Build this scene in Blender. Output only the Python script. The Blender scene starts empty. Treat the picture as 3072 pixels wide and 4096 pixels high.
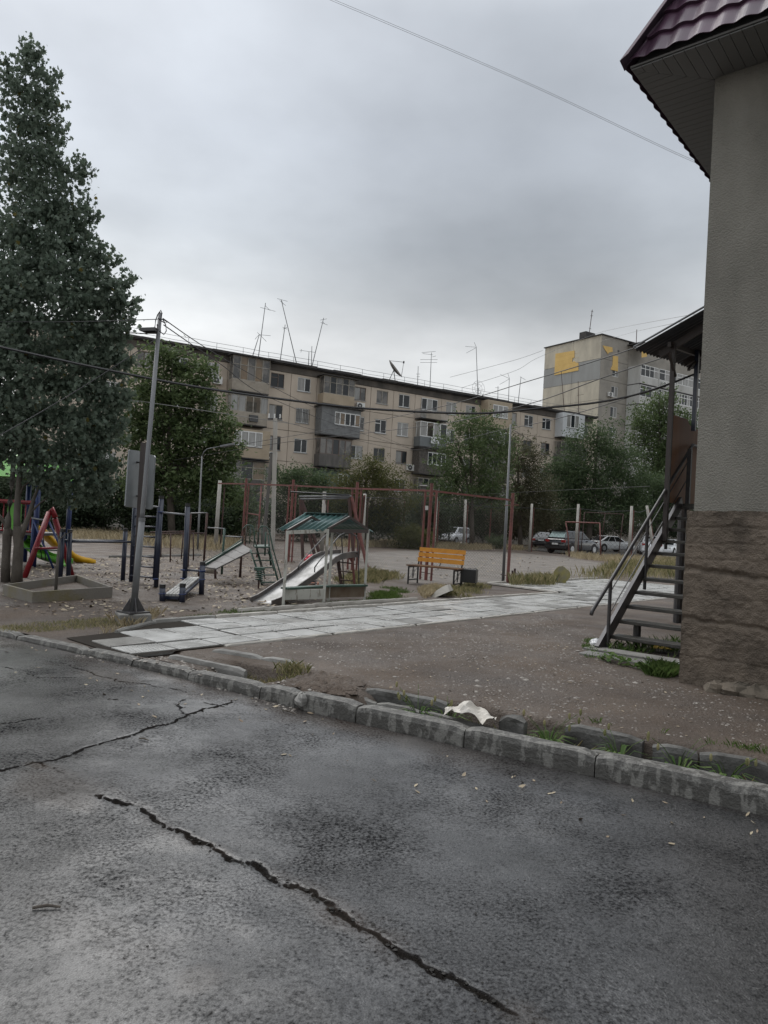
import bpy, bmesh, math, random
import numpy as np
from mathutils import Vector, Matrix
random.seed(7); RNG = np.random.default_rng(11)
S = bpy.context.scene; COL = S.collection
rad = math.radians

# ---------------------------------------------------------------- camera, sky, sun, exposure
F, H = 2900.0, 1.45
PITCH, ROLL = math.atan(46/2900), rad(3.2)
_f = Vector((0, math.cos(PITCH), math.sin(PITCH)))
_r0, _u0 = Vector((1, 0, 0)), Vector((0, -math.sin(PITCH), math.cos(PITCH)))
_r = _r0*math.cos(ROLL)+_u0*math.sin(ROLL); _u = _u0*math.cos(ROLL)-_r0*math.sin(ROLL)
cd = bpy.data.cameras.new('camera'); cam = bpy.data.objects.new('camera', cd); COL.objects.link(cam)
cd.sensor_fit = 'HORIZONTAL'; cd.sensor_width = 36; cd.lens = 36*F/3072
cd.clip_start = .05; cd.clip_end = 2000
cam.matrix_world = Matrix(((_r.x, _u.x, -_f.x, 0), (_r.y, _u.y, -_f.y, 0), (_r.z, _u.z, -_f.z, H), (0, 0, 0, 1)))
S.camera = cam
try: S.cycles.max_bounces = 12; S.cycles.diffuse_bounces = 6; S.cycles.transmission_bounces = 8
except Exception: pass
S.view_settings.view_transform = 'Standard'; S.view_settings.look = 'None'
S.view_settings.exposure = .46; S.view_settings.gamma = 1; S.view_settings.use_curve_mapping = False

W = bpy.data.worlds.new('World'); S.world = W; W.use_nodes = True
nt = W.node_tree; N = nt.nodes; Lk = nt.links; N.clear()
def wn(t, **k):
    x = N.new(t)
    for a, b in k.items(): setattr(x, a, b)
    return x
SUN_EL, SUN_AZ = rad(46), rad(-34)
out = wn('ShaderNodeOutputWorld'); mixs = wn('ShaderNodeMixShader'); mixs.inputs[0].default_value = .93
sky = wn('ShaderNodeTexSky', sky_type='NISHITA', sun_disc=False); sky.sun_elevation = SUN_EL; sky.sun_rotation = SUN_AZ
bg1 = wn('ShaderNodeBackground'); bg1.inputs[1].default_value = .1; Lk.new(sky.outputs[0], bg1.inputs[0])
tc = wn('ShaderNodeTexCoord'); sep = wn('ShaderNodeSeparateXYZ'); Lk.new(tc.outputs['Generated'], sep.inputs[0])
# cloud deck: directions projected on to a flat layer, so that clouds shrink towards the horizon
zz = wn('ShaderNodeMath', operation='MAXIMUM'); zz.inputs[1].default_value = 0; Lk.new(sep.outputs[2], zz.inputs[0])
za = wn('ShaderNodeMath', operation='ADD'); za.inputs[1].default_value = .22; Lk.new(zz.outputs[0], za.inputs[0])
dv = wn('ShaderNodeVectorMath', operation='DIVIDE'); cb = wn('ShaderNodeCombineXYZ')
for i in range(3): Lk.new(za.outputs[0], cb.inputs[i])
Lk.new(tc.outputs['Generated'], dv.inputs[0]); Lk.new(cb.outputs[0], dv.inputs[1])
n1 = wn('ShaderNodeTexNoise'); n1.inputs['Scale'].default_value = .62; n1.inputs['Detail'].default_value = 6; n1.inputs['Roughness'].default_value = .48
mp = wn('ShaderNodeMapping'); mp.inputs['Location'].default_value = (2.15, .35, 3.1); Lk.new(dv.outputs[0], mp.inputs[0]); Lk.new(mp.outputs[0], n1.inputs[0])
n2 = wn('ShaderNodeTexNoise'); n2.inputs['Scale'].default_value = 2.6; n2.inputs['Detail'].default_value = 7; n2.inputs['Roughness'].default_value = .5
Lk.new(mp.outputs[0], n2.inputs[0])
# overcast deck by elevation: pale band low down, greyer deck above, brighter again towards the zenith
el = wn('ShaderNodeValToRGB'); Lk.new(zz.outputs[0], el.inputs[0]); er = el.color_ramp
er.elements[0].position = 0; er.elements[0].color = (.80, .81, .80, 1)
er.elements[1].position = 1; er.elements[1].color = (1.15, 1.18, 1.22, 1)
for p, c in ((.14, (.84, .845, .83)), (.235, (.74, .748, .745)), (.295, (.50, .52, .532)), (.36, (.41, .436, .462)), (.46, (.43, .46, .50)), (.58, (.46, .49, .53)), (.78, (1.0, 1.03, 1.07))):
    q = er.elements.new(p); q.color = (*c, 1)
r1 = wn('ShaderNodeMapRange'); r1.inputs[1].default_value = .3; r1.inputs[2].default_value = .72; r1.inputs[3].default_value = .76; r1.inputs[4].default_value = 1.32
Lk.new(n1.outputs[0], r1.inputs[0])
r2 = wn('ShaderNodeMapRange'); r2.inputs[1].default_value = .3; r2.inputs[2].default_value = .7; r2.inputs[3].default_value = .87; r2.inputs[4].default_value = 1.13
Lk.new(n2.outputs[0], r2.inputs[0])
mm = wn('ShaderNodeMath', operation='MULTIPLY'); Lk.new(r1.outputs[0], mm.inputs[0]); Lk.new(r2.outputs[0], mm.inputs[1])
# the deck is thinner and brighter round the hidden sun
sd3 = wn('ShaderNodeVectorMath', operation='DOT_PRODUCT'); sd3.inputs[1].default_value = (math.sin(SUN_AZ)*math.cos(SUN_EL), math.cos(SUN_AZ)*math.cos(SUN_EL), math.sin(SUN_EL)); Lk.new(tc.outputs['Generated'], sd3.inputs[0])
glow = wn('ShaderNodeMapRange'); glow.interpolation_type = 'SMOOTHSTEP'; glow.inputs[1].default_value = .72; glow.inputs[2].default_value = 1; glow.inputs[3].default_value = .86; glow.inputs[4].default_value = 1.32; Lk.new(sd3.outputs['Value'], glow.inputs[0])
m3 = wn('ShaderNodeMath', operation='MULTIPLY'); Lk.new(mm.outputs[0], m3.inputs[0]); Lk.new(glow.outputs[0], m3.inputs[1])
bg2 = wn('ShaderNodeBackground'); Lk.new(el.outputs[0], bg2.inputs[0]); Lk.new(m3.outputs[0], bg2.inputs[1])
Lk.new(bg1.outputs[0], mixs.inputs[1]); Lk.new(bg2.outputs[0], mixs.inputs[2]); Lk.new(mixs.outputs[0], out.inputs[0])

sd = bpy.data.lights.new('sun', 'SUN'); so = bpy.data.objects.new('sun', sd); COL.objects.link(so)
sd.energy = 1.25; sd.angle = rad(45); sd.color = (1, .97, .93)
sdir = Vector((math.sin(SUN_AZ)*math.cos(SUN_EL), math.cos(SUN_AZ)*math.cos(SUN_EL), math.sin(SUN_EL)))
so.rotation_euler = sdir.to_track_quat('Z', 'Y').to_euler()

# ---------------------------------------------------------------- measuring: photo pixel -> place on the ground / at a depth
ZS = dict(Z1=(0,1800,800/1659), Z2=(500,1850,600/1659), Z3=(900,1850,600/1659), Z4=(1400,1850,600/1659), Z5=(1900,1850,600/1659), Z6=(2300,1850,772/1659),
          Z7=(400,1150,800/1659), Z8=(1100,1150,800/1659), Y1=(1800,1250,600/1659), Y2=(2100,1200,700/1659), Y3=(2450,0,622/1529), Y4=(2500,1200,572/1406),
          Y5=(2300,2400,772/1659), Y6=(1000,2500,1400/1659), Y7=(0,2300,1200/1659), W1=(0,1750,400/1475), V=(0,0,1))
def ray(k, x, y):
    a, b, q = ZS[k]; x = a+x*q; y = b+y*q
    return _f+_r*((x-1536)/F)-_u*((y-2048)/F)
CAMP = Vector((0, 0, H))
def G(k, x, y, z=0.0):
    d = ray(k, x, y); return CAMP+d*((z-H)/d.z)
def D(k, x, y, Y):
    d = ray(k, x, y); return CAMP+d*(Y/d.y)
def lerp(a, b, t): return a+(b-a)*t

# ---------------------------------------------------------------- materials
MATS = {}
def mat(name, c, rough=.75, c2=None, scale=4., contrast=(.35, .65), bump=0., bscale=60., metal=0., streak=1., spec=.5, island=False, rough2=None, coat=0., trans=0., bdet=4.):
    m = bpy.data.materials.new(name); m.use_nodes = True; MATS[name] = m
    t = m.node_tree; b = t.nodes['Principled BSDF']
    b.inputs['Base Color'].default_value = (*c, 1); b.inputs['Roughness'].default_value = rough; b.inputs['Metallic'].default_value = metal
    b.inputs['Specular IOR Level'].default_value = spec; b.inputs['Coat Weight'].default_value = coat; b.inputs['Coat Roughness'].default_value = .08
    if trans: b.inputs['Transmission Weight'].default_value = trans
    g = t.nodes.new('ShaderNodeNewGeometry'); src = g.outputs['Position']
    if streak != 1:
        v = t.nodes.new('ShaderNodeMapping'); v.inputs['Scale'].default_value = (1, 1, streak); t.links.new(src, v.inputs[0]); sv = v.outputs[0]
    else: sv = src
    if c2:
        mx = t.nodes.new('ShaderNodeMix'); mx.data_type = 'RGBA'; mx.inputs[6].default_value = (*c, 1); mx.inputs[7].default_value = (*c2, 1)
        if island: t.links.new(g.outputs['Random Per Island'], mx.inputs[0]); fac = g.outputs['Random Per Island']
        else:
            n = t.nodes.new('ShaderNodeTexNoise'); n.inputs['Scale'].default_value = scale; n.inputs['Detail'].default_value = 8; n.inputs['Roughness'].default_value = .62
            t.links.new(sv, n.inputs[0]); r = t.nodes.new('ShaderNodeMapRange'); r.inputs[1].default_value, r.inputs[2].default_value = contrast
            t.links.new(n.outputs[0], r.inputs[0]); t.links.new(r.outputs[0], mx.inputs[0]); fac = r.outputs[0]
        t.links.new(mx.outputs[2], b.inputs['Base Color'])
        if rough2 is not None:
            rr = t.nodes.new('ShaderNodeMapRange'); rr.inputs[3].default_value = rough; rr.inputs[4].default_value = rough2
            t.links.new(fac, rr.inputs[0]); t.links.new(rr.outputs[0], b.inputs['Roughness'])
    if bump:
        n = t.nodes.new('ShaderNodeTexNoise'); n.inputs['Scale'].default_value = bscale; n.inputs['Detail'].default_value = bdet; n.inputs['Roughness'].default_value = .6
        t.links.new(src, n.inputs[0]); bp = t.nodes.new('ShaderNodeBump'); bp.inputs['Strength'].default_value = min(1, bump); bp.inputs['Distance'].default_value = .02*max(1, bump)
        t.links.new(n.outputs[0], bp.inputs['Height']); t.links.new(bp.outputs[0], b.inputs['Normal'])
    return m
def leafmat(name, c, c2, sp=.18):
    m = mat(name, c, .6, c2, island=True, spec=sp); t = m.node_tree; b = t.nodes['Principled BSDF']
    tr = t.nodes.new('ShaderNodeBsdfTranslucent'); ms = t.nodes.new('ShaderNodeMixShader'); ms.inputs[0].default_value = .42
    t.links.new(b.inputs['Base Color'].links[0].from_socket, tr.inputs[0]); o = t.nodes['Material Output']
    t.links.new(b.outputs[0], ms.inputs[1]); t.links.new(tr.outputs[0], ms.inputs[2]); t.links.new(ms.outputs[0], o.inputs[0]); return m
M = MATS
mat('concrete', (.24, .235, .22), .8, (.14, .135, .125), 2.5, bump=.4, bscale=45)
mat('concrete_pale', (.42, .40, .36), .8, (.28, .265, .24), 2, bump=.3, bscale=30, streak=.4)
mat('kerb', (.066, .063, .057), .5, (.165, .16, .147), 13, (.5, .57), bump=.6, bscale=45, streak=.38, rough2=.75)
mat('ditch', (.12, .118, .11), .7, (.04, .038, .034), 4, bump=.5, bscale=30)
mat('ditch_top', (.17, .165, .15), .7, (.09, .086, .078), 5, bump=.5, bscale=40)
mat('slab', (.42, .42, .405), .36, (.3, .295, .28), 2.2, bump=.12, bscale=70, rough2=.22)
mat('slab_damp', (.22, .215, .2), .45, (.13, .125, .115), 5, bump=.3, bscale=60, rough2=.3)
mat('planter', (.16, .147, .127), .85, (.14, .118, .05), 1.3, (.5, .7), bump=.4, bscale=35)
mat('stucco', (.29, .275, .238), .95, (.185, .175, .15), 1.0, (.36, .64), bump=1.5, bscale=58, bdet=4, streak=.5)
mat('plinth', (.205, .165, .128), .95, (.1, .08, .062), 2.6, (.36, .64), bump=1.6, bscale=60, bdet=8)
mat('plum_metal', (.085, .042, .07), .36, (.06, .034, .052), 3, spec=.4)
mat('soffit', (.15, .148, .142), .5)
mat('dark_steel', (.03, .03, .036), .45, (.05, .045, .042), 9, bump=.15, bscale=80)
mat('stringer_paint', (.085, .08, .088), .4, (.05, .046, .048), 6)
mat('tread', (.03, .028, .025), .5, (.065, .06, .052), 7, bump=.4, bscale=50, rough2=.28)
mat('plywood', (.27, .115, .045), .6, (.17, .07, .03), 2.4, streak=.3)
mat('canopy_sheet', (.05, .055, .065), .6, (.03, .03, .033), 3)
mat('tin', (.32, .33, .34), .4, (.2, .2, .2), 5, metal=.6)
mat('galv', (.17, .175, .18), .45, (.12, .122, .125), 5, metal=.2, streak=.3)
mat('grey_paint', (.19, .2, .215), .4, (.14, .145, .15), 4)
mat('sign_back', (.22, .235, .24), .5, (.16, .172, .176), 1.5)
mat('brown_steel', (.035, .025, .022), .5)
mat('navy', (.012, .017, .035), .35, (.018, .024, .045), 7, coat=.15)
mat('blue_paint', (.012, .026, .1), .35)
mat('black_cap', (.012, .012, .012), .5)
mat('white_spot', (.55, .55, .53), .5)
mat('red_paint', (.25, .012, .02), .4, (.16, .01, .015), 6)
mat('rust_red', (.185, .065, .055), .65, (.11, .045, .038), 8, (.4, .65), bump=.15)
mat('rust', (.075, .035, .028), .75, (.04, .025, .022), 9)
mat('yellow_plastic', (.72, .40, .012), .35)
mat('green_plastic', (.08, .29, .02), .4)
mat('green_paint', (.018, .07, .045), .45, (.03, .05, .04), 10)
mat('ramp_board', (.11, .105, .1), .6, (.06, .055, .05), 4)
mat('chute_steel', (.3, .3, .3), .45, (.15, .145, .135), 3, (.4, .7), metal=.45, rough2=.6)
mat('chute_side', (.07, .065, .065), .5, (.13, .11, .1), 7)
mat('chipped_white', (.42, .42, .38), .6, (.22, .2, .17), 14, (.55, .62), streak=.3)
mat('green_tin', (.06, .125, .12), .22, (.08, .15, .145), 2, spec=.9)
mat('under_tin', (.2, .2, .2), .5)
mat('old_board', (.2, .17, .13), .7, (.12, .08, .05), 3, streak=.6)
mat('bench_wood', (.60, .27, .035), .4, (.45, .17, .02), 9, (.5, .7))
mat('bench_seat', (.13, .07, .035), .35, (.09, .045, .025), 6)
mat('black_iron', (.012, .012, .013), .4)
mat('chain', (.13, .125, .115), .7)
mat('facade', (.53, .455, .375), .9, (.44, .375, .305), .6, bump=.2, bscale=12, streak=.5)
mat('joint_fill', (.17, .145, .12), .95)
mat('tar', (.035, .034, .036), .85, (.06, .055, .05), 1.5)
mat('frame_white', (.72, .73, .72), .5, (.6, .6, .58), 3)
mat('frame_old', (.34, .32, .28), .7, (.2, .18, .15), 3)
mat('frame_dark', (.13, .1, .085), .7)
mat('glass', (.022, .026, .03), .08, spec=.35)
mat('glass_old', (.055, .055, .055), .15, (.14, .13, .12), 1.3, (.45, .55), spec=.6)
mat('glass_curtain', (.3, .3, .29), .15, (.18, .175, .165), 2.4, spec=.6, streak=.15)
mat('glass_brown', (.2, .14, .085), .15, (.12, .09, .06), 1.2)
mat('siding_tan', (.43, .355, .26), .6, (.35, .285, .205), 1)
mat('siding_grey', (.38, .34, .28), .65, (.27, .235, .195), 1.4)
mat('shingle_grey', (.2, .205, .205), .7, (.14, .143, .145), 3)
mat('shingle_dark', (.135, .12, .105), .8, (.06, .053, .047), 5)
mat('sheet_grey', (.15, .165, .17), .5, (.12, .13, .132), 1)
mat('panel_white', (.55, .57, .585), .5, (.46, .475, .48), 1)
mat('wood_grey', (.14, .13, .12), .85, (.08, .075, .07), 3, streak=.2)
mat('green_board', (.1, .14, .125), .7, (.06, .08, .07), 2)
mat('gable', (.52, .475, .38), .9, (.38, .345, .28), .8, bump=.2, bscale=8, streak=.35)
mat('gable_grey', (.3, .305, .295), .9, (.255, .255, .245), .6, streak=.35)
mat('panel_grey', (.33, .305, .265), .9, (.23, .215, .19), .5)
mat('parapet_grey', (.5, .5, .48), .85, (.36, .355, .335), .7, streak=.3)
mat('yellow_foam', (.66, .45, .16), .85, (.58, .385, .13), 1); mat('yellow_joint', (.5, .34, .115), .9); mat('cap_metal', (.075, .05, .068), .75, spec=.15); mat('eave_shade', (.13, .112, .095), .9, (.06, .054, .048), .8, streak=.5)
mat('ac_white', (.62, .62, .6), .45); mat('ac_dark', (.06, .06, .06), .5)
mat('car_silver', (.55, .56, .58), .3, coat=.5); mat('car_black', (.012, .013, .016), .15, coat=.8); mat('car_white', (.75, .76, .77), .25, coat=.6)
mat('car_glass', (.015, .018, .02), .05, spec=.8); mat('car_glass_pale', (.33, .42, .41), .12); mat('tyre', (.02, .02, .02), .8); mat('rim', (.4, .41, .42), .3, metal=.7)
mat('lamp_red', (.3, .02, .02), .2); mat('lamp_clear', (.6, .6, .58), .15); mat('plate', (.7, .7, .68), .4)
mat('bark', (.055, .046, .038), .95, (.11, .095, .078), 6, bump=.8, bscale=25, streak=.35)
mat('bark_pale', (.12, .108, .092), .9, (.075, .066, .056), 5, bump=.4, bscale=20, streak=.4)
leafmat('leaf_maple', (.075, .108, .075), (.165, .205, .155), .4)
leafmat('leaf_yellowing', (.13, .105, .025), (.09, .085, .03))
leafmat('leaf_locust', (.065, .098, .04), (.13, .17, .075))
leafmat('leaf_dark', (.036, .052, .032), (.068, .092, .052))
leafmat('leaf_olive', (.062, .072, .026), (.125, .125, .045))
leafmat('leaf_elm', (.052, .082, .04), (.105, .14, .068))
leafmat('leaf_brown', (.065, .068, .038), (.11, .105, .06))
leafmat('grass_green', (.075, .13, .03), (.14, .2, .06)); leafmat('grass_dry', (.46, .38, .24), (.62, .54, .38)); leafmat('grass_mixed', (.16, .18, .07), (.5, .43, .26))
leafmat('weed_green', (.07, .13, .035), (.15, .21, .07))
mat('fallen', (.34, .29, .2), .7, (.14, .095, .06), island=True)
mat('pebble', (.25, .23, .205), .7, (.075, .062, .052), island=True); mat('grit', (.05, .048, .045), .8, (.025, .024, .022), island=True, spec=.1)
mat('wire', (.012, .012, .013), .6); mat('wire_pale', (.22, .22, .21), .6)
mat('cardboard', (.56, .53, .48), .8, (.45, .42, .37), 6); mat('bag', (.7, .71, .72), .4); mat('stone_moss', (.26, .235, .08), .9, (.2, .185, .14), 4, bump=.5, bscale=30)
mat('pink_red', (.5, .02, .045), .35); mat('board_pale', (.2, .19, .168), .8, (.14, .13, .11), 3); mat('terracotta', (.3, .14, .09), .8); mat('laundry', (.6, .6, .62), .8); mat('rock', (.14, .115, .088), .9, (.065, .055, .042), 5, bump=.8, bscale=14)
mat('foam_dirt', (.028, .024, .02), .95, spec=.1); mat('yellow_wrap', (.6, .42, .1), .5)

# ---------------------------------------------------------------- mesh helpers
class MB:
    def __init__(s): s.v = []; s.f = []
    def add(s, vs, fs):
        o = len(s.v); s.v += [tuple(p) for p in vs]; s.f += [tuple(i+o for i in q) for q in fs]; return s
    def hexa(s, p):     # 8 corners: bottom ring 0-3, top ring 4-7
        return s.add(p, [(3,2,1,0), (4,5,6,7), (0,1,5,4), (1,2,6,5), (2,3,7,6), (3,0,4,7)])
    def frame(s, o, ax, ay, az, x0, x1, y0, y1, z0, z1):   # box in a frame of three vectors
        o = Vector(o); P = lambda x, y, z: o+ax*x+ay*y+az*z
        return s.hexa([P(x0,y0,z0), P(x1,y0,z0), P(x1,y1,z0), P(x0,y1,z0), P(x0,y0,z1), P(x1,y0,z1), P(x1,y1,z1), P(x0,y1,z1)])
    def box(s, c, d, rz=0):
        ax = Vector((math.cos(rz), math.sin(rz), 0)); ay = Vector((-math.sin(rz), math.cos(rz), 0))
        return s.frame(c, ax, ay, Vector((0,0,1)), -d[0]/2, d[0]/2, -d[1]/2, d[1]/2, -d[2]/2, d[2]/2)
    def bar(s, a, b, w, h, up=(0,0,1)):
        a, b = Vector(a), Vector(b); d = (b-a).normalized(); x = d.cross(Vector(up))
        if x.length < 1e-4: x = d.cross(Vector((1,0,0)))
        x.normalize(); y = x.cross(d); x *= w/2; y *= h/2
        return s.hexa([a-x-y, a+x-y, a+x+y, a-x+y, b-x-y, b+x-y, b+x+y, b-x+y])
    def tube(s, pts, r, n=8, cap=True):
        pts = [Vector(p) for p in pts]; k = len(pts); rs = r if isinstance(r, (list, tuple)) else [r]*k; vs = []; fs = []
        for i, p in enumerate(pts):
            d = (pts[min(i+1, k-1)]-pts[max(i-1, 0)]).normalized(); x = d.cross(Vector((0,0,1)))
            if x.length < .05: x = d.cross(Vector((1,0,0)))
            x.normalize(); y = x.cross(d)
            for j in range(n): a = 2*math.pi*j/n; vs.append(p+(x*math.cos(a)+y*math.sin(a))*rs[i])
        for i in range(k-1):
            for j in range(n): fs.append((i*n+j, i*n+(j+1)%n, (i+1)*n+(j+1)%n, (i+1)*n+j))
        if cap: fs += [tuple(range(n))[::-1], tuple(range((k-1)*n, k*n))]
        return s.add(vs, fs)
    def prism(s, poly, h):   # poly: list of points, h: offset vector
        n = len(poly); h = Vector(h); vs = [Vector(p) for p in poly]; vs += [p+h for p in vs]
        return s.add(vs, [tuple(range(n))[::-1], tuple(range(n, 2*n))]+[(i, (i+1)%n, n+(i+1)%n, n+i) for i in range(n)])
    def sphere(s, c, r, n=10, m=7, jit=0):
        c = Vector(c); r = r if isinstance(r, (tuple, list)) else (r, r, r); vs = []; fs = []
        for i in range(m+1):
            for j in range(n):
                t = math.pi*i/m; a = 2*math.pi*j/n; q = 1+random.uniform(-jit, jit)
                vs.append(c+Vector((r[0]*math.sin(t)*math.cos(a), r[1]*math.sin(t)*math.sin(a), r[2]*math.cos(t)))*q)
        for i in range(m):
            for j in range(n): fs.append((i*n+j, (i+1)*n+j, (i+1)*n+(j+1)%n, i*n+(j+1)%n))
        return s.add(vs, fs)
    def build(s, name, m, parent=None, smooth=False, bevel=0, kind=None):
        me = bpy.data.meshes.new(name); o0 = wloc(parent) if parent else Vector()
        me.from_pydata([tuple(Vector(p)-o0) for p in s.v], [], s.f)
        bm = bmesh.new(); bm.from_mesh(me); bmesh.ops.recalc_face_normals(bm, faces=bm.faces); bm.to_mesh(me); bm.free()
        return fin(name, me, m, parent, smooth, bevel, kind)
def wloc(o):
    v = Vector()
    while o: v += o.location; o = o.parent
    return v
def fin(name, me, m, parent=None, smooth=False, bevel=0, kind=None):
    me.materials.append(M[m] if isinstance(m, str) else m)
    if smooth: me.polygons.foreach_set('use_smooth', [True]*len(me.polygons))
    o = bpy.data.objects.new(name, me); COL.objects.link(o)
    if parent: o.parent = parent
    if bevel:
        b = o.modifiers.new('bevel', 'BEVEL'); b.width = bevel; b.segments = 2; b.limit_method = 'ANGLE'
    if kind: o['kind'] = kind
    return o
def tag(o, label, cat, group=None, kind=None):
    if label: o['label'] = label
    if cat: o['category'] = cat
    if group: o['group'] = group
    if kind: o['kind'] = kind
    return o
def thing(name, loc, label, cat, group=None):
    o = bpy.data.objects.new(name, None); COL.objects.link(o); o.location = loc; o.empty_display_size = .2
    return tag(o, label, cat, group)
def structure(o): o['kind'] = 'structure'; return o
def npmesh(name, V, faces, m, parent=None, kind=None, smooth=False):  # faces: int array (n,k)
    me = bpy.data.meshes.new(name); o0 = np.array(wloc(parent) if parent else (0,0,0)); V = np.asarray(V, float)-o0
    n, k = faces.shape; me.vertices.add(len(V)); me.vertices.foreach_set('co', V.ravel())
    me.loops.add(n*k); me.loops.foreach_set('vertex_index', faces.ravel().astype(np.int32))
    me.polygons.add(n); me.polygons.foreach_set('loop_start', np.arange(0, n*k, k, dtype=np.int32)); me.update(calc_edges=True)
    return fin(name, me, m, parent, smooth, 0, kind)
def dup(o, parent=None):
    c = o.copy(); COL.objects.link(c)
    if parent: c.parent = parent
    for ch in o.children: dup(ch, c)
    return c
def arc(a, b, c, n=8):   # quadratic curve through three points
    a, b, c = Vector(a), Vector(b), Vector(c); q = b*2-(a+c)/2
    return [a*(1-t)**2+q*2*t*(1-t)+c*t*t for t in [i/n for i in range(n+1)]]
def vnoise(x, y, seed=0):   # smooth value noise, numpy
    x = np.asarray(x, float); y = np.asarray(y, float); xi = np.floor(x).astype(int); yi = np.floor(y).astype(int); fx = x-xi; fy = y-yi
    h = lambda a, b: np.abs(np.sin(a*127.1+b*311.7+seed*74.7)*43758.5453) % 1
    fx = fx*fx*(3-2*fx); fy = fy*fy*(3-2*fy)
    return (h(xi,yi)*(1-fx)+h(xi+1,yi)*fx)*(1-fy)+(h(xi,yi+1)*(1-fx)+h(xi+1,yi+1)*fx)*fy
def fbm(x, y, seed=0, o=4):
    s = 0; a = .5
    for i in range(o): s = s+a*vnoise(x*2**i, y*2**i, seed+i); a *= .5
    return s
def sm(a, b, x): t = np.clip((x-a)/(b-a), 0, 1); return t*t*(3-2*t)
# ---------------------------------------------------------------- ground, road, kerb, ditch, path
K0 = Vector((2.37, 4.33, 0)); EK = Vector((-.8637, .504, 0)); NK = Vector((.504, .8637, 0))
def K(t, d, z=0.): return K0+EK*t+NK*d+Vector((0, 0, z))
def TD(p): q = Vector((p[0], p[1], 0))-K0; return q.dot(EK), q.dot(NK)
def road_z(t): return -.155+.095*sm(1.5, 7.0, t)
def segdist(X, Y, pts):
    best = np.full(X.shape, 1e9)
    for a, b in zip(pts[:-1], pts[1:]):
        dx, dy = b[0]-a[0], b[1]-a[1]; L2 = dx*dx+dy*dy+1e-9
        u = np.clip(((X-a[0])*dx+(Y-a[1])*dy)/L2, 0, 1); best = np.minimum(best, np.hypot(X-a[0]-u*dx, Y-a[1]-u*dy))
    return best
def grid(ts, ds, zf):
    T, Dd = np.meshgrid(np.array(ts), np.array(ds), indexing='ij'); X = K0.x+EK.x*T+NK.x*Dd; Y = K0.y+EK.y*T+NK.y*Dd
    n, m = T.shape; i = np.arange((n-1)*(m-1)); r = i//(m-1)*m+i % (m-1)
    return T, Dd, X, Y, np.stack([r, r+m, r+m+1, r+1], 1)
def rd(x, y): p = G('V', x*.9259, 2500+y*.9259, -.14); return TD(p)
def rd2(x, y): p = G('V', 1536+x*.9259, 2900+y*.9259, -.15); return TD(p)
crackA = [rd(*p) for p in ((0,650),(200,600),(400,535),(600,480),(750,430),(880,375),(1000,345))]
crackB = [rd(*p) for p in ((170,615),(240,650),(330,700),(480,745),(610,805),(700,862),(800,892),(900,930),(980,1000),(1100,1025),(1200,1080),(1350,1140),(1450,1200),(1520,1260),(1640,1330))]+[rd2(*p) for p in ((60,980),(200,1060),(350,1120),(480,1200),(620,1285),(900,1440))]
crackC = [[rd(*p) for p in q] for q in (((230,190),(370,228),(520,270),(640,280),(790,310)), ((780,340),(790,390),(840,402)), ((870,350),(960,365)), ((0,215),(200,260),(330,255)), ((550,1650),(640,1600),(760,1505)), ((100,1590),(230,1480)), ((-100,460),(80,440),(170,425)), ((820,1720),(940,1660)))]
ts = np.arange(-3.2, 10.5, .019); ds = np.arange(-5.6, 0.001, .019)
T, Dd, X, Y, FQ = grid(ts, ds, None)
wob = (fbm(T*5, Dd*5, 3)-.47)*.14+(fbm(T*17, Dd*17, 13)-.47)*.05+(fbm(T*48, Dd*48, 14, 2)-.37)*.035
dA = segdist(T+wob, Dd+wob, crackA); dB = segdist(T+wob*1.6, Dd+wob, crackB); dC = np.min([segdist(T+wob, Dd-wob, c) for c in crackC], 0)
ragged = .15+1.7*fbm(T*8, Dd*8, 8)
gro = np.maximum.reduce([.8*(1-sm(.002, .02, dA)), (1-sm(.002, .022, dB/ragged))*(.12+.88*sm(.36, .52, fbm(T*3.6, Dd*3.6, 17))), .45*(1-sm(.002, .02, dC))*sm(.36, .52, fbm(T*3, Dd*3, 27))])
gro2 = np.maximum.reduce([gro, (.75*(1-sm(.0, .024, dB/ragged)))*(.05+.95*sm(.36, .52, fbm(T*3.6, Dd*3.6, 17))), .8*(1-sm(.003, .02, dA))*(.3+.7*sm(.34, .5, fbm(T*4, Dd*4, 47)))])
Zr = road_z(T)-.006*gro+.012*(fbm(T*.9, Dd*.9, 5)-.5)*2+.006*(fbm(T*6, Dd*6, 2)-.5)
Zr += .012*sm(0, .25, segdist(T, Dd, crackB))*((T*0+1)*(sm(-.2, .2, wob)))*0
def blob(x, y, rt, rdd, s=1):
    t, d = rd(x, y); return s*(1-sm(.35, 1.15, np.hypot((T-t)/rt, (Dd-d)/rdd)+(fbm(T*4, Dd*4, 9)-.5)*1.1))
dirt = np.maximum.reduce([blob(250, 715, .38, .22, .8), blob(340, 770, .2, .12, .7), blob(480, 245, .5, .22, .9), blob(170, 625, .14, .06), blob(940, 950, .16, .06, .8), blob(850, 1500, .09, .1, .8), blob(1480, 1240, .16, .1, .8), blob(430, 1340, 0.5, .2, .25),
                          .9*(1-sm(.03, .5, -Dd+.0+(fbm(T*3, Dd*3, 4)-.55)*.9))*sm(.8, 2.5, T), .55*(1-sm(.0, .12, -Dd+(fbm(T*7, Dd*7, 4)-.5)*.15)), .6*(1-sm(.03, .14, dB/ragged))*sm(.35, .6, fbm(T*2, Dd*2, 77))])
Zr += .004*dirt
V1 = np.stack([X, Y, Zr], -1).reshape(-1, 3)
big = [K(-60, -14, -.2), K(70, -14, -.2), K(70, .02, -.2), K(-60, .02, -.2)]
me = bpy.data.meshes.new('road'); n0 = len(V1)
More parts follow.
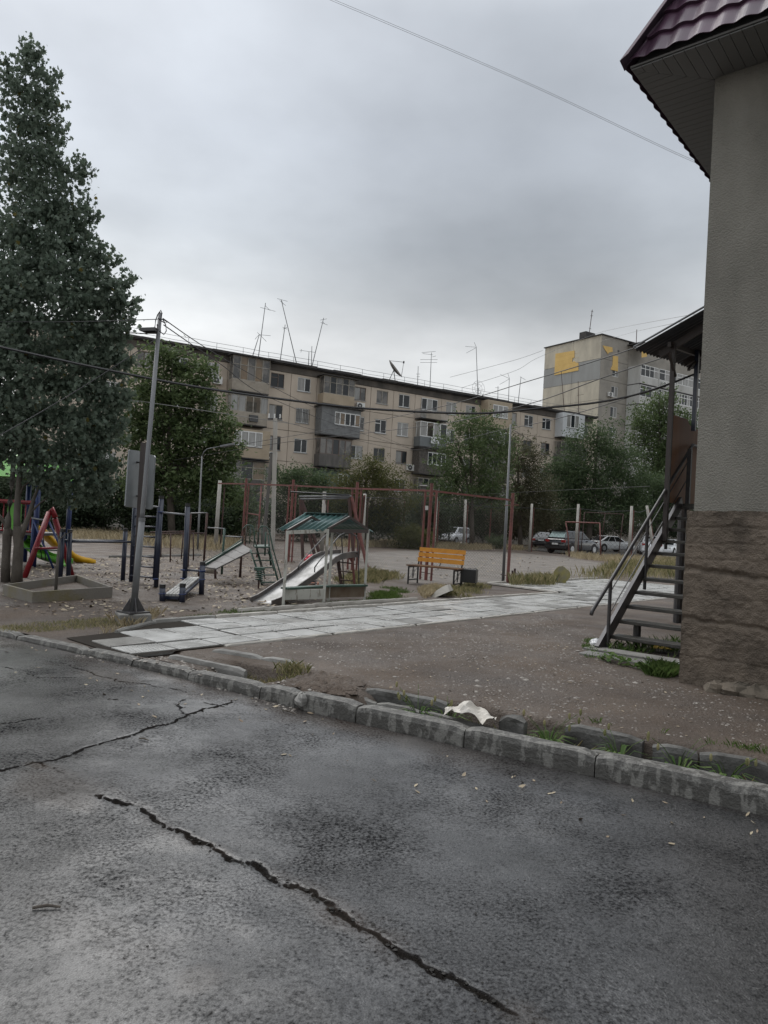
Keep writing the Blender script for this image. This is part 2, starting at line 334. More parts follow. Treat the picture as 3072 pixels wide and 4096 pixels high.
Vall = np.vstack([V1, np.array([tuple(p) for p in big])]); Fall = np.vstack([FQ, np.array([[n0, n0+3, n0+2, n0+1]])])
mr = mat('asphalt', (.062, .063, .066), .5); t_ = mr.node_tree; b_ = t_.nodes['Principled BSDF']
def nd(t, ty, **k):
    x = t.nodes.new(ty)
    for a, b in k.items():
        if a in x.inputs: x.inputs[a].default_value = b
        else: setattr(x, a, b)
    return x
def mixc(t, fac, a, b):
    x = t.nodes.new('ShaderNodeMix'); x.data_type = 'RGBA'
    for i, q in ((0, fac), (6, a), (7, b)):
        if isinstance(q, tuple): x.inputs[i].default_value = (*q, 1)
        elif isinstance(q, (int, float)): x.inputs[i].default_value = q
        else: t.links.new(q, x.inputs[i])
    return x.outputs[2]
def rng(t, src, a, b, c=0., d=1.):
    x = t.nodes.new('ShaderNodeMapRange'); x.inputs[1].default_value, x.inputs[2].default_value, x.inputs[3].default_value, x.inputs[4].default_value = a, b, c, d
    t.links.new(src, x.inputs[0]); return x.outputs[0]
def noi(t, src, sc, det=5, ro=.6):
    x = nd(t, 'ShaderNodeTexNoise', Scale=sc, Detail=det, Roughness=ro); t.links.new(src, x.inputs[0]); return x.outputs[0]
g_ = t_.nodes.new('ShaderNodeNewGeometry').outputs['Position']
at = nd(t_, 'ShaderNodeAttribute', attribute_name='dirt').outputs['Fac']; ag = nd(t_, 'ShaderNodeAttribute', attribute_name='groove').outputs['Fac']
stone = nd(t_, 'ShaderNodeTexVoronoi', Scale=95.); t_.links.new(g_, stone.inputs[0])
c0 = mixc(t_, rng(t_, noi(t_, g_, .7, 4), .35, .65), (.042, .042, .043), (.027, .027, .028))
c0 = mixc(t_, rng(t_, noi(t_, g_, 75, 3), .56, .72, 0, .75), c0, (.15, .15, .148)); big_ = noi(t_, g_, 1.5, 7, .6); ps = t_.nodes.new('ShaderNodeMath'); ps.operation = 'MULTIPLY_ADD'; ps.inputs[1].default_value = .8; t_.links.new(big_, ps.inputs[0]); t_.links.new(noi(t_, g_, 62, 3, .6), ps.inputs[2])
pit = rng(t_, ps.outputs[0], .62, 1.0, .62, 0); c0 = mixc(t_, pit, c0, (.012, .012, .0125)); c0 = mixc(t_, rng(t_, noi(t_, g_, 26, 5, .7), .56, .7, 0, .4), c0, (.07, .07, .069))
c0 = mixc(t_, rng(t_, noi(t_, g_, 2.2, 6), .55, .72, 0, .6), c0, (.035, .035, .037))
c0 = mixc(t_, ag, c0, (.012, .011, .0105)); c0 = mixc(t_, at, c0, (.04, .031, .025)); t_.links.new(c0, b_.inputs['Base Color'])
patch_ = rng(t_, noi(t_, g_, 1.3, 9, .68), .36, .64); cw_ = t_.nodes.new('ShaderNodeMath'); cw_.operation = 'MULTIPLY'; t_.links.new(rng(t_, patch_, 0, 1, .7, 1), cw_.inputs[0]); mg = t_.nodes.new('ShaderNodeMath'); mg.operation = 'MAXIMUM'; t_.links.new(rng(t_, ag, .02, .5), mg.inputs[0]); t_.links.new(pit, mg.inputs[1]); t_.links.new(rng(t_, mg.outputs[0], .05, .62, 1, 0), cw_.inputs[1]); b_.inputs['Coat IOR'].default_value = 1.62; t_.links.new(cw_.outputs[0], b_.inputs['Coat Weight']); b_.inputs['Coat Roughness'].default_value = .3
c0 = mixc(t_, rng(t_, patch_, 0, 1, .2, 0), c0, (.026, .026, .027)); c0 = mixc(t_, ag, c0, (.014, .0125, .011)); t_.links.new(c0, b_.inputs['Base Color']); sg2 = rng(t_, mg.outputs[0], 0, .5, .5, .0); t_.links.new(sg2, b_.inputs['Specular IOR Level']); ro = t_.nodes.new('ShaderNodeMath'); ro.operation = 'ADD'; t_.links.new(rng(t_, noi(t_, g_, .9, 5), .36, .64, .24, .5), ro.inputs[0]); t_.links.new(rng(t_, at, 0, 1, 0, .3), ro.inputs[1]); t_.links.new(ro.outputs[0], b_.inputs['Roughness'])
hb = t_.nodes.new('ShaderNodeMath'); hb.operation = 'ADD'; t_.links.new(rng(t_, stone.outputs['Distance'], 0, .6, 1, 0), hb.inputs[0]); t_.links.new(noi(t_, g_, 150, 3), hb.inputs[1])
bp = nd(t_, 'ShaderNodeBump', Strength=.9, Distance=.016); t_.links.new(rng(t_, patch_, 0, 1, 1, .45), bp.inputs['Strength']); t_.links.new(hb.outputs[0], bp.inputs['Height']); t_.links.new(bp.outputs[0], b_.inputs['Normal'])
road = npmesh('road', Vall, Fall, mr, smooth=True); structure(road)
def fattr(o, name, arr):
    a = o.data.attributes.new(name, 'FLOAT', 'POINT'); arr = np.concatenate([np.ravel(arr), np.zeros(len(o.data.vertices)-arr.size)]); a.data.foreach_set('value', arr.astype(np.float32))
fattr(road, 'dirt', dirt); fattr(road, 'groove', gro2)

# yard: one sheet to the horizon, with the ditch behind the kerb pressed into it
tsy = np.concatenate([np.arange(-400, -20, 20), np.arange(-20, -4, .5), np.arange(-4, 8.8, .07), np.arange(8.8, 50, .5), np.arange(50, 400, 20)])
dsy = np.concatenate([np.arange(.12, 1.1, .035), np.arange(1.1, 7, .1), np.arange(7, 25, .3), np.arange(25, 60, .8), np.arange(60, 600, 30)])
T, Dd, X, Y, FQ = grid(tsy, dsy, None)
EP = Vector((.663, .749, 0)); NP = Vector((-.749, .663, 0)); P0 = Vector((-1.80, 8.05, 0))
PS = (X-P0.x)*EP.x+(Y-P0.y)*EP.y; PR = (X-P0.x)*NP.x+(Y-P0.y)*NP.y
flat = (1-sm(0, .25, np.maximum.reduce([-1.2-PS, PS-19, -.15-PR, PR-np.where(PS > 11, 4.2, 1.9)])))
near = 1-sm(6, 14, Dd)
Zy = (.05*(fbm(T*.8, Dd*.8, 21)-.5)+.03*(fbm(T*4, Dd*4, 22)-.5))*near*(1-flat)*sm(.1, .6, Dd)-.014*flat
# open channel (t below about 2.2), silted and broken further left
opn = (1-sm(2.85, 3.25, T+(fbm(T*3, Dd*3, 31)-.5)*.4)); opn = np.maximum(opn, .6*sm(3.85, 4.1, T)*(1-sm(4.5, 4.9, T))); opn = np.maximum(opn, .12*sm(4.4, 4.8, T)*(1-sm(5.6, 6, T)))
prof = sm(.17, .22, Dd)*(1-sm(.6, .66, Dd)); Zy -= .27*opn*prof
Zy -= .05*(1-sm(.13, .2, Dd))*(1-sm(4.0, 5.2, T)); Zy += .02*sm(4.5, 6, T)*(1-sm(.4, 1.2, Dd))*0
def inpoly(X, Y, poly, soft):
    ins = np.zeros(X.shape, bool); j = len(poly)-1
    for i in range(len(poly)):
        xi, yi = poly[i][:2]; xj, yj = poly[j][:2]
        c = ((yi > Y) != (yj > Y)) & (X < (xj-xi)*(Y-yi)/(yj-yi+1e-9)+xi); ins ^= c; j = i
    d = segdist(X, Y, list(poly)+[poly[0]]); return sm(-soft, soft, np.where(ins, d, -d))
court = inpoly(X, Y, [G('V', *p) for p in ((1440,2215),(1480,2300),(1700,2334),(2060,2334),(2440,2300),(2480,2262),(2250,2228),(2000,2206),(1600,2203))], .7)
grav = np.maximum.reduce([np.exp(-((X-p[0])**2+(Y-p[1])**2)/r**2) for p, r in ((G('V', 2080, 2500), .6), (G('V', 2400, 2745), .45), (G('V', 2600, 2775), .45), (G('V', 2780, 2800), .5), (G('V', 1500, 2530), .7), (G('V', 1950, 2620), .7), (G('V', 1800, 2720), .5))])
my = mat('yard_soil', (.13, .1, .078), .7); t_ = my.node_tree; b_ = t_.nodes['Principled BSDF']; g_ = t_.nodes.new('ShaderNodeNewGeometry').outputs['Position']
ac = nd(t_, 'ShaderNodeAttribute', attribute_name='court').outputs['Fac']; av = nd(t_, 'ShaderNodeAttribute', attribute_name='gravelly').outputs['Fac']; aw = nd(t_, 'ShaderNodeAttribute', attribute_name='channel').outputs['Fac']
c0 = mixc(t_, rng(t_, noi(t_, g_, .8, 6), .35, .65), (.09, .063, .043), (.045, .031, .022))
c0 = mixc(t_, rng(t_, noi(t_, g_, 24, 5), .5, .72, 0, .75), c0, (.06, .046, .036))
c0 = mixc(t_, ac, c0, mixc(t_, rng(t_, noi(t_, g_, 1.3, 7), .38, .62), (.15, .13, .11), (.1, .087, .073)))
vo = nd(t_, 'ShaderNodeTexVoronoi', Scale=34.); t_.links.new(g_, vo.inputs[0])
sepc = t_.nodes.new('ShaderNodeSeparateColor'); t_.links.new(vo.outputs['Color'], sepc.inputs[0])
pk = t_.nodes.new('ShaderNodeMath'); pk.operation = 'MULTIPLY'; t_.links.new(rng(t_, vo.outputs['Distance'], .2, .36, 1, 0), pk.inputs[0])
th = t_.nodes.new('ShaderNodeMath'); th.operation = 'ADD'; t_.links.new(sepc.outputs[0], th.inputs[0]); t_.links.new(rng(t_, av, 0, 1, -.14, .4), th.inputs[1])
t_.links.new(rng(t_, th.outputs[0], .78, .86), pk.inputs[1])
c0 = mixc(t_, pk.outputs[0], c0, mixc(t_, sepc.outputs[1], (.085, .073, .062), (.19, .17, .15)))
c0 = mixc(t_, aw, c0, (.045, .037, .028)); t_.links.new(c0, b_.inputs['Base Color'])
t_.links.new(rng(t_, noi(t_, g_, 1.1, 5), .35, .65, .5, .85), b_.inputs['Roughness'])
hb = t_.nodes.new('ShaderNodeMath'); hb.operation = 'ADD'; t_.links.new(noi(t_, g_, 28, 7, .65), hb.inputs[0]); t_.links.new(rng(t_, pk.outputs[0], 0, 1, 0, .5), hb.inputs[1])
bp = nd(t_, 'ShaderNodeBump', Strength=.9, Distance=.035); t_.links.new(hb.outputs[0], bp.inputs['Height']); t_.links.new(bp.outputs[0], b_.inputs['Normal'])
yard = npmesh('ground', np.stack([X, Y, Zy], -1).reshape(-1, 3), FQ, my, smooth=True); structure(yard)
fattr(yard, 'court', court); fattr(yard, 'gravelly', grav); fattr(yard, 'channel', opn*prof)
def gz(p):   # rough ground height at a place
    t, d = TD(p)
    if d < 0: return float(road_z(t))
    i = np.searchsorted(tsy, t); j = np.searchsorted(dsy, d); return float(Zy[min(i, len(tsy)-1), min(j, len(dsy)-1)])
far = MB().add([K(-400, -600, -.5), K(400, -600, -.5), K(400, 1500, -.5), K(-400, 1500, -.5)], [(0,3,2,1)]).build('terrain', 'yard_soil'); structure(far)
def sheet(name, pts, z, m):
    return structure(MB().add([(p[0], p[1], z) for p in pts], [tuple(range(len(pts)))]).build(name, m))
sheet('parking_road', [(6,62),(10.5,57),(15,51.5),(30,40),(70,55),(50,90),(14,72)], .02, 'asphalt')

# kerb and channel: rough cast-concrete bars
def rough_bar(a, b, th, zt, zb, jit=.004, seg=.09, round_=.025, ends=.02, zfun=None):
    a, b = Vector(a), Vector(b); a.z = b.z = 0; L = (b-a).length; d = (b-a)/L; nn = Vector((-d.y, d.x, 0))
    if nn.dot(NK) < 0: nn = -nn
    n = max(3, int(L/seg)); mb = MB(); vs = []; fs = []; ph = random.random()*99
    for i in range(n+1):
        s = L*i/n; e = ends*(i in (0, n)); q = lambda k: random.uniform(-jit, jit)
        zz_ = zt if zfun is None else zt+zfun(s/L)
        chip = random.uniform(0, .022) if random.random() < .1 else 0
        prof_ = [(0, zb), (0+q(0), zz_-round_-.02-chip-e), (round_*.45+chip*.5+q(0), zz_-round_*.35-chip*.5-e), (round_+.005+chip+q(0), zz_-e+q(0)*.6), (th-.012-q(0), zz_-e+q(0)*.6), (th, zz_-.02-e), (th, zb)]
        for x, z in prof_: vs.append(a+d*(s+(q(0) if i in (0, n) else 0))+nn*x+Vector((0, 0, z)))
    m = 7
    for i in range(n):
        for j in range(m-1): fs.append((i*m+j, i*m+j+1, (i+1)*m+j+1, (i+1)*m+j))
    fs += [tuple(range(m)), tuple(range(n*m, n*m+m))[::-1]]
    return mb.add(vs, fs)
kerb = thing('kerb', K(0, 0, -.1), None, None); structure(kerb)
kt = [TD(G('V', *p))[0] for p in ((2385,3012),(1825,2925),(1415,2822),(1185,2768),(1045,2738),(790,2672),(545,2630),(340,2590),(65,2537))]
kt = [-3.4, -2.3, -1.25, -.2]+kt+[kt[-1]+1.1*i for i in range(1, 8)]
for a, b in zip(kt[:-1], kt[1:]):
    o = rough_bar(K(a+.004, random.uniform(-.006, .006)), K(b-.004, random.uniform(-.006, .006)), .125, random.uniform(-.006, .006), -.4, jit=.0025).build('kerb_stone', 'kerb', kerb)
    if a > 5.4: o.data.materials[0] = M['kerb']
rb = MB().sphere(K(kt[7]-.06, .02, -.06), (.07, .09, .06), 8, 6, .25).build('broken_lump', 'concrete', kerb)
chan = thing('drainage_ditch', K(0, .45, -.25), None, None); structure(chan)
def cw(p, q, zt, th, zb=-.34, m='ditch', **k): rough_bar(p, q, th, zt, zb, **k).build('channel_wall', m, chan)
g = lambda x, y, z=.0: G('V', x, y, z)
for p, q in (((1456,2749),(1785,2808)), ((2262,2893),(2567,2958)), ((2610,2975),(2790,3003)), ((2800,3006),(3072,3049))): cw(g(*p), g(*q), .0, .075, jit=.005)
cw(g(3072,3049), g(3072,3049)-EK*2, .0, .075)
cw(g(2005,2880), g(2085,2905), .05, .08, jit=.02)
cw(g(846,2604), g(1040,2636), .03, .08, m='concrete'); cw(g(1045,2636), g(1179,2660), .03, .08, m='concrete')
for p, q in (((1321,2770),(1500,2803)), ((1503,2805),(1675,2838)), ((1680,2838),(2020,2930)), ((2025,2930),(2300,2998)), ((2328,2993),(2933,3112))): cw(g(*p, -.04), g(*q, -.04), -.04, .05, zb=-.3, m='ditch_top', jit=.005)
cw(g(2935,3122, -.05), g(3072,3160, -.05)-EK*.8, -.05, .05, m='concrete'); cw(g(673,2618,.0), g(976,2680,.0), .01, .05, m='concrete')

# slab path: thin bed with individual paving slabs
def PP(s, r, z=0.): return P0+EP*s+NP*r+Vector((0, 0, z))
bed = MB().add([PP(-1.1, -.06, -.004), PP(18.6, -.06, -.004), PP(18.6, 1.7, -.004), PP(.3, 1.7, -.004), PP(-.4, 1.3, -.004), PP(-1.1, 1.2, -.004)], [(0,1,2,3,4,5)]).add([PP(11.2, 1.7, -.004), PP(18.6, 1.7, -.004), PP(18.6, 4.0, -.004), PP(11.4, 4.0, -.004)], [(0,1,2,3)]).build('path', 'foam_dirt'); structure(bed)
def slab_mesh(kind):
    mb = MB(); w, l = .398, .52; mb.box((0,0,-.03), (l, w, .06))
    if kind == 2:
        for i in range(11): x = -.22+.044*i; mb.bar((x-.05, -.17, .002), (x+.05, .17, .002), .012, .008)
    o = mb.build('paving_slab', 'slab' if kind != 1 else 'slab_damp', bed, bevel=.008); return o
protos = [slab_mesh(k) for k in range(3)]; used = set()
ang = math.atan2(EP.y, EP.x)
for i in range(35):
    for j in range(9):
        s = -.73+.555*i; r = .2+.432*j
        if j > 3 and s < 11.5: continue
        if j == 3 and s < .5: continue
        if i == 0 and j == 2: continue
        k = 1 if (i == 0 or random.random() < .1) else (2 if random.random() < .3 else 0)
        if i == 0 and j == 0: k = 2
        o = protos[k] if k not in used else protos[k].copy()
        if k in used: COL.objects.link(o)
        used.add(k); o.parent = bed; o.location = PP(s+random.uniform(-.012, .012), r+random.uniform(-.012, .012), .008+random.uniform(-.007, .007))
        o.rotation_euler = (random.uniform(-.014, .014), random.uniform(-.014, .014), ang+random.uniform(-.025, .025))
edge = thing('path_kerb', PP(4, 1.75), None, None); structure(edge)
def pk_(a, b, z=.03, th=.06, m='concrete_pale', zfun=None): rough_bar(a, b, th, z, -.12, jit=.004, ends=.008).build('edge_stone', m, edge)
bl = [(-.5,1.27),(.3,1.74),(1.3,1.76),(2.4,1.73),(3.6,1.76),(4.8,1.74),(6,1.77),(7.2,1.75),(8.4,1.77),(9.8,1.75),(11.2,1.7)]
for a, b in zip(bl[:-1], bl[1:]): pk_(PP(*a), PP(b[0]-.02, b[1]), .04, m='concrete' if a[0] < 1 else 'concrete_pale')
for a, b in (((1.9,2.05),(3.4,2.0)), ((3.45,2.1),(6.1,2.0))): pk_(PP(*a), PP(*b), .07, .04)
for a, b in (((11.2,1.78),(11.45,2.8)), ((11.46,2.8),(11.6,4.05)), ((11.65,4.05),(14,4.1)), ((14.1,4.1),(16.5,4.1)), ((16.6,4.1),(18.6,4.15))): pk_(PP(*a), PP(*b), .04)
for i in range(9): pk_(PP(.1+1.7*i, -.1), PP(1.75+1.7*i, -.1), .012, .06)
pk_(G('Z1', 900, 893), G('Z1', 1300, 886), .07, .08, 'concrete'); pk_(G('Z1', 1310, 886), G('Z1', 1659, 878), .07, .08, 'concrete')
# ---------------------------------------------------------------- the near building (right) with its eaves, steps and lean-to
BC = Vector((3.14, 7.47, 0)); ba = rad(-40); BE = Vector((math.cos(ba), math.sin(ba), 0)); BN = Vector((-BE.y, BE.x, 0)); ZV = Vector((0,0,1))
def B(u, w, z=0.): return BC+BE*u+BN*w+ZV*z
bld = thing('building', B(3, 3, 0), 'grey roughcast building with stained concrete base and plum tiled roof at right', 'building')
# upper roughcast storey; base of board-marked concrete, slightly proud
MB().hexa([B(.045,.01,1.62), B(8,.01,1.62), B(8,10,1.62), B(.045,10,1.62), B(.045,.01,6.27), B(8,.01,6.27), B(8,10,6.27), B(.045,10,6.27)]).build('wall', 'stucco', bld)
def plinth_face(mb, P, L, z0, z1, nx, nz, seed):
    vs = []; fs = []; ss_, zz_ = np.meshgrid(L*np.arange(nx+1)/nx, z0+(z1-z0)*np.arange(nz+1)/nz, indexing='ij'); FB = [.02*(fbm(ss_*2.5, zz_*3.5, seed)-.47)+.03*(fbm(ss_*13, zz_*16, seed+3)-.47)+.016*np.maximum(0, fbm(ss_*30, zz_*30, seed+9)-.55)*4]
    lines = [(.27, .012, .012), (.45, .008, .01), (.66, .04, .03), (.9, .01, .012), (1.16, .05, .04), (1.3, .01, .012), (1.44, .012, .012), (1.6, .012, .016)]
    OO = FB[0]
    for lz, dp, lw in lines:
        q = np.abs(zz_-lz-.12*(fbm(ss_*1.1, lz*7+zz_*0, seed+5)-.47)-.05*(fbm(ss_*9, lz*3+zz_*0, seed+6)-.47)-.025*(fbm(ss_*38, lz*3+zz_*0, seed+16)-.47)); OO = OO-dp*np.maximum(0, 1-q/lw)*(.3+1.2*fbm(ss_*4, lz*5+zz_*0, seed+8))
    for i in range(nx+1):
        for j in range(nz+1):
            s = L*i/nx; z = z0+(z1-z0)*j/nz; o = float(OO[i, j]) if i else .012*math.sin(z*31)*math.sin(z*7)
            if j == nz: z += .05*(float(fbm(s*3.5, 1.3, seed+40))-.5)+.03*(float(fbm(s*14, 2.3, seed+41))-.5)
            vs.append(P(s, z, o))
    for i in range(nx):
        for j in range(nz): a = i*(nz+1)+j; fs.append((a, a+nz+1, a+nz+2, a+1))
    mb.add(vs, fs)
pb = MB(); plinth_face(pb, lambda s, z, o: B(s-.012, -.03-o, z), 2.4, -.05, 1.765, 190, 150, 4)
plinth_face(pb, lambda s, z, o: B(-.012-o*.5, s-.03, z), 2.4, -.05, 1.765, 60, 60, 14)
pb.hexa([B(2.35,-.03,-.05), B(8,-.03,-.05), B(8,10,-.05), B(2.35,10,-.05), B(2.35,-.03,1.765), B(8,-.03,1.765), B(8,10,1.765), B(2.35,10,1.765)])
pb.hexa([B(-.0,.3,-.05), B(2.3,.3,-.05), B(2.3,10,-.05), B(-.0,10,-.05), B(.0,.3,1.6), B(2.3,.3,1.6), B(2.3,10,1.6), B(.0,10,1.6)])
pb.build('base_wall', 'plinth', bld, smooth=True)
# soffit strips under the eaves, mitred at the corner
OV = .60
for i in range(46):     # along the front
    a = -OV+.105*i; b = a+.1
    i0 = -OV+.015
    lo = lambda u: min(0.0, max(u, -OV))  # mitre line w = u
    p = [(a, -OV), (b, -OV), (b, min(b, .02)), (a, min(a, .02))]
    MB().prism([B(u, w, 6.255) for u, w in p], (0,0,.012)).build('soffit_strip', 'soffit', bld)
for i in range(62):     # along the side
    a = -OV+.105*i; b = a+.1
    p = [(-OV, a), (-OV, b), (min(b, .05)-.004, b), (min(a, .05)-.004, a)]
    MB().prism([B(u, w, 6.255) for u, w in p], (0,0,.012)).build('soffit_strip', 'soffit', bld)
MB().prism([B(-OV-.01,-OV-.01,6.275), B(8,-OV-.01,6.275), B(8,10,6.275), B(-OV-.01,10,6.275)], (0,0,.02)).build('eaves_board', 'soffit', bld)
# pressed-metal tile slopes: waves across, steps up the slope
def tiles(P, L, rows, wave=.21, step=.3, tp=2.2, mitre=True):
    vs = []; fs = []; sl = math.hypot(1, tp); nx = int(L/wave*10)
    dz = step*tp/sl; dw = step/sl
    for r in range(rows):
        for e_ in (0, 1):
            for k in range(nx+1):
                x = L*k/nx; h = .026*(math.sin(2*math.pi*x/wave)*.5+.5)**.8; lift = .034*(1-e_)+.004
                vs.append((x, dw*(r+e_), dz*(r+e_)-.0, h+lift))
    m = nx+1; out_ = []
    for x, w, z, h in vs:
        xx = max(x, w) if mitre else x
        out_.append(P(xx, w-h*tp/sl, z+h/sl))
    for q in range(rows*2-1):
        for k in range(nx): fs.append((q*m+k, q*m+k+1, (q+1)*m+k+1, (q+1)*m+k))
    return MB().add(out_, fs)
ft = tiles(lambda x, w, z: B(-OV+x, -OV-.03+w, 6.29+z), 6, 6); o = ft.build('metal_tile_slope', 'plum_metal', bld, smooth=False)
lt = tiles(lambda x, w, z: B(-OV-.03+w, -OV+x, 6.29+z), 7, 6); lt.build('metal_tile_slope', 'plum_metal', bld, smooth=False)
for o in bld.children:
    if o.name.startswith('metal_tile'):
        s_ = o.modifiers.new('thickness', 'SOLIDIFY'); s_.thickness = .006
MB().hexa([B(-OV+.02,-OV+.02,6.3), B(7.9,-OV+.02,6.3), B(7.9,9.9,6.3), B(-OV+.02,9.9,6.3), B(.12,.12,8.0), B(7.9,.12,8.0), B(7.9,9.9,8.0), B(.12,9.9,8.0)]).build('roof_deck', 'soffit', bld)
hb_ = MB(); t1 = .9
a, b = B(-OV-.035, -OV-.035, 6.285), B(-OV-.035+t1, -OV-.035+t1, 6.285+t1*2.2); sd_ = (BE-BN).normalized()
up_ = (b-a).normalized().cross(sd_)
if up_.z < 0: up_ = -up_
hb_.add([a-sd_*.07+up_*.0, a+up_*.1, a+sd_*.15+up_*.07, b+sd_*.15+up_*.07, b+up_*.1, b-sd_*.07], [(0,1,4,5), (1,2,3,4)])
o = hb_.build('hip_cap', 'cap_metal', bld); s_ = o.modifiers.new('thickness', 'SOLIDIFY'); s_.thickness = .006

# outside steps
st = thing('metal_staircase', B(-1.34, 1.2, 0), 'dark steel outside staircase rising along the grey building', 'staircase')
for u, m_ in ((-1.395, 'stringer_paint'), (-.1, 'dark_steel')):
    MB().bar(B(u, 1.16, -.02), B(u, 4.08, 2.06), .05, .17).build('stringer', m_, st)
for i in range(11):
    w = 1.5+.254*i; z = .16+.183*i
    MB().frame(B(-1.37, w, z), BE, BN, ZV, 0, 1.28, -.02, .24, -.045, 0).build('tread', 'tread', st, bevel=.006)
MB().frame(B(-1.36, 4.06, 2.03), BE, BN, ZV, 0, 1.3, 0, 1.6, -.06, 0).build('landing', 'tread', st)
hl = lambda w, h=.9: B(-1.37, w, max(0, (w-1.18)*.722)+h-.02)
hr = [B(-1.35, .8, .47), B(-1.35, .83, .52), B(-1.35, 1.27, .82)]+[B(-1.35, w, .82+(w-1.27)*.7) for w in (2.51, 3.34, 4.38)]+[B(-1.35, 5.4, 3.0)]
MB().tube(hr, .024, 10).build('handrail', 'dark_steel', st, smooth=True)
for w, zb, zt in ((1.36, -.03, .86), (2.57, .72, 1.72), (3.36, 1.3, 2.33)): MB().tube([B(-1.355, w, zb), B(-1.355, w, zt)], .024, 8).build('rail_post', 'dark_steel', st)
for h in (.3, .6): MB().tube([B(-1.37, 1.36, .13+h*.95), B(-1.37, 2.57, .97+h*.95), B(-1.37, 3.36, 1.52+h*.95), B(-1.37, 4.4, 2.25+h*.95)], .009, 6).build('rail_bar', 'dark_steel', st)
for u, w, zt, zb in ((-1.2, 1.95, .34, -.03), (-.12, 2.5, 1.5, -.03), (-1.78, 5.4, 2.0, -.03)): MB().tube([B(u, w, zb), B(u, w, zt)], .05 if w < 2.4 else .075, 10).build('support_post', 'dark_steel', st)

cp = thing('entrance_canopy', B(-1.3, 3.4, 2), 'lean-to canopy of corrugated sheets on steel posts over the staircase landing', 'canopy')
def crv(a, b, c, d, nx, ny, amp, wave):   # corrugated sheet through four corners (a-b along the eave)
    L = (b-a).length; vs = []; fs = []
    for i in range(nx+1):
        for j in range(ny+1):
            p = lerp(lerp(a, b, i/nx), lerp(d, c, i/nx), j/ny); vs.append(p+ZV*amp*math.sin(2*math.pi*L*i/nx/wave))
    for i in range(nx):
        for j in range(ny): q = i*(ny+1)+j; fs.append((q, q+1, q+ny+2, q+ny+1))
    return MB().add(vs, fs)
e0, e1, r0, r1 = B(-1.8, 2.88, 4.27), B(-1.8, 5.94, 4.56), B(-.02, 2.88, 5.1), B(-.02, 5.94, 5.4)
for k in range(3):
    a = k/3; b = (k+1)/3+.012; dz_ = ZV*(.012*(k % 2))
    o = crv(lerp(e0,e1,a)+dz_, lerp(e0,e1,b)+dz_, lerp(r0,r1,b)+dz_, lerp(r0,r1,a)+dz_, 40, 3, .018, .14).build('roof_sheet', 'canopy_sheet', cp); s_ = o.modifiers.new('thickness', 'SOLIDIFY'); s_.thickness = .006
MB().bar(e0+ZV*.03-BN*.02, r0+ZV*.03-BN*.02, .05, .012).build('edge_flashing', 'tin', cp)
for k in (.12, .5, .88): MB().bar(lerp(e0, e1, k)-ZV*.07+BE*.25, lerp(r0, r1, k)-ZV*.07, .05, .1).build('rafter', 'brown_steel', cp)
for k in (.25, .62): MB().bar(lerp(e0, r0, k)-ZV*.14+BN*.2, lerp(e1, r1, k)-ZV*.14, .05, .07).build('purlin', 'brown_steel', cp)
MB().bar(B(-1.34, 3.24, 1.42), B(-1.34, 3.24, 4.38), .06, .06, BE).build('post', 'brown_steel', cp)
MB().bar(B(-1.36, 3.33, 2.2), B(-1.36, 3.33, 3.72), .09, .045, BE).build('gate_stile', 'rust', cp)
MB().bar(B(-1.3, 4.22, 3.2), B(-1.3, 4.22, 4.5), .06, .06, BE).build('post', 'navy', cp)
MB().bar(B(-1.3, 4.1, 1.75), B(-1.3, 4.1, 2.9), .06, .06, BE).build('post', 'dark_steel', cp)
MB().bar(B(-1.32, 3.3, 3.9), B(-1.32, 3.0, 4.2), .04, .04).build('brace', 'brown_steel', cp); MB().bar(B(-1.32, 3.9, 4.12), B(-1.32, 4.2, 4.3), .04, .04).build('brace', 'brown_steel', cp)
MB().prism([B(-1.43, 3.4, 2.02), B(-1.43, 5.3, 2.02), B(-1.43, 5.3, 3.3), B(-1.43, 4.4, 3.32), B(-1.43, 4.26, 3.4), B(-1.43, 3.4, 3.36)], BE*.015).build('plywood_panel', 'plywood', cp)
rk = MB()
for i in range(9):
    t = i/8; rk.sphere(B(.42+1.1*t+random.uniform(-.04,.04), -.06-.06*random.random(), .0+.03*random.random()), (.14+.06*random.random(), .1+.05*random.random(), .07+.05*random.random()), 9, 7, .18)
o = rk.build('foundation_rubble', 'rock', None); tag(o, 'lumpy brown rubble of old footing along the foot of the grey building', 'rubble')
mb = MB(); mb.frame(B(-1.5, .95, 0), BE, BN, ZV, 0, 1.5, 0, .3, -.03, .03); mb.build('x', 'concrete'); o = bpy.data.objects['x']; o.name = 'concrete_step'; tag(o, 'worn concrete step slab lying before the foot of the steel staircase', 'step slab')
o = MB().frame(B(-1.4, .6, 0), BE, BN, ZV, 0, 1.1, 0, .28, -.03, .02).build('ridged_slab', 'slab_damp', None, bevel=.01); tag(o, 'ridged damp slab among weeds before the staircase, nearer the road', 'slab')

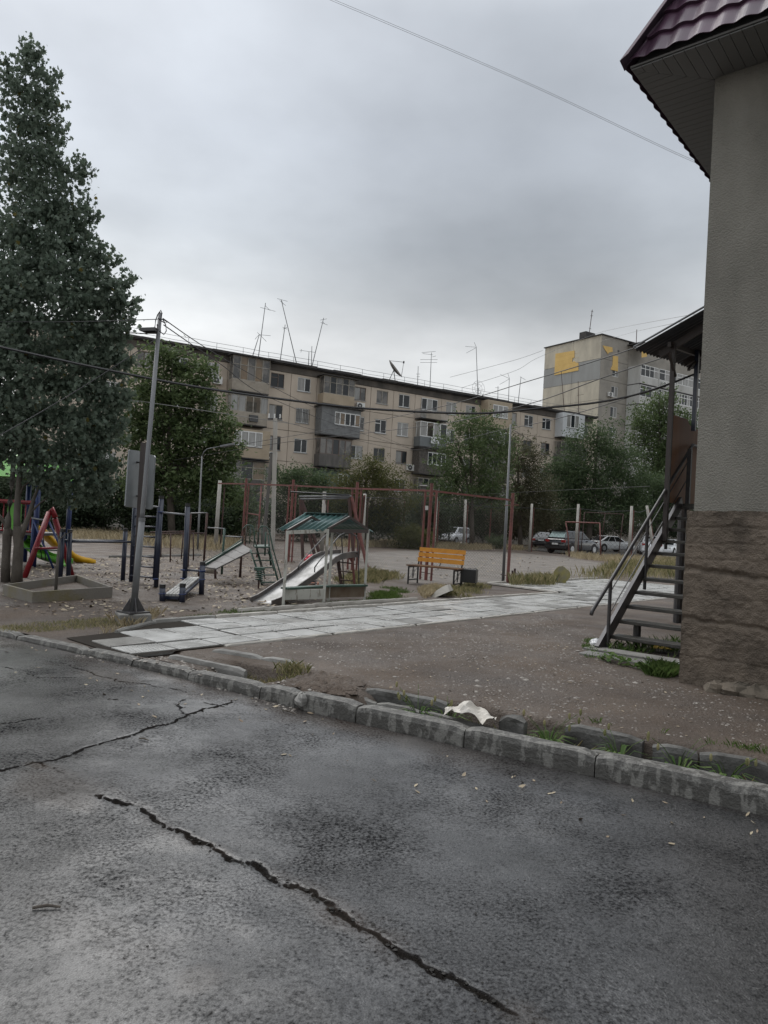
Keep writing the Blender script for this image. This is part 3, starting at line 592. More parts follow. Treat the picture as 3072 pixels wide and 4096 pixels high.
# ---------------------------------------------------------------- five-storey block of flats
FA = rad(31.13); FE = Vector((math.cos(FA), math.sin(FA), 0)); FN = Vector((math.sin(FA), -math.cos(FA), 0)); FO = Vector((2.076, 70.455, 0))
def FP(s, z, o=0.): return FO+FE*s+FN*(o-.45)+ZV*z      # o = distance in front of the wall plane
apt = thing('apartment_block', FP(-3, 0), 'long tan five-storey apartment block with patchwork balconies and antennas on its roof', 'apartment building')
SL, SR = -33.6, 25.4
MB().frame(FP(0, 0, 0), FE, FN, ZV, SL, SR, -11, -.09, -.3, 15.0).build('core_wall', 'joint_fill', apt)
MB().frame(FP(0, 0, 0), FE, FN, ZV, SL-.4, SR+.4, -11.2, .32, 14.93, 15.02).build('cornice', 'tar', apt)
rf = MB()
s = SL-.4
while s < SR+.4:
    e_ = min(s+random.uniform(.9, 3), SR+.4); o_ = .45+random.uniform(-.05, .07); rf.frame(FP(0,0,0), FE, FN, ZV, s, e_, -11.3, o_, 15.02, 15.2+random.uniform(-.02, .05)); s = e_
rf.build('roof_edge', 'tar', apt)
MB().frame(FP(0,0,0), FE, FN, ZV, SL, SR, .0, .06, 14.35, 14.93).build('eave_shade', 'eave_shade', apt)  # dark strip below the cornice; its colour stands in for shade under the eaves
JT = [-33.6,-31.2,-28.9,-26.38,-23.8,-21.1,-18.4,-15.0,-12.55,-10,-6.7,-4.33,-1.79,.71,3.9,6.36,8.86,12.1,14.4,16.9,19.44,22.8,25.4]
BAL = {-18.4:'A', -10:'B', .71:'C', 8.86:'D', 19.44:'E'}
FL = [(.95, 3.72), (3.72, 6.47), (6.47, 9.22), (9.22, 11.97), (11.97, 14.34)]
SILL = [1.95, 4.62, 7.38, 10.05, 12.88]; HEAD = [3.15, 5.85, 8.62, 11.37, 14.13]
def panel(s0, s1, z0, z1, hole, m='facade', P=FP, ax=None, name='wall_panel', parent=None, th=.09):
    mb = MB(); ax = ax or (FE, FN); o = P(0, 0, 0); g_ = .022
    a, b, c, d = s0+g_, s1-g_, z0+g_, z1-g_
    if hole:
        h0, h1, k0, k1 = hole
        for q in ((a, h0, c, d), (h1, b, c, d), (h0, h1, c, k0), (h0, h1, k1, d)): mb.frame(o, ax[0], ax[1], ZV, q[0], q[1], -th, 0, q[2], q[3])
    else: mb.frame(o, ax[0], ax[1], ZV, a, b, -th, 0, c, d)
    return mb.build(name, m, parent or apt)
def window(s0, s1, z0, z1, P=FP, ax=None, parent=None, frame='frame_white', panes=('glass','glass'), mull=None, off=-.07, fw=.07, transom=None, sill=True, name='window'):
    ax = ax or (FE, FN); o = P(0, 0, 0); mb = MB(); fw_ = fw
    n = len(panes); xs = [s0+(s1-s0)*i/n for i in range(n+1)] if mull is None else [s0]+[s0+(s1-s0)*q for q in mull]+[s1]
    f = lambda a, b, c, d, e=0.: mb.frame(o, ax[0], ax[1], ZV, a, b, off-.03, off+.03+e, c, d)
    f(s0, s1, z0, z0+fw_); f(s0, s1, z1-fw_, z1)
    for i, x in enumerate(xs): f(max(s0, x-fw_/2), min(s1, x+fw_/2), z0+fw_, z1-fw_, .004)
    if transom:
        for a, b, tz in transom: f(xs[a]+.03, xs[b]-.03, tz-fw_/2, tz+fw_/2, -.003)
    w = mb.build(name, frame, parent or apt)
    for i in range(n):
        MB().frame(o, ax[0], ax[1], ZV, xs[i]+fw_/2, xs[i+1]-fw_/2, off-.02, off-.005, z0+fw_, z1-fw_).build('pane', panes[i], w)
    if sill: MB().frame(o, ax[0], ax[1], ZV, s0-.05, s1+.05, -.05, .06, z0-.05, z0).build('sill', 'tin', w)
    return w
GL = ['glass', 'glass', 'glass_curtain', 'glass', 'glass_old', 'glass_curtain', 'glass']
for i in range(len(JT)-1):
    a, b = JT[i], JT[i+1]
    for fl in range(5):
        z0, z1 = FL[fl]
        if a in BAL:
            panel(a, b, z0, z1, None, 'facade'); continue
        c = {-15.0:-13.85, -26.38:-25.2, -21.1:-19.75, 14.4:15.62, 16.9:18.25}.get(a, (a+b)/2); c = min(max(c, a+.72), b-.72)
        h = (c-.63, c+.63, SILL[fl], HEAD[fl]); panel(a, b, z0, z1, h)
        fr = random.choice(['frame_white', 'frame_white', 'frame_old', 'frame_dark']); tr = None
        if random.random() < .4: tr = [(0, 1, HEAD[fl]-.38)]
        window(*h, frame=fr, panes=(random.choice(GL), random.choice(GL)), transom=tr, mull=(random.choice([.42, .5, .56]),))
    panel(a, b, -.2, .95, None, 'panel_grey')
# barred windows and oddities
mb = MB()
for k in range(9): x = -11.88+1.25*k/8; mb.bar(FP(x, 10.05, .08), FP(x, 11.35, .08), .025, .025, FN)
mb.bar(FP(-11.9, 10.4, .08), FP(-10.6, 10.4, .08), .02, .02); mb.bar(FP(-11.9, 11.0, .08), FP(-10.6, 11.0, .08), .02, .02); mb.build('window_grille', 'black_iron', apt)
# roof guard rail
rl = MB()
for h in (.28, .62): rl.tube([FP(s_, 15.2+h+.02*math.sin(s_*1.7), .05) for s_ in np.linspace(SL, SR, 40)], .016, 4)
s = SL
while s < SR: rl.tube([FP(s, 15.1, .05), FP(s+random.uniform(-.05, .05), 15.84, .05)], .017, 4); s += 2.35
rl.build('roof_railing', 'galv', apt)
DEP = 1.15
def bal(s0, s1, z0, zp, z1, par, gl=None, fr='frame_old', dep=DEP, slats=0, top=True, win=None, slab_m='tar', side=True, roof=False, label=None):
    """balcony: floor slab, parapet z0..zp, glazing zp..z1 of the given panes, or a box z0..z1 with one window"""
    b = MB().frame(FP(0,0), FE, FN, ZV, s0, s1, .0, dep, z0-.1, z0).build('balcony', slab_m, apt)
    if label: b['label'] = label
    hi = z1 if win else zp; p = MB(); q = .05
    p.frame(FP(0,0), FE, FN, ZV, s0, s0+q, .002, dep-q, z0, hi); p.frame(FP(0,0), FE, FN, ZV, s1-q, s1, .002, dep-q, z0, hi)
    if win:
        w0, w1, k0, k1 = win[:4]
        for r in ((s0, w0, z0, z1), (w1, s1, z0, z1), (w0, w1, z0, k0), (w0, w1, k1, z1)): p.frame(FP(0,0), FE, FN, ZV, r[0], r[1], dep-q, dep, r[2], r[3])
    else: p.frame(FP(0,0), FE, FN, ZV, s0, s1, dep-q, dep, z0, zp)
    if slats:     # clapboard ridges
        z = z0+slats*.5
        while z < hi-.02:
            for r in ([(s0, s1)] if not win or z < win[2]-.02 or z > win[3]+.02 else [(s0, win[0]-.06), (win[1]+.06, s1)]): p.frame(FP(0,0), FE, FN, ZV, r[0], r[1], dep, dep+.014, z, z+slats*.62)
            p.frame(FP(0,0), FE, FN, ZV, s0-.014, s0, .0, dep, z, z+slats*.62); z += slats
    p.build('parapet', par, b)
    if win: window(w0, w1, k0, k1, P=lambda s_, z_, o=0: FP(s_, z_, o+dep), parent=b, frame=fr, panes=win[4], sill=True, off=-.02, fw=.085)
    if gl:
        n = len(gl); P = lambda s_, z_, o=0: FP(s_, z_, o+dep-.04)
        zt = zp+(z1-zp)*.0; w = MB(); xs = [s0+(s1-s0)*i/n for i in range(n+1)]
        w.frame(P(0,0), FE, FN, ZV, s0, s1, -.03, .03, zp, zp+.07); w.frame(P(0,0), FE, FN, ZV, s0, s1, -.03, .03, z1-.07, z1)
        for x in xs: w.frame(P(0,0), FE, FN, ZV, max(s0, x-.04), min(s1, x+.04), -.035, .035, zp+.07, z1-.07)
        if z1-zp > 1.5: w.frame(P(0,0), FE, FN, ZV, s0, s1, -.03, .03, zp+(z1-zp)*.62, zp+(z1-zp)*.62+.06)
        for x, in ((s0,),(s1-.05,)): w.frame(FP(0,0), FE, FN, ZV, x, x+.05, .3, .38, zp, z1-.002); w.frame(FP(0,0), FE, FN, ZV, x, x+.05, .002, dep-.1, z1-.07, z1-.003)
        fo = w.build('glazing_frame', fr, b)
        for i, gm in enumerate(gl):
            if gm: MB().frame(P(0,0), FE, FN, ZV, xs[i]+.04, xs[i+1]-.04, -.012, -.004, zp+.07, z1-.07).build('pane', gm, fo)
        for x in (s0+.02, s1-.03):
            MB().frame(FP(0,0), FE, FN, ZV, x, x+.01, .4, dep-.1, zp+.02, z1-.08).build('pane', gl[0] or 'glass_old', fo)
    if roof: MB().frame(FP(0,0), FE, FN, ZV, s0-.25, s1+.3, .0, dep+.25, z1+.002, z1+.06).build('balcony_roof', 'tar', b)
    if not win:
        for x in (s0+.6, s1-1.5): MB().frame(FP(0,0), FE, FN, ZV, x, x+.9, .004, .03, z0+.05, z0+2.1).build('balcony_door', random.choice(['glass', 'frame_old']), b)
    return b
gO, gC, gB, gg = 'glass_old', 'glass_curtain', 'glass_brown', 'glass'
bal(-18.35,-15.05,11.97,12.85,14.86,'siding_grey',[gO,gB,gO,gB,gO],'frame_old',slats=.11,roof=True)
b = bal(-18.35,-15.05,9.2,10.2,11.62,'siding_grey',[gC,gC,None,None,gC],'frame_old',slats=.11); MB().frame(FP(0,0),FE,FN,ZV,-16.7,-15.95,DEP+.02,DEP+.2,9.45,10.0).build('dark_box','ac_dark',b)
bal(-18.6,-14.7,6.36,7.3,8.75,'siding_tan',fr='frame_white',slats=.12,win=(-17.9,-15.4,7.32,8.6,(gC,gC,gC,gC)),dep=1.2)
bal(-18.2,-15.0,3.7,4.55,6.1,'wood_grey',[gO,gg,gB],'frame_old',roof=True); bal(-18.2,-15.0,1,1.5,3.4,'wood_grey',[gg,gg,gg],'frame_dark')
bal(-9.85,-6.7,11.97,12.85,14.45,'siding_tan',[gO,gg,gO,gg,gO],'frame_old',slats=.11,roof=True)
bal(-9.95,-5.95,9.2,10.1,11.7,'shingle_grey',fr='frame_white',slats=.16,win=(-8.6,-6.0,10.15,11.32,(gO,gB,gg,gg,gB)),dep=1.2,roof=True)
bal(-9.9,-6.7,6.35,7.4,8.85,'wood_grey',[gO,gO,gg,gO,gO],'frame_dark'); bal(-9.9,-6.75,3.7,4.8,6.0,'green_board',fr='frame_white',slats=.14,win=(-7.9,-6.9,4.5,5.75,(gg,gg)),roof=True)
bal(-9.9,-6.75,1,2,3.4,'green_board',[gg,gg,gg],'frame_dark')
b = bal(.8,4.0,11.97,11.99,11.99,'siding_grey',label='open balcony with iron bars and a siding screen')
mb = MB()
for k in range(27): x = .8+3.2*k/26; mb.bar(FP(x,11.95,DEP),FP(x,12.85,DEP),.02,.02,FN)
for k in range(9): y = DEP*k/9; mb.bar(FP(.82,11.95,y),FP(.82,12.85,y),.02,.02,FE)
for z in (12.0,12.85): mb.bar(FP(.8,z,DEP),FP(4,z,DEP),.035,.035); mb.bar(FP(.82,z,0),FP(.82,z,DEP),.035,.035)
mb.build('balcony_railing','tin',b); sc = MB().frame(FP(0,0),FE,FN,ZV,1.35,3.1,DEP+.02,DEP+.04,11.95,12.7)
for k in range(7): sc.frame(FP(0,0),FE,FN,ZV,1.35,3.1,DEP+.04,DEP+.053,11.97+.105*k,12.03+.105*k)
sc.build('balcony_screen','siding_grey',b)
window(1.45,3.35,12.9,14.1,panes=(gg,gC,gg),off=.05)
b = bal(.8,3.95,9.2,10.15,11.62,'sheet_grey',[gC,None,gC,gg],'frame_white',dep=1.1)
bal(.75,4.3,6.55,7.4,8.95,'shingle_dark',fr='frame_white',slats=.2,win=(1.75,3.9,7.45,8.68,(gg,gg,gg,gg)),dep=1.25,roof=True)
bal(.8,4,3.7,4.5,6.1,'wood_grey',[gO,gg,gg,gO,gg],'frame_old'); bal(.8,4,1,1.9,3.4,'shingle_dark',[gg,gg,gg],'frame_dark')
bal(8.9,12.15,12.0,13,14.8,'siding_tan',fr='frame_white',slats=.13,win=(9.6,11.6,13.1,14.4,(gC,gC,gC)),dep=1.2)
bal(9.0,12.1,9.3,10.3,11.65,'shingle_dark',[gg,gg,gC,gg],'frame_white',slats=.15)
bal(9.0,12.1,6.5,7.4,8.9,'wood_grey',[gO,gg,gO],'frame_old'); bal(9.0,12.1,3.7,4.6,6.1,'wood_grey',[gO,gg,gO],'frame_old')
bal(19.55,22.9,12.2,13.2,14.85,'panel_white',fr='frame_white',win=(20.1,22.0,13.25,14.75,(gC,gg,gC)),dep=1.2)
for z in (9.3, 6.5): bal(19.55,22.8,z,z+.95,z+2.4,'wood_grey',[gO,gg,gO],'frame_old')

# ---------------------------------------------------------------- nine-storey slab behind
NA = rad(32.5); NE = Vector((math.cos(NA), math.sin(NA), 0)); NG = Vector((-NE.y, NE.x, 0)); NO_ = Vector((28.36, 98.55, 0)); NF = -NG
def NP_(s, z, o=0.): return NO_+NE*s+NF*o+ZV*z
def GP(s, z, o=0.): return NO_+NG*s-NE*o+ZV*z          # gable: s runs away from the corner
nin = thing('tower_block', NP_(10, 0), 'nine-storey panel tower with yellow insulation patches on its gable, far right', 'apartment building')
MB().frame(NP_(0,0), NE, NG, ZV, .12, 45, .12, 10.6, -.3, 28.6).build('core_wall', 'joint_fill', nin)
zs9 = [-.2, 3.0]+[3.0+2.83*i for i in range(1, 9)]+[28.85]
for k in range(len(zs9)-1):
    z0, z1 = zs9[k], zs9[k+1]
    gm = 'gable_grey' if k == 8 else ('panel_grey' if k == 9 else 'gable')
    for a, b in ((0, 5.1), (5.1, 10.7)): panel(a, b, z0, z1, None, gm if not (k == 9) else 'gable', GP, (NG, -NE), parent=nin, th=.12)
    hole = (2.45, 3.75, z0+.75, z1-.62) if 0 < k < 9 else None
    panel(.0, 5.6, z0, z1, hole, 'panel_grey', NP_, (NE, NF), parent=nin, th=.1)
    if hole: window(*hole, P=NP_, ax=(NE, NF), parent=nin, panes=('glass', 'glass_curtain'), off=-.06, sill=False)
    for a, b in ((22, 27), (27, 33), (33, 39), (39, 45)):
        h2 = (a+1.6, a+3, z0+.75, z1-.62) if 0 < k < 9 else None; panel(a, b, z0, z1, h2, 'panel_grey', NP_, (NE, NF), parent=nin, th=.1)
        if h2: window(*h2, P=NP_, ax=(NE, NF), parent=nin, panes=('glass', 'glass'), off=-.06, sill=False)
MB().frame(NP_(0,0), NE, NG, ZV, -.15, 45.2, -.15, 10.85, 28.85, 28.98).build('parapet_cap', 'tar', nin)
for x in (1.9, 3.3, 7.5): MB().frame(NP_(0,0), NE, NF, ZV, x, x+.35, .0, .02, 27.0, 27.35).build('vent_hole', 'ac_dark', nin)
q = zs9[8]; gpoly = [(5.25, q+.1), (9.6-.9, q+.02), (8.55, zs9[9]-.1), (3.1, zs9[9]-.08)]
yp = [G('V', 0, 0)]
def gpx(x, y):   # photo point on the gable plane
    d = ray('Y2', x, y); t = ((NO_-CAMP).dot(NE))/d.dot(NE); p = CAMP+d*t; return (p-NO_).dot(NG), p.z
gp = [gpx(*p) for p in ((292,510),(470,480),(470,545),(452,552),(448,590),(470,580),(480,592),(508,598),(508,668),(280,714))]
pt = MB().prism([GP(s_, z_, .004) for s_, z_ in gp], -NE*.06).build('insulation_patch', 'yellow_foam', nin)
ln = MB(); s0_, s1_ = min(p[0] for p in gp), max(p[0] for p in gp)
for k in range(1, 5): z = gp[9][1]+(gp[0][1]-gp[9][1])*k/5; ln.frame(GP(0,0), NG, -NE, ZV, max(s0_, s1_-4.6), s1_-.1, .064, .068, z, z+.018)
ln.build('foam_joint', 'yellow_joint', pt)
def fpx(x, y):
    d = ray('Y2', x, y); t = ((NO_-CAMP).dot(NG))/d.dot(NG); p = CAMP+d*t; return (p-NO_).dot(NE), p.z
for poly in (((735,432),(825,450),(830,490),(790,500),(785,515),(755,470)), ((832,530),(880,535),(878,677),(810,660),(828,615))):
    MB().prism([NP_(*fpx(*p), .004) for p in poly], NF*.06).build('insulation_patch', 'yellow_foam', nin)
# projecting glazed loggia stack
BD = 2.2
MB().frame(NP_(0,0), NE, NF, ZV, 5.6, 22, .0, .05, -.2, 28.4).build('loggia_back', 'panel_grey', nin)
for k in range(1, 9):
    z0 = zs9[k]; z1 = zs9[k+1]; b = MB().frame(NP_(0,0), NE, NF, ZV, 5.6, 21.6, .06, BD+.05, z0-.12, z0).build('loggia', 'tar', nin)
    pr = MB(); sx = [5.6, 9.6, 13.6, 17.6, 21.6]
    for a, c in zip(sx[:-1], sx[1:]): pr.frame(NP_(0,0), NE, NF, ZV, a+.03, c-.03, BD-.1, BD, z0, z0+1.0)
    pr.frame(NP_(0,0), NE, NF, ZV, 5.6, 5.7, .06, BD-.1, z0, z0+(2.7 if k < 8 else 2.5)); pr.build('parapet', 'parapet_grey', b)
    for a, c in zip(sx[:-1], sx[1:]):
        st_ = random.random(); n = random.choice([3, 4, 6]); A, C_ = a+.1, c-.1
        if st_ < .25: C_ = a+2.6; MB().frame(NP_(0,0), NE, NF, ZV, C_, c-.03, BD-.1, BD, z0+1, z1-.2).build('infill_wall', 'parapet_grey', b)
        window(A, C_, z0+1.02, z1-.2, P=lambda s_, z_, o=0: NP_(s_, z_, o+BD), ax=(NE, NF), parent=b, panes=tuple(random.choice(GL) for _ in range(n)), off=-.04, fw=.09, sill=False, transom=[(0, n, z1-.75)])
MB().prism([NP_(*p) for p in ((5.62,26.3,BD+.01),(5.62,28.2,BD+.01),(6.9,28.2,BD+.01),(6.7,26.6,BD+.01))], NF*.05).build('insulation_patch', 'yellow_foam', nin)
MB().frame(NP_(0,0), NE, NF, ZV, 5.2, 8.6, .06, BD+.4, 28.3, 28.42).build('loggia_roof', 'tar', nin)
# ---------------------------------------------------------------- lamp post, signs
def post(par, base, k, x, y, r, m, name='post', n=10, sink=.05, cap=None):
    top = D(k, x, y, base.y); o = MB().tube([base-ZV*sink, top], r, n).build(name, m, par, smooth=True)
    if cap: MB().tube([top-ZV*.0, top+ZV*.06], r*1.04, n).build('cap', cap, o)
    return top
def tubes(par, name, m, segs, r, n=8, joined=False):
    if joined:
        mb = MB()
        for s_ in segs: mb.tube(s_, r, n)
        return mb.build(name, m, par, smooth=True)
    for s_ in segs: MB().tube(s_, r, n).build(name, m, par, smooth=True)
lb = G('V', 533, 2450, .12)
lp = thing('street_lamp', lb-ZV*.12, 'grey tapered lamp post with floodlight and cables, leaning on a flanged foot by the path', 'street lamp')
top = D('V', 641, 1252, lb.y); kn = D('Z1', 1178, 570, lb.y)
MB().tube([lb, kn], [.044, .04], 14).build('lower_shaft', 'galv', lp, smooth=True)
MB().tube([kn, lerp(kn, top, .03), top], [.031, .03, .026], 14).build('upper_shaft', 'galv', lp, smooth=True)
MB().tube([kn-ZV*.03, kn+ZV*.012], .043, 14).build('collar', 'galv', lp)
MB().frame(lb-ZV*.0, Vector((.8,-.6,0)), Vector((.6,.8,0)), ZV, -.15, .15, -.15, .15, 0, .02).build('base_plate', 'dark_steel', lp)
for k in range(4):
    a = k*math.pi/2+.6; d = Vector((math.cos(a), math.sin(a), 0)); q = Vector((-d.y, d.x, 0))*.006
    MB().prism([lb+d*.04+ZV*.02-q, lb+d*.15+ZV*.02-q, lb+d*.045+ZV*.2-q], q*2).build('gusset', 'dark_steel', lp)
MB().box(lb-ZV*.1, (.4, .36, .2), .5).build('footing', 'concrete', lp, bevel=.015)
fl = D('Z7', 425, 360, lb.y); MB().frame(fl, Vector((.95,-.3,0)), Vector((.3,.95,0)), Vector((0,0,1)), -.12, .1, -.07, .07, -.015, .028).add([fl+Vector((-.15,.02,-.04)), fl+Vector((.09,-.09,-.04)), fl+Vector((.09,.08,-.016)), fl+Vector((-.08,.1,-.016))], [(0,1,2,3)]).build('floodlight', 'ac_dark', lp)
MB().bar(fl+Vector((.1,0,0)), D('Z7', 480, 310, lb.y), .05, .02).build('lamp_bracket', 'dark_steel', lp)
mb = MB()
for pts in (((500,200),(478,225),(462,270),(455,330),(475,350)), ((520,260),(545,310),(550,360),(530,390),(490,360)), ((480,258),(530,268),(560,290),(530,290),(485,262)), ((490,210),(505,188),(515,215),(505,260))):
    mb.tube([D('Z7', x, y, lb.y-.06) for x, y in pts], .007, 5)
mb.build('cable_loops', 'wire', lp)
def board(name, k, pts, Ya, Yb, m, th, par):   # flat plate seen at an angle: left edge at depth Ya, right edge at depth Yb
    xs = [p[0] for p in pts]; a, b = min(xs), max(xs); P = [D(k, x, y, lerp(Ya, Yb, (x-a)/(b-a))) for x, y in pts]
    n_ = (P[1]-P[0]).cross(P[2]-P[0]).normalized(); return MB().prism(P, n_*th).build(name, m, par)
sb = D('Z1', 1128, 1092, 11.5); sb.z = 0; sg = thing('sign_stand', sb, 'pair of grey sheet-metal sign boards seen from behind on a dark square post', 'sign')
MB().bar(sb-ZV*.05, D('Z1', 1190, -60, sb.y), .07, .07, (1,0,0)).build('sign_post', 'brown_steel', sg)
o = board('sign_panel', 'Z1', ((1072,5),(1082,-3),(1185,12),(1150,480),(1050,472),(1040,462)), 11.25, 11.8, 'sign_back', .02, sg)
o = board('sign_panel', 'Z1', ((1232,38),(1275,45),(1283,60),(1258,485),(1245,494),(1208,488)), 11.55, 11.1, 'sign_back', .02, sg)
tubes(sg, 'panel_clip', 'dark_steel', [[D('Z1', 1100, y, 11.6), D('Z1', 1260, y+8, 11.6)] for y in (100, 380)], .015, 6)

# ---------------------------------------------------------------- planter, sapling
pc = [G('Z1', 265, 1275), G('Z1', 930, 1222), G('Z1', 640, 1110), G('Z1', 20, 1205)]; cen = sum(pc, Vector())/4
pl = thing('planter', cen, 'square low concrete planter with a stick-like sapling in it, left of the lamp post', 'planter')
for i in range(4):
    a, b = pc[i], pc[(i+1) % 4]; ia, ib = lerp(a, cen, .07), lerp(b, cen, .07); h = .17
    MB().hexa([a-ZV*.05, b-ZV*.05, ib-ZV*.05, ia-ZV*.05, a+ZV*h, b+ZV*h, ib+ZV*h, ia+ZV*h]).build('side_wall', 'planter', pl)
MB().add([lerp(p, cen, .06)+ZV*.05 for p in pc], [(0,1,2,3)]).build('soil_fill', 'yard_soil', pl)
s0 = D('Z1', 463, 1170, lerp(pc[0].y, pc[2].y, .45)); Ys = s0.y
sp = thing('sapling', s0, 'thin dead-looking sapling stick forked at the top, standing in the concrete planter', 'sapling')
MB().tube([s0-ZV*.1, D('Z1', 475, 950, Ys), D('Z1', 490, 790, Ys), D('Z1', 492, 740, Ys)], [.028, .024, .02, .018], 7).build('stem', 'bark_pale', sp, smooth=True)
mb = MB()
for q in (((490,740),(503,650)), ((492,745),(540,700),(640,655)), ((490,750),(470,690))): mb.tube([D('Z1', x, y, Ys) for x, y in q], [.014]+[.005]*(len(q)-1), 5)
mb.build('twig', 'bark', sp)

# ---------------------------------------------------------------- blue outdoor gym
wb = [G('Z1', 497, 1085), G('Z1', 566, 1085), G('Z1', 1018, 1076), G('Z1', 1088, 1090), G('Z1', 1293, 1140), G('Z2', 655, 1420)]
wt = [('Z1',523,680), ('Z1',580,685), ('Z1',1041,674), ('Z1',1122,400), ('Z1',1339,405), ('Z2',693,487)]
gy = thing('pull_up_frame', wb[3], 'dark navy outdoor gym of round posts with wall bars and parallel bars behind the sign', 'gym frame')
WT = [post(gy, b, *t, .045, 'navy', cap='black_cap') for b, t in zip(wb, wt)]
at_ = lambda i, k, x, y: D(k, x, y, wb[i].y)
tubes(gy, 'parallel_bar', 'navy', [[at_(0,'Z1',515,750), at_(2,'Z1',1042,752)], [at_(1,'Z1',575,760), at_(3,'Z1',1108,763)]], .022)
tubes(gy, 'rung', 'navy', [[at_(3,'Z1',1128-i*7.5,466+i*82), at_(4,'Z1',1318-i*5.5,472+i*84)] for i in range(8)], .016)
tubes(gy, 'side_rail', 'navy', [[at_(4,'Z1',1312,470), at_(4,'Z1',1272,1070)]], .02)
tubes(gy, 'pull_up_bar', 'grey_paint', [[at_(4,'Z1',1330,517), at_(5,'Z2',690,578)], [at_(4,'Z1',1260,468), at_(4,'Z1',1335,475)]], .017)
tubes(gy, 'clamp', 'blue_paint', [[at_(4,'Z1',1300-8,1076), at_(4,'Z1',1300-9,1064)], [at_(4,'Z1',1336,520), at_(4,'Z1',1336,510)], [at_(5,'Z2',650,1195), at_(5,'Z2',651,1180)], [at_(5,'Z2',645,1290), at_(5,'Z2',646,1276)]], .06, 12)
ib = [G('Z2', 415, 1525), G('Z2', 632, 1540), G('Z2', 845, 1455)]
inc = thing('sit_up_bench', ib[0], 'low sloping plank sit-up bench between short navy posts', 'exercise bench')
for b, t in zip(ib, ((414,1388), (637,1378), (858,1135))): post(inc, b, 'Z2', *t, .048, 'navy', cap='black_cap')
A0, A1 = D('Z2', 440, 1452, 11.95), D('Z2', 600, 1456, 11.9); B0, B1 = D('Z2', 692, 1262, 13.5), D('Z2', 825, 1268, 13.3)
for i in range(4):
    f0, f1 = i/4+.01, (i+1)/4-.03; a, b, c, d = lerp(A0,A1,f0), lerp(A0,A1,f1), lerp(B0,B1,f1), lerp(B0,B1,f0)
    MB().prism([a, b, c, d], -ZV*.035).build('plank', 'slab', inc)
MB().bar(A0-ZV*.06, A1-ZV*.06, .05, .05).build('end_rail', 'navy', inc)
tubes(inc, 'side_beam', 'navy', [[A1-ZV*.07, B1-ZV*.07], [A0-ZV*.07, B0-ZV*.07]], .03)
tubes(inc, 'clamp', 'blue_paint', [[D('Z2',412,1455,ib[0].y), D('Z2',412,1445,ib[0].y)], [D('Z2',634,1462,ib[1].y), D('Z2',634,1450,ib[1].y)], [D('Z2',852,1300,ib[2].y), D('Z2',852,1288,ib[2].y)], [D('Z2',855,1205,ib[2].y), D('Z2',855,1193,ib[2].y)]], .063, 12)
tubes(inc, 'cross_bar', 'navy', [[at_(5,'Z2',655,1188), D('Z2',855,1200,ib[2].y)]], .02)
pbars = thing('parallel_bars', G('Z2', 500, 1100), 'rusty low parallel bars on thin legs behind the navy gym posts', 'parallel bars')
qa, qb = G('Z2', 500, 1100).y, G('Z2', 625, 1066).y
for x0, y0, x1, y1, Y in ((500,1100,507,790,qa), (757,1072,756,785,qa+.4), (622,1066,645,775,qb), (395,1060,402,775,qb)): tubes(pbars, 'leg', 'rust', [[D('Z2',x0,y0,Y)-ZV*.03, D('Z2',x1,y1,Y)]], .022)
tubes(pbars, 'bar', 'rust', [[D('Z2',400,788,qa), D('Z2',885,782,qa+.6)], [D('Z2',280,770,qb), D('Z2',772,760,qb)]], .02)
sb_ = [G('Z2', 692, 1158), G('Z2', 872, 1130), G('Z2', 1070, 1232), G('Z2', 1270, 1272)]; sb_[1] = Vector((lerp(sb_[0].x, sb_[2].x, .48), lerp(sb_[0].y, sb_[2].y, .48), 0))
stp = thing('stepped_pull_up_bars', sb_[0], 'row of rusty pull-up bars stepping down from left to right behind the grey ramp', 'pull-up bars')
tp_ = [(728,560), (908,560), (1100,732), (1302,822)]
for i in range(4): post(stp, sb_[i], 'Z2', *tp_[i], .028, 'rust' if i != 2 else 'green_paint')
for i, y0, y1 in ((0,560,558), (1,720,732), (2,815,826)): tubes(stp, 'bar', 'galv', [[D('Z2', tp_[i][0], y0, sb_[i].y), D('Z2', tp_[i+1][0], y1, sb_[i+1].y)]], .017)

# ---------------------------------------------------------------- ramp slide with green ladder
rs = thing('ramp_slide', G('Z2', 1000, 1285), 'dull grey board ramp slide with a green step ladder and looped handrails', 'slide')
gy0, gy1 = 15.2, 17.0
rq = [D('Z2',870,1152,15.4), D('Z2',1005,1172,14.9), D('Z2',1410,968,16.2), D('Z2',1290,897,16.8)]
for i in range(4):
    a, b = i/4+.004, (i+1)/4-.004; MB().prism([lerp(rq[0],rq[3],a), lerp(rq[1],rq[2],a), lerp(rq[1],rq[2],b), lerp(rq[0],rq[3],b)], -ZV*.03).build('ramp_board', 'ramp_board', rs)
MB().bar(rq[0]+ZV*.02, rq[3]+ZV*.02, .03, .06).build('edge_rail', 'green_paint', rs)
tubes(rs, 'handrail', 'green_paint', [[D('Z2',850,1130,15.4), D('Z2',860,1108,15.4), D('Z2',1100,985,16), D('Z2',1290,852,16.8)]], .012)
for x0, y0, x1, y1, Y in ((1000,1285,995,1165,15.0), (818,1260,822,1160,15.4), (1275,1270,1290,930,None)):
    b = G('Z2', x0, y0); Y = Y or b.y; tubes(rs, 'leg', 'rust', [[D('Z2',x0,y0,Y), D('Z2',x1,y1,Y)]], .026)
gl = lambda x, y, Y=15.9: D('Z3', x, y, Y)
MB().prism([gl(310,925,16.3), gl(330,945,15.8), gl(500,945,15.8), gl(480,920,16.3)], ZV*.03).build('platform', 'green_paint', rs)
for x0, y0, x1, y1 in ((280,965,415,1365), (490,950,600,1360)): tubes(rs, 'ladder_side', 'green_paint', [[gl(x0,y0), gl(x1,y1,15.6)]], .02)
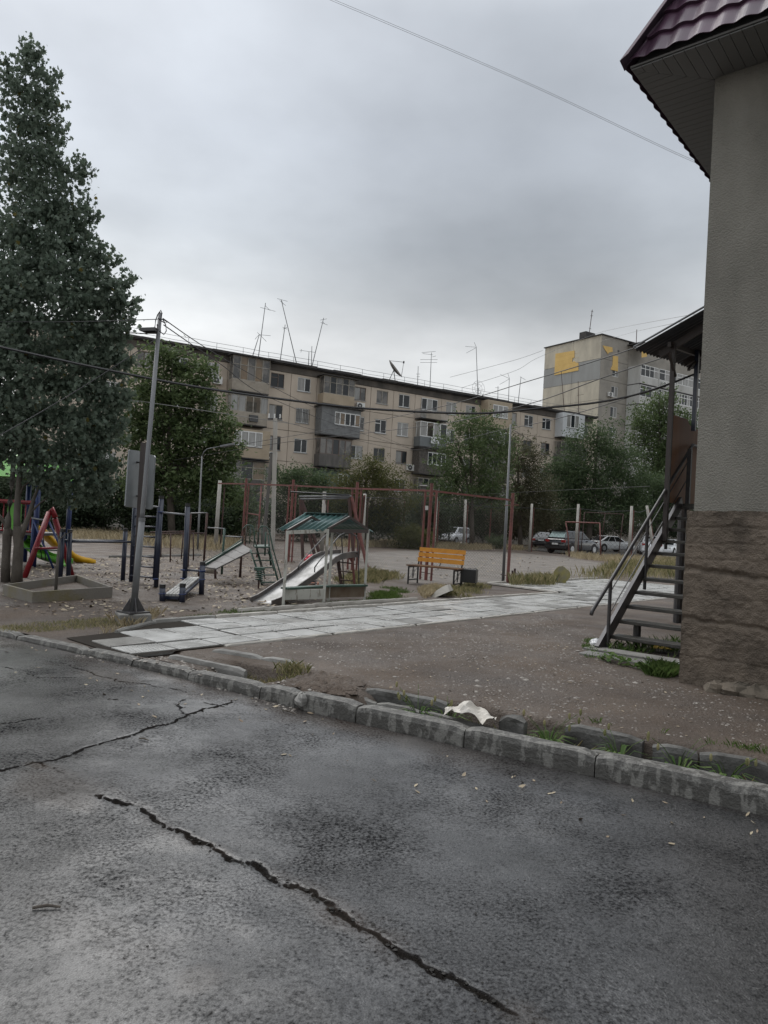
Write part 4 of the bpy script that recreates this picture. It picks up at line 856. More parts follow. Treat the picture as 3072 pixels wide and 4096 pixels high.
for i in range(5):
    t = (i+.35)/4.6; a, b = lerp(gl(285,975), gl(410,1345,15.6), t), lerp(gl(492,975), gl(598,1345,15.6), t); MB().bar(a, b, .14, .02).build('step', 'green_paint', rs)
for p in (((195,890),(200,730),(240,692),(300,697),(322,760),(330,860),(440,1250),(430,1335),(410,1355)), ((370,880),(375,740),(400,705),(455,708),(490,750),(530,950),(625,1280),(620,1320),(595,1360))):
    tubes(rs, 'loop_rail', 'green_paint', [[gl(*q) for q in p]], .014)
tubes(rs, 'baluster', 'green_paint', [[gl(x, y0), gl(x+x_, y1)] for x, y0, x_, y1 in ((235,700,-8,900), (285,700,-15,900), (365,770,0,905), (410,705,-5,900), (325,800,-5,930), (345,950,60,1180), (470,960,70,1200))], .01)
tubes(rs, 'leg', 'green_paint', [[gl(452,770), gl(440,1030)], [gl(478,800), gl(505,1140)]], .018)

# ---------------------------------------------------------------- bright metal slide
ms = thing('metal_slide', G('Z3', 380, 1555), 'shiny wet metal chute slide with dark rails and a rust-red ladder', 'slide')
path = [(395,1553,12.3), (480,1520,12.45), (590,1450,12.7), (700,1370,12.95), (850,1270,13.25), (1000,1150,13.6), (1090,1075,13.85), (1170,1035,14.05), (1280,1018,14.3), (1370,1010,14.45)]
cp_ = [D('Z3', *p) for p in path]; wd = .24; prof = []
for i, p in enumerate(cp_):
    d = (cp_[min(i+1, len(cp_)-1)]-cp_[max(i-1, 0)]); d.z = 0; d.normalize(); q = Vector((d.y, -d.x, 0)); prof.append((p, q))
vs = []; fs = []
for p, q in prof: vs += [p-q*wd, p-q*wd*.6-ZV*.012, p+q*wd*.6-ZV*.012, p+q*wd]
for i in range(len(prof)-1):
    for j in range(3): fs.append((i*4+j, i*4+j+1, i*4+j+5, i*4+j+4))
o = MB().add(vs, fs).build('chute', 'chute_steel', ms, smooth=True); s_ = o.modifiers.new('thickness', 'SOLIDIFY'); s_.thickness = .006
for sg_ in (-1, 1):
    mb = MB(); vs = []; fs = []
    for p, q in prof: c = p+q*sg_*(wd+.012); vs += [c-q*.012-ZV*.05, c+q*.012-ZV*.05, c+q*.012+ZV*.07, c-q*.012+ZV*.07]
    n = len(prof)
    for i in range(n-1):
        for j in range(4): fs.append((i*4+j, i*4+(j+1) % 4, (i+1)*4+(j+1) % 4, (i+1)*4+j))
    mb.add(vs, fs+[(0,1,2,3), (n*4-1,n*4-2,n*4-3,n*4-4)]).build('side_wall', 'chute_side', ms)
mr_ = lambda x, y, Y: D('Z3', x, y, Y)
for pts in (((808,1190,13.0),(812,1150,13.0),(850,1090,13.3),(960,970,13.7),(1080,840,14.0),(1140,780,14.2),(1190,768,14.3),(1250,785,14.5),(1290,830,14.6),(1300,1000,14.6),(1308,1250,14.7),(1315,1340,14.7),(1295,1385,14.7)),
            ((990,1215,12.9),(993,1160,12.9),(1030,1105,13.1),(1130,990,13.4),(1220,860,13.7),(1270,805,13.9),(1330,778,14.1),(1400,782,14.2),(1450,815,14.2),(1470,870,14.2),(1475,1050,14.2),(1480,1300,14.2),(1476,1370,14.2),(1455,1395,14.2))):
    tubes(ms, 'handrail', 'dark_steel', [[mr_(*p) for p in pts]], .012)
MB().bar(mr_(1245,1045,14.5), mr_(1290,1378,14.6), .05, .05).build('leg', 'rust', ms); MB().bar(mr_(1405,1015,14.2), mr_(1436,1388,14.2), .045, .045).build('leg', 'rust_red', ms)
MB().prism([mr_(1335,1012,14.2), mr_(1415,1008,14.2), mr_(1420,1105,14.2), mr_(1395,1100,14.2)], Vector((0,.02,0))).build('gusset', 'red_paint', ms)
MB().prism([mr_(1215,1055,14.5), mr_(1265,1040,14.5), mr_(1262,1100,14.5), mr_(1248,1090,14.5)], Vector((0,.02,0))).build('gusset', 'rust_red', ms)
for y, a, b in ((1105,1258,1402), (1205,1270,1410), (1300,1280,1420)): tubes(ms, 'rung', 'rust', [[mr_(a, y-6, 14.5), mr_(b, y+12, 14.2)]], .012)
tubes(ms, 'rung', 'rust', [[mr_(1300,1030,14.6), mr_(1465,1005,14.2)]], .012)

# ---------------------------------------------------------------- sandbox with corrugated canopy
q0, q1, q2 = G('Z3', 643, 1587), G('Z3', 1090, 1572), G('Z3', 1540, 1532); q3 = q0+q2-q1
sx = thing('sandbox_canopy', (q0+q2)/2, 'small sandbox shelter with ribbed green tin roof on chipped white posts', 'sandbox shelter')
tops = []
for b, t in zip((q0,q1,q2,q3), ((668,752),(1102,733),(1553,742),(1130,733))):
    tp = D('Z3', *t, b.y); tp = Vector((b.x, b.y, tp.z)); tops.append(tp); MB().bar(b-ZV*.05, tp, .045, .045, (1,0,0)).build('post', 'chipped_white', sx)
zt = tops[1].z
def pboard(a, b, z0, z1, m, nm='side_board'): MB().bar(a+ZV*((z0+z1)/2), b+ZV*((z0+z1)/2), .03, z1-z0).build(nm, m, sx)
pboard(q0, q1, .1, .27, 'chipped_white'); pboard(q0, q3, .08, .27, 'old_board'); pboard(q3, q2, .08, .27, 'old_board')
for a, b in ((q0,q3), (q3,q2)): MB().bar(a+ZV*.29, b+ZV*.29, .16, .03).build('seat_plank', 'green_paint', sx)
aa = (q1-q0).normalized(); bb = (q2-q1).normalized()
e0_, e1_ = q0-aa*.28-bb*.33, q1+aa*.26-bb*.33; f0_, f1_ = q3-aa*.28+bb*.36, q2+aa*.26+bb*.36; r0_, r1_ = (e0_+f0_)/2, (e1_+f1_)/2
ze, zr = 0, 0
e0_ = D('Z3',585,742,11.95); e1_ = D('Z3',1078,752,12.35); r1_ = D('Z3',1345,576,13.05); f1_ = D('Z3',1648,766,13.75); r0_ = r1_+(e0_-e1_); f0_ = f1_+(e0_-e1_)
for (a, b, c, d) in ((e0_+ZV*ze, e1_+ZV*ze, r1_+ZV*zr, r0_+ZV*zr), (f0_+ZV*ze, f1_+ZV*ze, r1_+ZV*zr, r0_+ZV*zr)):
    o = crv(a, b, c, d, 130, 2, .02, .105).build('tin_roof', 'green_tin', sx, smooth=True); s_ = o.modifiers.new('thickness', 'SOLIDIFY'); s_.thickness = .004
MB().bar(r0_+ZV*(zr+.012), r1_+ZV*(zr+.012), .12, .012).build('ridge_cap', 'green_tin', sx)
for a, b in ((0,1), (1,2), (2,3), (3,0)): MB().bar(tops[a]-ZV*.03, tops[b]-ZV*.03, .04, .06).build('top_rail', 'brown_steel' if (a, b) == (1, 2) else 'chipped_white', sx)
for a, b in ((tops[1], tops[2]), (tops[0], tops[3])): MB().bar(a, lerp(a, b, .5)+ZV*.22, .035, .04).build('rafter', 'brown_steel', sx); MB().bar(b, lerp(a, b, .5)+ZV*.22, .035, .04).build('rafter', 'brown_steel', sx)

# small playground pieces
def helix(c, r, h, turns): return [c+Vector((r*math.cos(2*math.pi*turns*i/60), r*math.sin(2*math.pi*turns*i/60), h*i/60)) for i in range(61)]
sc0 = D('Z3', 935, 1065, 15.6); sr_ = thing('spring_rider', Vector((sc0.x, sc0.y, 0)), 'red animal-head spring rider behind the shiny metal slide', 'spring rider')
mb = MB().sphere(sc0, (.11,.1,.09), 12, 8); mb.sphere(sc0+Vector((.05,-.06,.06)), (.03,.03,.05), 7, 5); mb.sphere(sc0+Vector((-.05,-.02,.06)), (.03,.03,.05), 7, 5); mb.sphere(sc0+Vector((-.06,-.09,-.02)), (.05,.05,.04), 8, 6); mb.build('head', 'pink_red', sr_, smooth=True)
MB().sphere(sc0+Vector((.1,.12,-.22)), (.2,.13,.13), 12, 8).build('body', 'pink_red', sr_, smooth=True)
MB().tube(helix(Vector((sc0.x+.1, sc0.y+.12, -.02)), .08, sc0.z-.3, 6), .012, 5).build('spring', 'dark_steel', sr_)
gs = G('Z3', 370, 1395); o = thing('spring_rider', gs, 'green coil spring on a thin stem left over beside the green ladder', 'spring rider')
MB().tube(helix(gs+ZV*.16, .07, .22, 5), .014, 5).build('spring', 'green_paint', o); MB().tube([gs-ZV*.03, gs+ZV*.17], .02, 7).build('stem', 'rust', o); MB().box(gs+ZV*.4, (.2,.12,.05)).build('plate', 'green_paint', o)
c0_ = G('Z3', 945, 1352); vs = []; fs = []
for i in range(9):
    a = math.pi*i/8
    for s_ in (-.18, .18): vs.append(c0_+Vector((s_, .09*math.cos(a), .07*math.sin(a))))
for i in range(8): fs.append((i*2, i*2+1, i*2+3, i*2+2))
o = MB().add(vs, fs).build('roof_tile', 'terracotta'); s_ = o.modifiers.new('thickness', 'SOLIDIFY'); s_.thickness = .012; tag(o, 'curved terracotta tile lying on the ground under the metal slide', 'tile')
o = MB().sphere(G('Z2', 950, 1220), (.16,.12,.12), 10, 7, .12).build('boulder', 'rock', None, smooth=True); tag(o, 'small rounded boulder on bare soil under the grey ramp', 'boulder')

# left: climber, tower with slides
cl = thing('climbing_frame', G('Z1', 195, 1057), 'A-frame climber with thick red front legs and thin blue rear legs at the left', 'climbing frame')
R1, R2 = G('Z1', 200, 1055), G('Z1', 600, 1035); Yc = (R1.y+R2.y)/2
apx = D('Z1', 435, 500, Yc)
for b, x, y in ((R1, 408, 518), (R2, 455, 570)): MB().tube([b-ZV*.03, D('Z1', x, y, Yc-.02*(x == 408))], .055, 12).build('leg', 'red_paint', cl, smooth=True)
MB().tube([D('Z1', 408, 530, Yc), D('Z1', 432, 490, Yc), D('Z1', 458, 560, Yc)], .055, 12).build('apex', 'red_paint', cl, smooth=True)
tubes(cl, 'cross_bar', 'red_paint', [[D('Z1', 292, 816, R1.y), D('Z1', 528, 812, R2.y)]], .024)
bl_ = G('Z1', 445, 985); b2 = G('Z1', 285, 985); Yb = bl_.y
tubes(cl, 'rear_leg', 'blue_paint', [[bl_, D('Z1', 272, 575, Yb)], [D('Z1', 275, 575, Yb), D('Z1', 250, 960, Yb)], [D('Z1', 405, 590, Yb), D('Z1', 545, 905, Yb)], [D('Z1', 395, 600, Yb), D('Z1', 280, 880, Yb)]], .025)
tubes(cl, 'top_bar', 'grey_paint', [[D('Z1', 262, 565, Yb), D('Z1', 405, 588, Yb)], [D('Z1', 405, 588, Yb), apx]], .02)
tubes(cl, 'hanging_ladder', 'black_iron', [[D('Z1', 308, 610, Yb), D('Z1', 348, 910, Yb)], [D('Z1', 345, 620, Yb), D('Z1', 382, 915, Yb)]]+[[D('Z1', 310+10*i, 615+70*i, Yb), D('Z1', 345+9*i, 622+70*i, Yb)] for i in range(5)], .012)
tubes(cl, 'cross_bar', 'green_paint', [[D('Z1', 200, 815, Yb), D('Z1', 480, 835, Yb)]], .014)
def chute(par, name, pts, w, wall, m):
    pts = [Vector(p) for p in pts]; vs = []; fs = []; k = 9
    for i, p in enumerate(pts):
        d = pts[min(i+1, len(pts)-1)]-pts[max(i-1, 0)]; d.z = 0; d.normalize(); q = Vector((d.y, -d.x, 0))
        for x, z in ((-1,wall), (-1.02,wall*.4), (-.8,.06), (-.4,0), (0,0), (.4,0), (.8,.06), (1.02,wall*.4), (1,wall)): vs.append(p+q*x*w/2+ZV*z)
    for i in range(len(pts)-1):
        for j in range(k-1): fs.append((i*k+j, i*k+j+1, (i+1)*k+j+1, (i+1)*k+j))
    o = MB().add(vs, fs).build(name, m, par, smooth=True); s_ = o.modifiers.new('thickness', 'SOLIDIFY'); s_.thickness = .035; return o
tw0 = G('V', 133, 2268); tw = thing('play_tower', tw0, 'play tower with green roof, navy posts and red railings behind the maple trunks, far left', 'play tower')
ta, tb = Vector((-1.15, .25, 0)), Vector((.25, 1.15, 0))
for p in (tw0, tw0+ta, tw0+tb, tw0+ta+tb): MB().tube([p-ZV*.03, p+ZV*2.35], .06, 12).build('post', 'blue_paint', tw, smooth=True)
zf = .72; MB().prism([tw0+ZV*zf, tw0+ta+ZV*zf, tw0+ta+tb+ZV*zf, tw0+tb+ZV*zf], ZV*.06).build('deck', 'dark_steel', tw)
rc = tw0+(ta+tb)/2
vs = [tw0-ta*.2-tb*.2, tw0+ta*1.2-tb*.2, tw0+ta*1.2+tb*1.2, tw0+tb*1.2-ta*.2]; vs = [v+ZV*2.05 for v in vs]+[lerp(rc, v, .45)+ZV*2.55 for v in vs]+[rc+ZV*2.75]
MB().add(vs, [(0,1,5,4), (1,2,6,5), (2,3,7,6), (3,0,4,7), (4,5,8), (5,6,8), (6,7,8), (7,4,8)]).build('roof', 'green_plastic', tw)
MB().frame(tw0+ta*.35, ta.normalized(), tb.normalized(), ZV, 0, .35, -.02, .02, .8, 1.45).build('panel', 'green_plastic', tw)
for i in range(9): p = tw0+ta*(i/8); tubes(tw, 'baluster', 'red_paint', [[p+ZV*.78, p+ZV*1.45]], .014, 6)
for z in (.8, 1.45): tubes(tw, 'rail', 'red_paint', [[tw0+ZV*z, tw0+ta+ZV*z]], .02)
MB().frame(tw0+ta*.1, ta.normalized(), tb.normalized(), ZV, -.1, 1.0, -.1, 0, 1.47, 1.52).build('ledge', 'red_paint', tw)
yp_ = [(146,2108,18.2), (165,2118,18.25), (185,2142,18.35), (210,2165,18.45), (240,2182,18.55), (265,2198,18.65), (290,2220,18.75), (320,2234,18.85), (345,2238,18.95), (368,2246,19.05)]
chute(tw, 'slide_chute', [D('V', x, y+22, Y) for x, y, Y in yp_], .5, .2, 'yellow_plastic')
MB().box(D('V', 340, 2255, 18.9), (.25, .3, .12)).build('slide_foot', 'yellow_plastic', tw)
gp_ = [(92,2150,17.5), (108,2160,17.5), (125,2182,17.45), (145,2202,17.4), (165,2216,17.35), (190,2226,17.3), (215,2232,17.3), (245,2240,17.25), (262,2248,17.2)]
chute(tw, 'slide_chute', [D('V', x, y+18, Y) for x, y, Y in gp_], .45, .18, 'green_plastic')
p = tw0+Vector((-2.4,.6,0))
for k in range(3):
    q = p+Vector((.55*k, -.1*k, 0)); MB().tube([q-ZV*.03, q+ZV*(1.4-.1*k)], .055, 10).build('outer_post', 'blue_paint', tw, smooth=True)
tubes(tw, 'rail', 'red_paint', [[p+ZV*z, p+Vector((1.2,-.2,z))] for z in (.9, 1.25)], .02)

# ---------------------------------------------------------------- old swing, red court fence with chain link
sw = thing('swing_frame', G('Z3', 860, 1070), 'old dark swing frame with pale top bars standing behind the sandbox roof', 'swing')
Yw = 19.3; s3 = lambda x, y, Y=Yw: D('Z3', x, y, Y)
tubes(sw, 'top_bar', 'galv', [[s3(830,408), s3(1372,394)], [s3(820,378), s3(1400,375)]], .025); tubes(sw, 'top_bar', 'black_iron', [[s3(725,325), s3(1380,362)]], .02)
for p in ((832,410,862,1075), (835,415,1000,1060), (850,420,1055,1035), (1375,395,1425,1085), (1400,380,1572,1160), (1104,400,1136,560)): MB().tube([s3(*p[:2]), s3(*p[2:], Yw-.3)], .045 if p[0] != 1104 else .012, 8).build('leg' if p[0] != 1104 else 'chain', 'rust' if p[0] < 1390 else 'rust_red', sw)
tubes(sw, 'chain', 'dark_steel', [[s3(1190,790), s3(1245,990)], [s3(1104,400), s3(1130,550)]], .01, 5)
fb = [None, G('V', 1153, 2246), None, G('V', 1703, 2320), G('V', 2030, 2330)]
def on_line(a, b, px):   # point on the ground line a-b that appears in the photo column px (at its ground height)
    lo, hi = -1.0, 2.0
    for _ in range(40):
        m_ = (lo+hi)/2; q = lerp(a, b, m_)-CAMP; x = 1536+F*q.dot(_r)/q.dot(_f)
        if x < px: lo = m_
        else: hi = m_
    return lerp(a, b, lo)
fb[0] = on_line(fb[1], fb[3], 966); fb[2] = on_line(fb[1], fb[3], 1408)
cf = thing('chain_link_fence', fb[2], 'rust-red pipe fence with chain-link mesh along the near side of the ball court', 'fence')
hts = [2.62, 2.55, 2.45, 2.4, 2.3]; fd = (fb[3]-fb[1]).normalized()
for i, b in enumerate(fb):
    for o_, r, ex in ((-.22, .03, 0), (.0, .045, .2), (.2, .03, 0)):
        if i == 4 and o_ != 0: continue
        if i == 0 and o_ < -.1: continue
        MB().tube([b+fd*o_-ZV*.05, b+fd*(o_+.03)+ZV*(hts[i]+ex)], r, 8).build('post', 'rust_red', cf)
    MB().tube([b-fd*.25+ZV*(hts[i]-.15), b+fd*.25+ZV*(hts[i]-.13)], .012, 6).build('tie_rod', 'rust_red', cf); MB().tube([b-fd*.25+ZV*.2, b+fd*.25+ZV*.18], .012, 6).build('tie_rod', 'rust', cf)
MB().bar(fb[0]-fd*2+ZV*(hts[0]+.02), fb[0]+ZV*hts[0], .05, .05).build('top_rail', 'rust_red', cf)
def link(a, b, z0, z1, pitch, r):
    L = (b-a).length; d = (b-a)/L; mb = MB(); h = z1-z0
    for sgn in (1, -1):
        s_ = -h
        while s_ < L:
            x0, x1 = s_, s_+h; t0 = max(0, (0-x0)/h); t1 = min(1, (L-x0)/h)
            if t1 > t0:
                za, zb = (z0+h*t0, z0+h*t1) if sgn > 0 else (z1-h*t0, z1-h*t1)
                p, q = a+d*(x0+h*t0)+ZV*za, a+d*(x0+h*t1)+ZV*zb; n_ = Vector((-d.y, d.x, 0))*r
                w = ((q-p).normalized().cross(n_)).normalized()*r; mb.add([p-w, p+w, p+n_, q-w, q+w, q+n_], [(0,1,4,3), (1,2,5,4), (2,0,3,5)])
            s_ += pitch
    return mb
for i in range(4):
    a, b = fb[i], fb[i+1]; d = (b-a).normalized(); za, zb = hts[i], hts[i+1]
    MB().bar(a+ZV*za, b+ZV*zb, .05, .05).build('top_rail', 'rust_red', cf)
    o = link(a+d*.2, b-d*.2, .1, min(za, zb)-.03, .085, .0019).build('wire_mesh', 'chain', cf, kind='stuff')
    if i != 2:
        MB().bar(a+ZV*1.1, a+d*.0+ZV*1.14, .03, .03).build('clip', 'rust_red', cf)
for x in (1170, 1400):
    b = on_line(fb[1], fb[3], x); 
o = MB().bar(fb[0]+fd*.25+ZV*1.55, fb[0]+fd*1.05+ZV*1.5, .04, .04).build('mid_rail', 'rust_red', cf); tubes(cf, 'post', 'rust_red', [[fb[0]+fd*1.05, fb[0]+fd*1.08+ZV*2.55]], .028)
MB().tube([G('Z4', 95, 1080), D('Z4', 160, 370, 19.0)], .03, 7).build('brace', 'rust_red', cf); MB().tube([G('Z4', 190, 1150), D('Z4', 90, 700, 19.2)], .035, 7).build('brace', 'rust_red', cf)

# far fence of concrete posts
ff = thing('court_fence', G('V', 1736, 2187), 'tall leaning round concrete fence posts with cable along the far side of the court', 'fence')
cps = [('V',861,2199,880,1922,None), ('Z3',1072,925,1102,322,34), ('Z3',1525,845,1548,345,38), ('Z4',556,940,577,366,None), ('Z4',930,935,958,382,47), ('Z4',1258,885,1280,410,50), ('Z5',600,970,630,456,52), ('Z5',1110,1030,1144,460,None), ('Z6',462,825,488,375,47), ('Z6',690,770,618,370,50)]
ctop = []
for k, x0, y0, x1, y1, Y in cps:
    b = G(k, x0, y0) if Y is None else D(k, x0, y0, Y)
    if Y: b.z = 0
    t = D(k, x1, y1, b.y); r = .1 if b.y > 31 else .085
    MB().tube([b-ZV*.1, t], [r, r*.85], 10).build('concrete_post', 'concrete_pale', ff, smooth=True); ctop.append(t); o_ = Vector((.18, .1, 0)); MB().tube([b+o_, t+o_-ZV*.25], .03, 6).build('pipe', 'rust' if x0 % 2 else 'rust_red', ff)
for i in range(3, 9): MB().tube([ctop[i]-ZV*.3, (ctop[i]+ctop[i+1])/2-ZV*.45, ctop[i+1]-ZV*.3], .02, 5).build('cable', 'wire', ff)
for i in range(1, 3): MB().tube([ctop[i]-ZV*.2, ctop[i+1]-ZV*.2], .02, 5).build('cable', 'wire', ff)
lk = MB()
for i in range(3, 9):
    a, b = ctop[i].copy(), ctop[i+1].copy(); a.z = b.z = 0; m_ = link(a, b, .1, 2.9, .3, .004); lk.add(m_.v, m_.f)
lk.build('wire_mesh', 'rust', ff, kind='stuff')
gl_ = thing('goal_frame', G('Z5', 1040, 1045), 'small rusty football goal frame standing in front of the black car', 'goal')
g0, g1 = G('Z5', 1042, 1045), G('Z5', 1393, 1080); t0, t1 = D('Z5', 1003, 657, g0.y), D('Z5', 1380, 670, g1.y)
for q in ([g0, lerp(g0, t0, .6)+Vector((.06,0,0)), t0], [g1, t1]): tubes(gl_, 'upright', 'rust_red', [q], .04)
tubes(gl_, 'crossbar', 'rust_red', [[t0, t1]], .04); tubes(gl_, 'ground_bar', 'rust', [[G('Z5', 1190, 1070), g1]], .03)
u0, u1 = D('Z5', 1170, 1000, 49), D('Z5', 1212, 550, 49); v1 = D('Z5', 1640, 572, 49); v0 = D('Z5', 1590, 1000, 49)
gf = thing('net_frame', u0, 'large thin dark frame hanging between concrete posts behind the rusty goal', 'frame')
for q in ([u0, u1], [u1, v1], [v1, v0], [D('Z5',1440,560,49), D('Z5',1400,850,49)]): tubes(gf, 'bar', 'rust', [q], .03)
rl_ = G('Z4', 1537, 935); o = thing('red_lamp_pole', rl_, 'slim rust-red pole with a small double lamp at its top, by the far parking', 'lamp pole')
MB().tube([rl_-ZV*.05, D('Z4', 1568, 430, rl_.y)], [.07, .05], 8).build('pole', 'rust_red', o); tubes(o, 'lamp_arm', 'galv', [[D('Z4',1568,432,rl_.y), D('Z4',1580,390,rl_.y)], [D('Z4',1572,405,rl_.y), D('Z4',1605,385,rl_.y)]], .035)
bh = D('Z4', 810, 290, 45); o = thing('nest_box', bh, 'little wooden nest box with sloping lid above the red fence rail', 'nest box'); MB().box(bh, (.35,.3,.3)).build('box', 'wood_grey', o); MB().hexa([bh+Vector(p) for p in ((-.25,-.25,.12),(.25,-.25,.12),(.25,.2,.2),(-.25,.2,.2),(-.25,-.25,.17),(.25,-.25,.17),(.25,.2,.25),(-.25,.2,.25))]).build('lid', 'wood_grey', o); MB().tube([Vector((bh.x,bh.y,0)), bh-ZV*.15], .03, 6).build('pole', 'rust', o)
o = MB().prism([D('Z4',832,478,fb[3].y-.1), D('Z4',865,478,fb[3].y-.1), D('Z4',865,525,fb[3].y-.1), D('Z4',832,525,fb[3].y-.1)], Vector((0,.01,0))).build('notice_plate', 'white_spot', cf)

# ---------------------------------------------------------------- bench, bin, stones
L0, L1, R0, R1_ = D('Z4',640,1335,17.9), D('Z4',745,1300,18.35), D('Z4',1143,1372,17.2), D('Z4',1225,1335,17.65)
for p in (L0, L1, R0, R1_): p.z = 0
bn = thing('bench', (L0+R1_)/2, 'wooden park bench with bright orange back slats and black iron scroll legs', 'bench')
zs_ = .44; H_ = lambda p, z: Vector((p.x, p.y, z))
for f, bk in ((L0, L1), (R0, R1_)):
    fr = MB(); dn = (bk-f).normalized()
    for p in (f, bk): fr.bar(H_(p, -.02), H_(p, zs_), .04, .04, (1,0,0))
    fr.bar(H_(f, .1), H_(bk, .1), .03, .03); fr.bar(H_(f, zs_-.02), H_(bk, zs_-.02), .035, .035); fr.bar(H_(bk, zs_), H_(bk+dn*.14, zs_+.46), .035, .035, (1,0,0)); leg = fr.build('leg_frame', 'black_iron', bn)
    sc_ = MB(); m_ = H_((f+bk)/2, .27)
    for sx_, sz_ in ((1,1), (-1,-1), (1,-1), (-1,1)):
        sc_.tube([m_+dn*sx_*(.02+.1*t/8*math.cos(t*.6))+ZV*sz_*(.02+.11*math.sin(t*.55)) for t in range(9)], .007, 5)
    sc_.tube([H_(f, .12), m_, H_(bk, zs_-.03)], .008, 5); sc_.build('scroll', 'black_iron', leg)
ex = (R0-L0).normalized()*.08
for i in range(5):
    a = lerp(L0, L1, (i+.5)/5)-ex; b = lerp(R0, R1_, (i+.5)/5)+ex; MB().bar(H_(a, zs_+.018), H_(b, zs_+.018), .082, .032).build('seat_slat', 'bench_seat', bn)
dn = (L1-L0).normalized()
for i in range(3):
    z = zs_+.16+.125*i; k = .14*(z-zs_)/.46-.03; a = L1+dn*k-ex*.3; b = R1_+dn*k+ex*.6; MB().bar(H_(a, z), H_(b, z), .028, .105, (0,0,1)).build('back_slat', 'bench_wood', bn)
MB().bar(H_(lerp(L1,R1_,.5), zs_), H_(lerp(L1,R1_,.5)+dn*.14, zs_+.3), .03, .02, (1,0,0)).build('back_strut', 'black_iron', bn)
bb_ = D('Z4', 1318, 1240, 17.6); tb_ = thing('litter_bin', Vector((bb_.x, bb_.y, 0)), 'square black metal litter bin with wire loops on its rim, beside the orange bench', 'litter bin')
MB().frame(Vector((bb_.x, bb_.y, 0)), Vector((.95,-.3,0)), Vector((.3,.95,0)), ZV, -.19, .19, -.15, .15, .14, .46).build('bin_box', 'black_iron', tb_, bevel=.008)
for x in (-.17, .17): MB().tube([Vector((bb_.x+x, bb_.y, -.02)), Vector((bb_.x+x, bb_.y, .2))], .014, 6).build('leg', 'black_iron', tb_)
for x in (-.14, -.02, .12): MB().tube([Vector((bb_.x+x+.04*math.cos(a), bb_.y-.14, .46+.035*math.sin(a))) for a in np.linspace(0, math.pi, 7)], .005, 5).build('rim_loop', 'black_iron', tb_)
MB().tube([Vector((bb_.x+.0, bb_.y-.1, .06)), Vector((bb_.x+.3, bb_.y-.15, .06))], .014, 6).build('foot_bar', 'black_iron', tb_)
c = G('Z4', 960, 1480); yv = c.y
o = MB().prism([D('Z4',820,1492,yv), D('Z4',900,1512,yv-.3), D('Z4',1105,1425,yv-.25), D('Z4',1075,1358,yv+.1), D('Z4',1045,1362,yv+.2)], Vector((.1,.3,.0))).build('broken_slab', 'board_pale', None, bevel=.006); tag(o, 'tilted broken concrete slab sticking out of the grass in front of the bench', 'concrete slab')
sc_ = G('Z5', 958, 1335); mb = MB(); n = 22; vs = []
for s_ in (0, 1):
    for i in range(n):
        a = 2*math.pi*i/n; r = (.235+random.uniform(-.02,.02))*(1-.06*s_)*(1+.07*math.cos(4*a)*(math.sin(a) < .3)); vs.append(sc_+Vector((r*1.02*math.cos(a)+.06*s_-.03*max(0, math.sin(a)), .03*math.cos(a)+.17*s_, .24+r*1.1*max(-.98, math.sin(a)))))
mb.add(vs, [tuple(range(n)), tuple(range(n, 2*n))]+[(i, (i+1) % n, n+(i+1) % n, n+i) for i in range(n)])
o = mb.build('millstone', 'stone_moss', None, bevel=.012); tag(o, 'mossy round flat-faced stone standing upright at the edge of the paved path', 'stone')
for k, x, y, h in (('Z5',412,1320,1195), ('Z5',438,1318,1172)):
    b = G(k, x, y); o = MB().tube([b-ZV*.05, D(k, x+3, h, b.y)], .03, 7).build('stump_pipe', 'rust'); tag(o, 'short rusty pipe stub near the red fence pole, the %s of two' % ('shorter left one' if x == 412 else 'taller right one'), 'pipe')
pr = D('Z4', 1240, 912, 54); pr.z = .2; o = MB().tube([pr-Vector((.3,.3,0)), pr+Vector((.3,.5,0))], .22, 14).build('concrete_pipe', 'concrete_pale'); tag(o, 'short fat concrete pipe lying in dry grass before the silver car', 'pipe')

# ---------------------------------------------------------------- lamp posts further off
def lamp(base, pts, r, label, armi=None, m='galv', head=True):
    o = thing('street_lamp', base, label, 'street lamp'); MB().tube([base-ZV*.05, lerp(base, pts[0], .45), lerp(base, pts[0], .452), pts[0]], [r*1.25, r*1.15, r, r*.75], 10).build('pole', m, o, smooth=True)
    if len(pts) > 1:
        MB().tube(pts, r*.55, 7).build('arm', m, o, smooth=True)
        if head: d = (pts[-1]-pts[-2]).normalized(); MB().bar(pts[-1], pts[-1]+d*.55, .2, .07).build('lamp_head', 'grey_paint', o)
    return o
b = G('V', 790, 2202); lamp(b, [D('Z7',*p,b.y) for p in ((846,1400),(860,1365),(890,1338),(1000,1318))], .033, 'thin curved-arm street lamp in front of the dark locust tree, left')
b = G('V', 1791, 2165); b = Vector((5.2, 57, 0)); lamp(b, [D('Z4',*p,57) for p in ((1125,215),(1140,195),(1180,172),(1240,158))], .055, 'curved-arm street lamp standing beside the silver hatchback')
b = G('V', 2012, 2325); lamp(b, [D('Y1',672,1238,b.y)], .035, 'straight grey lamp post without an arm at the corner of the paved path')
b = G('V', 1091, 2198); up = thing('utility_pole', b, 'pale concrete utility pole rising before the tan flats, wires at its top', 'utility pole')
t = D('Z7', 1456, 1085, b.y); MB().bar(b-ZV*.1, t, .19, .17, (1,0,0)).build('pole', 'concrete_pale', up); MB().bar(t+Vector((-.35,0,-.05)), t+Vector((.3,0,.0)), .06, .06).build('crossarm', 'dark_steel', up)
for x in (-.3, -.05, .2): MB().tube([t+Vector((x,0,0)), t+Vector((x,0,.2))], .035, 6).build('insulator', 'ac_white', up)
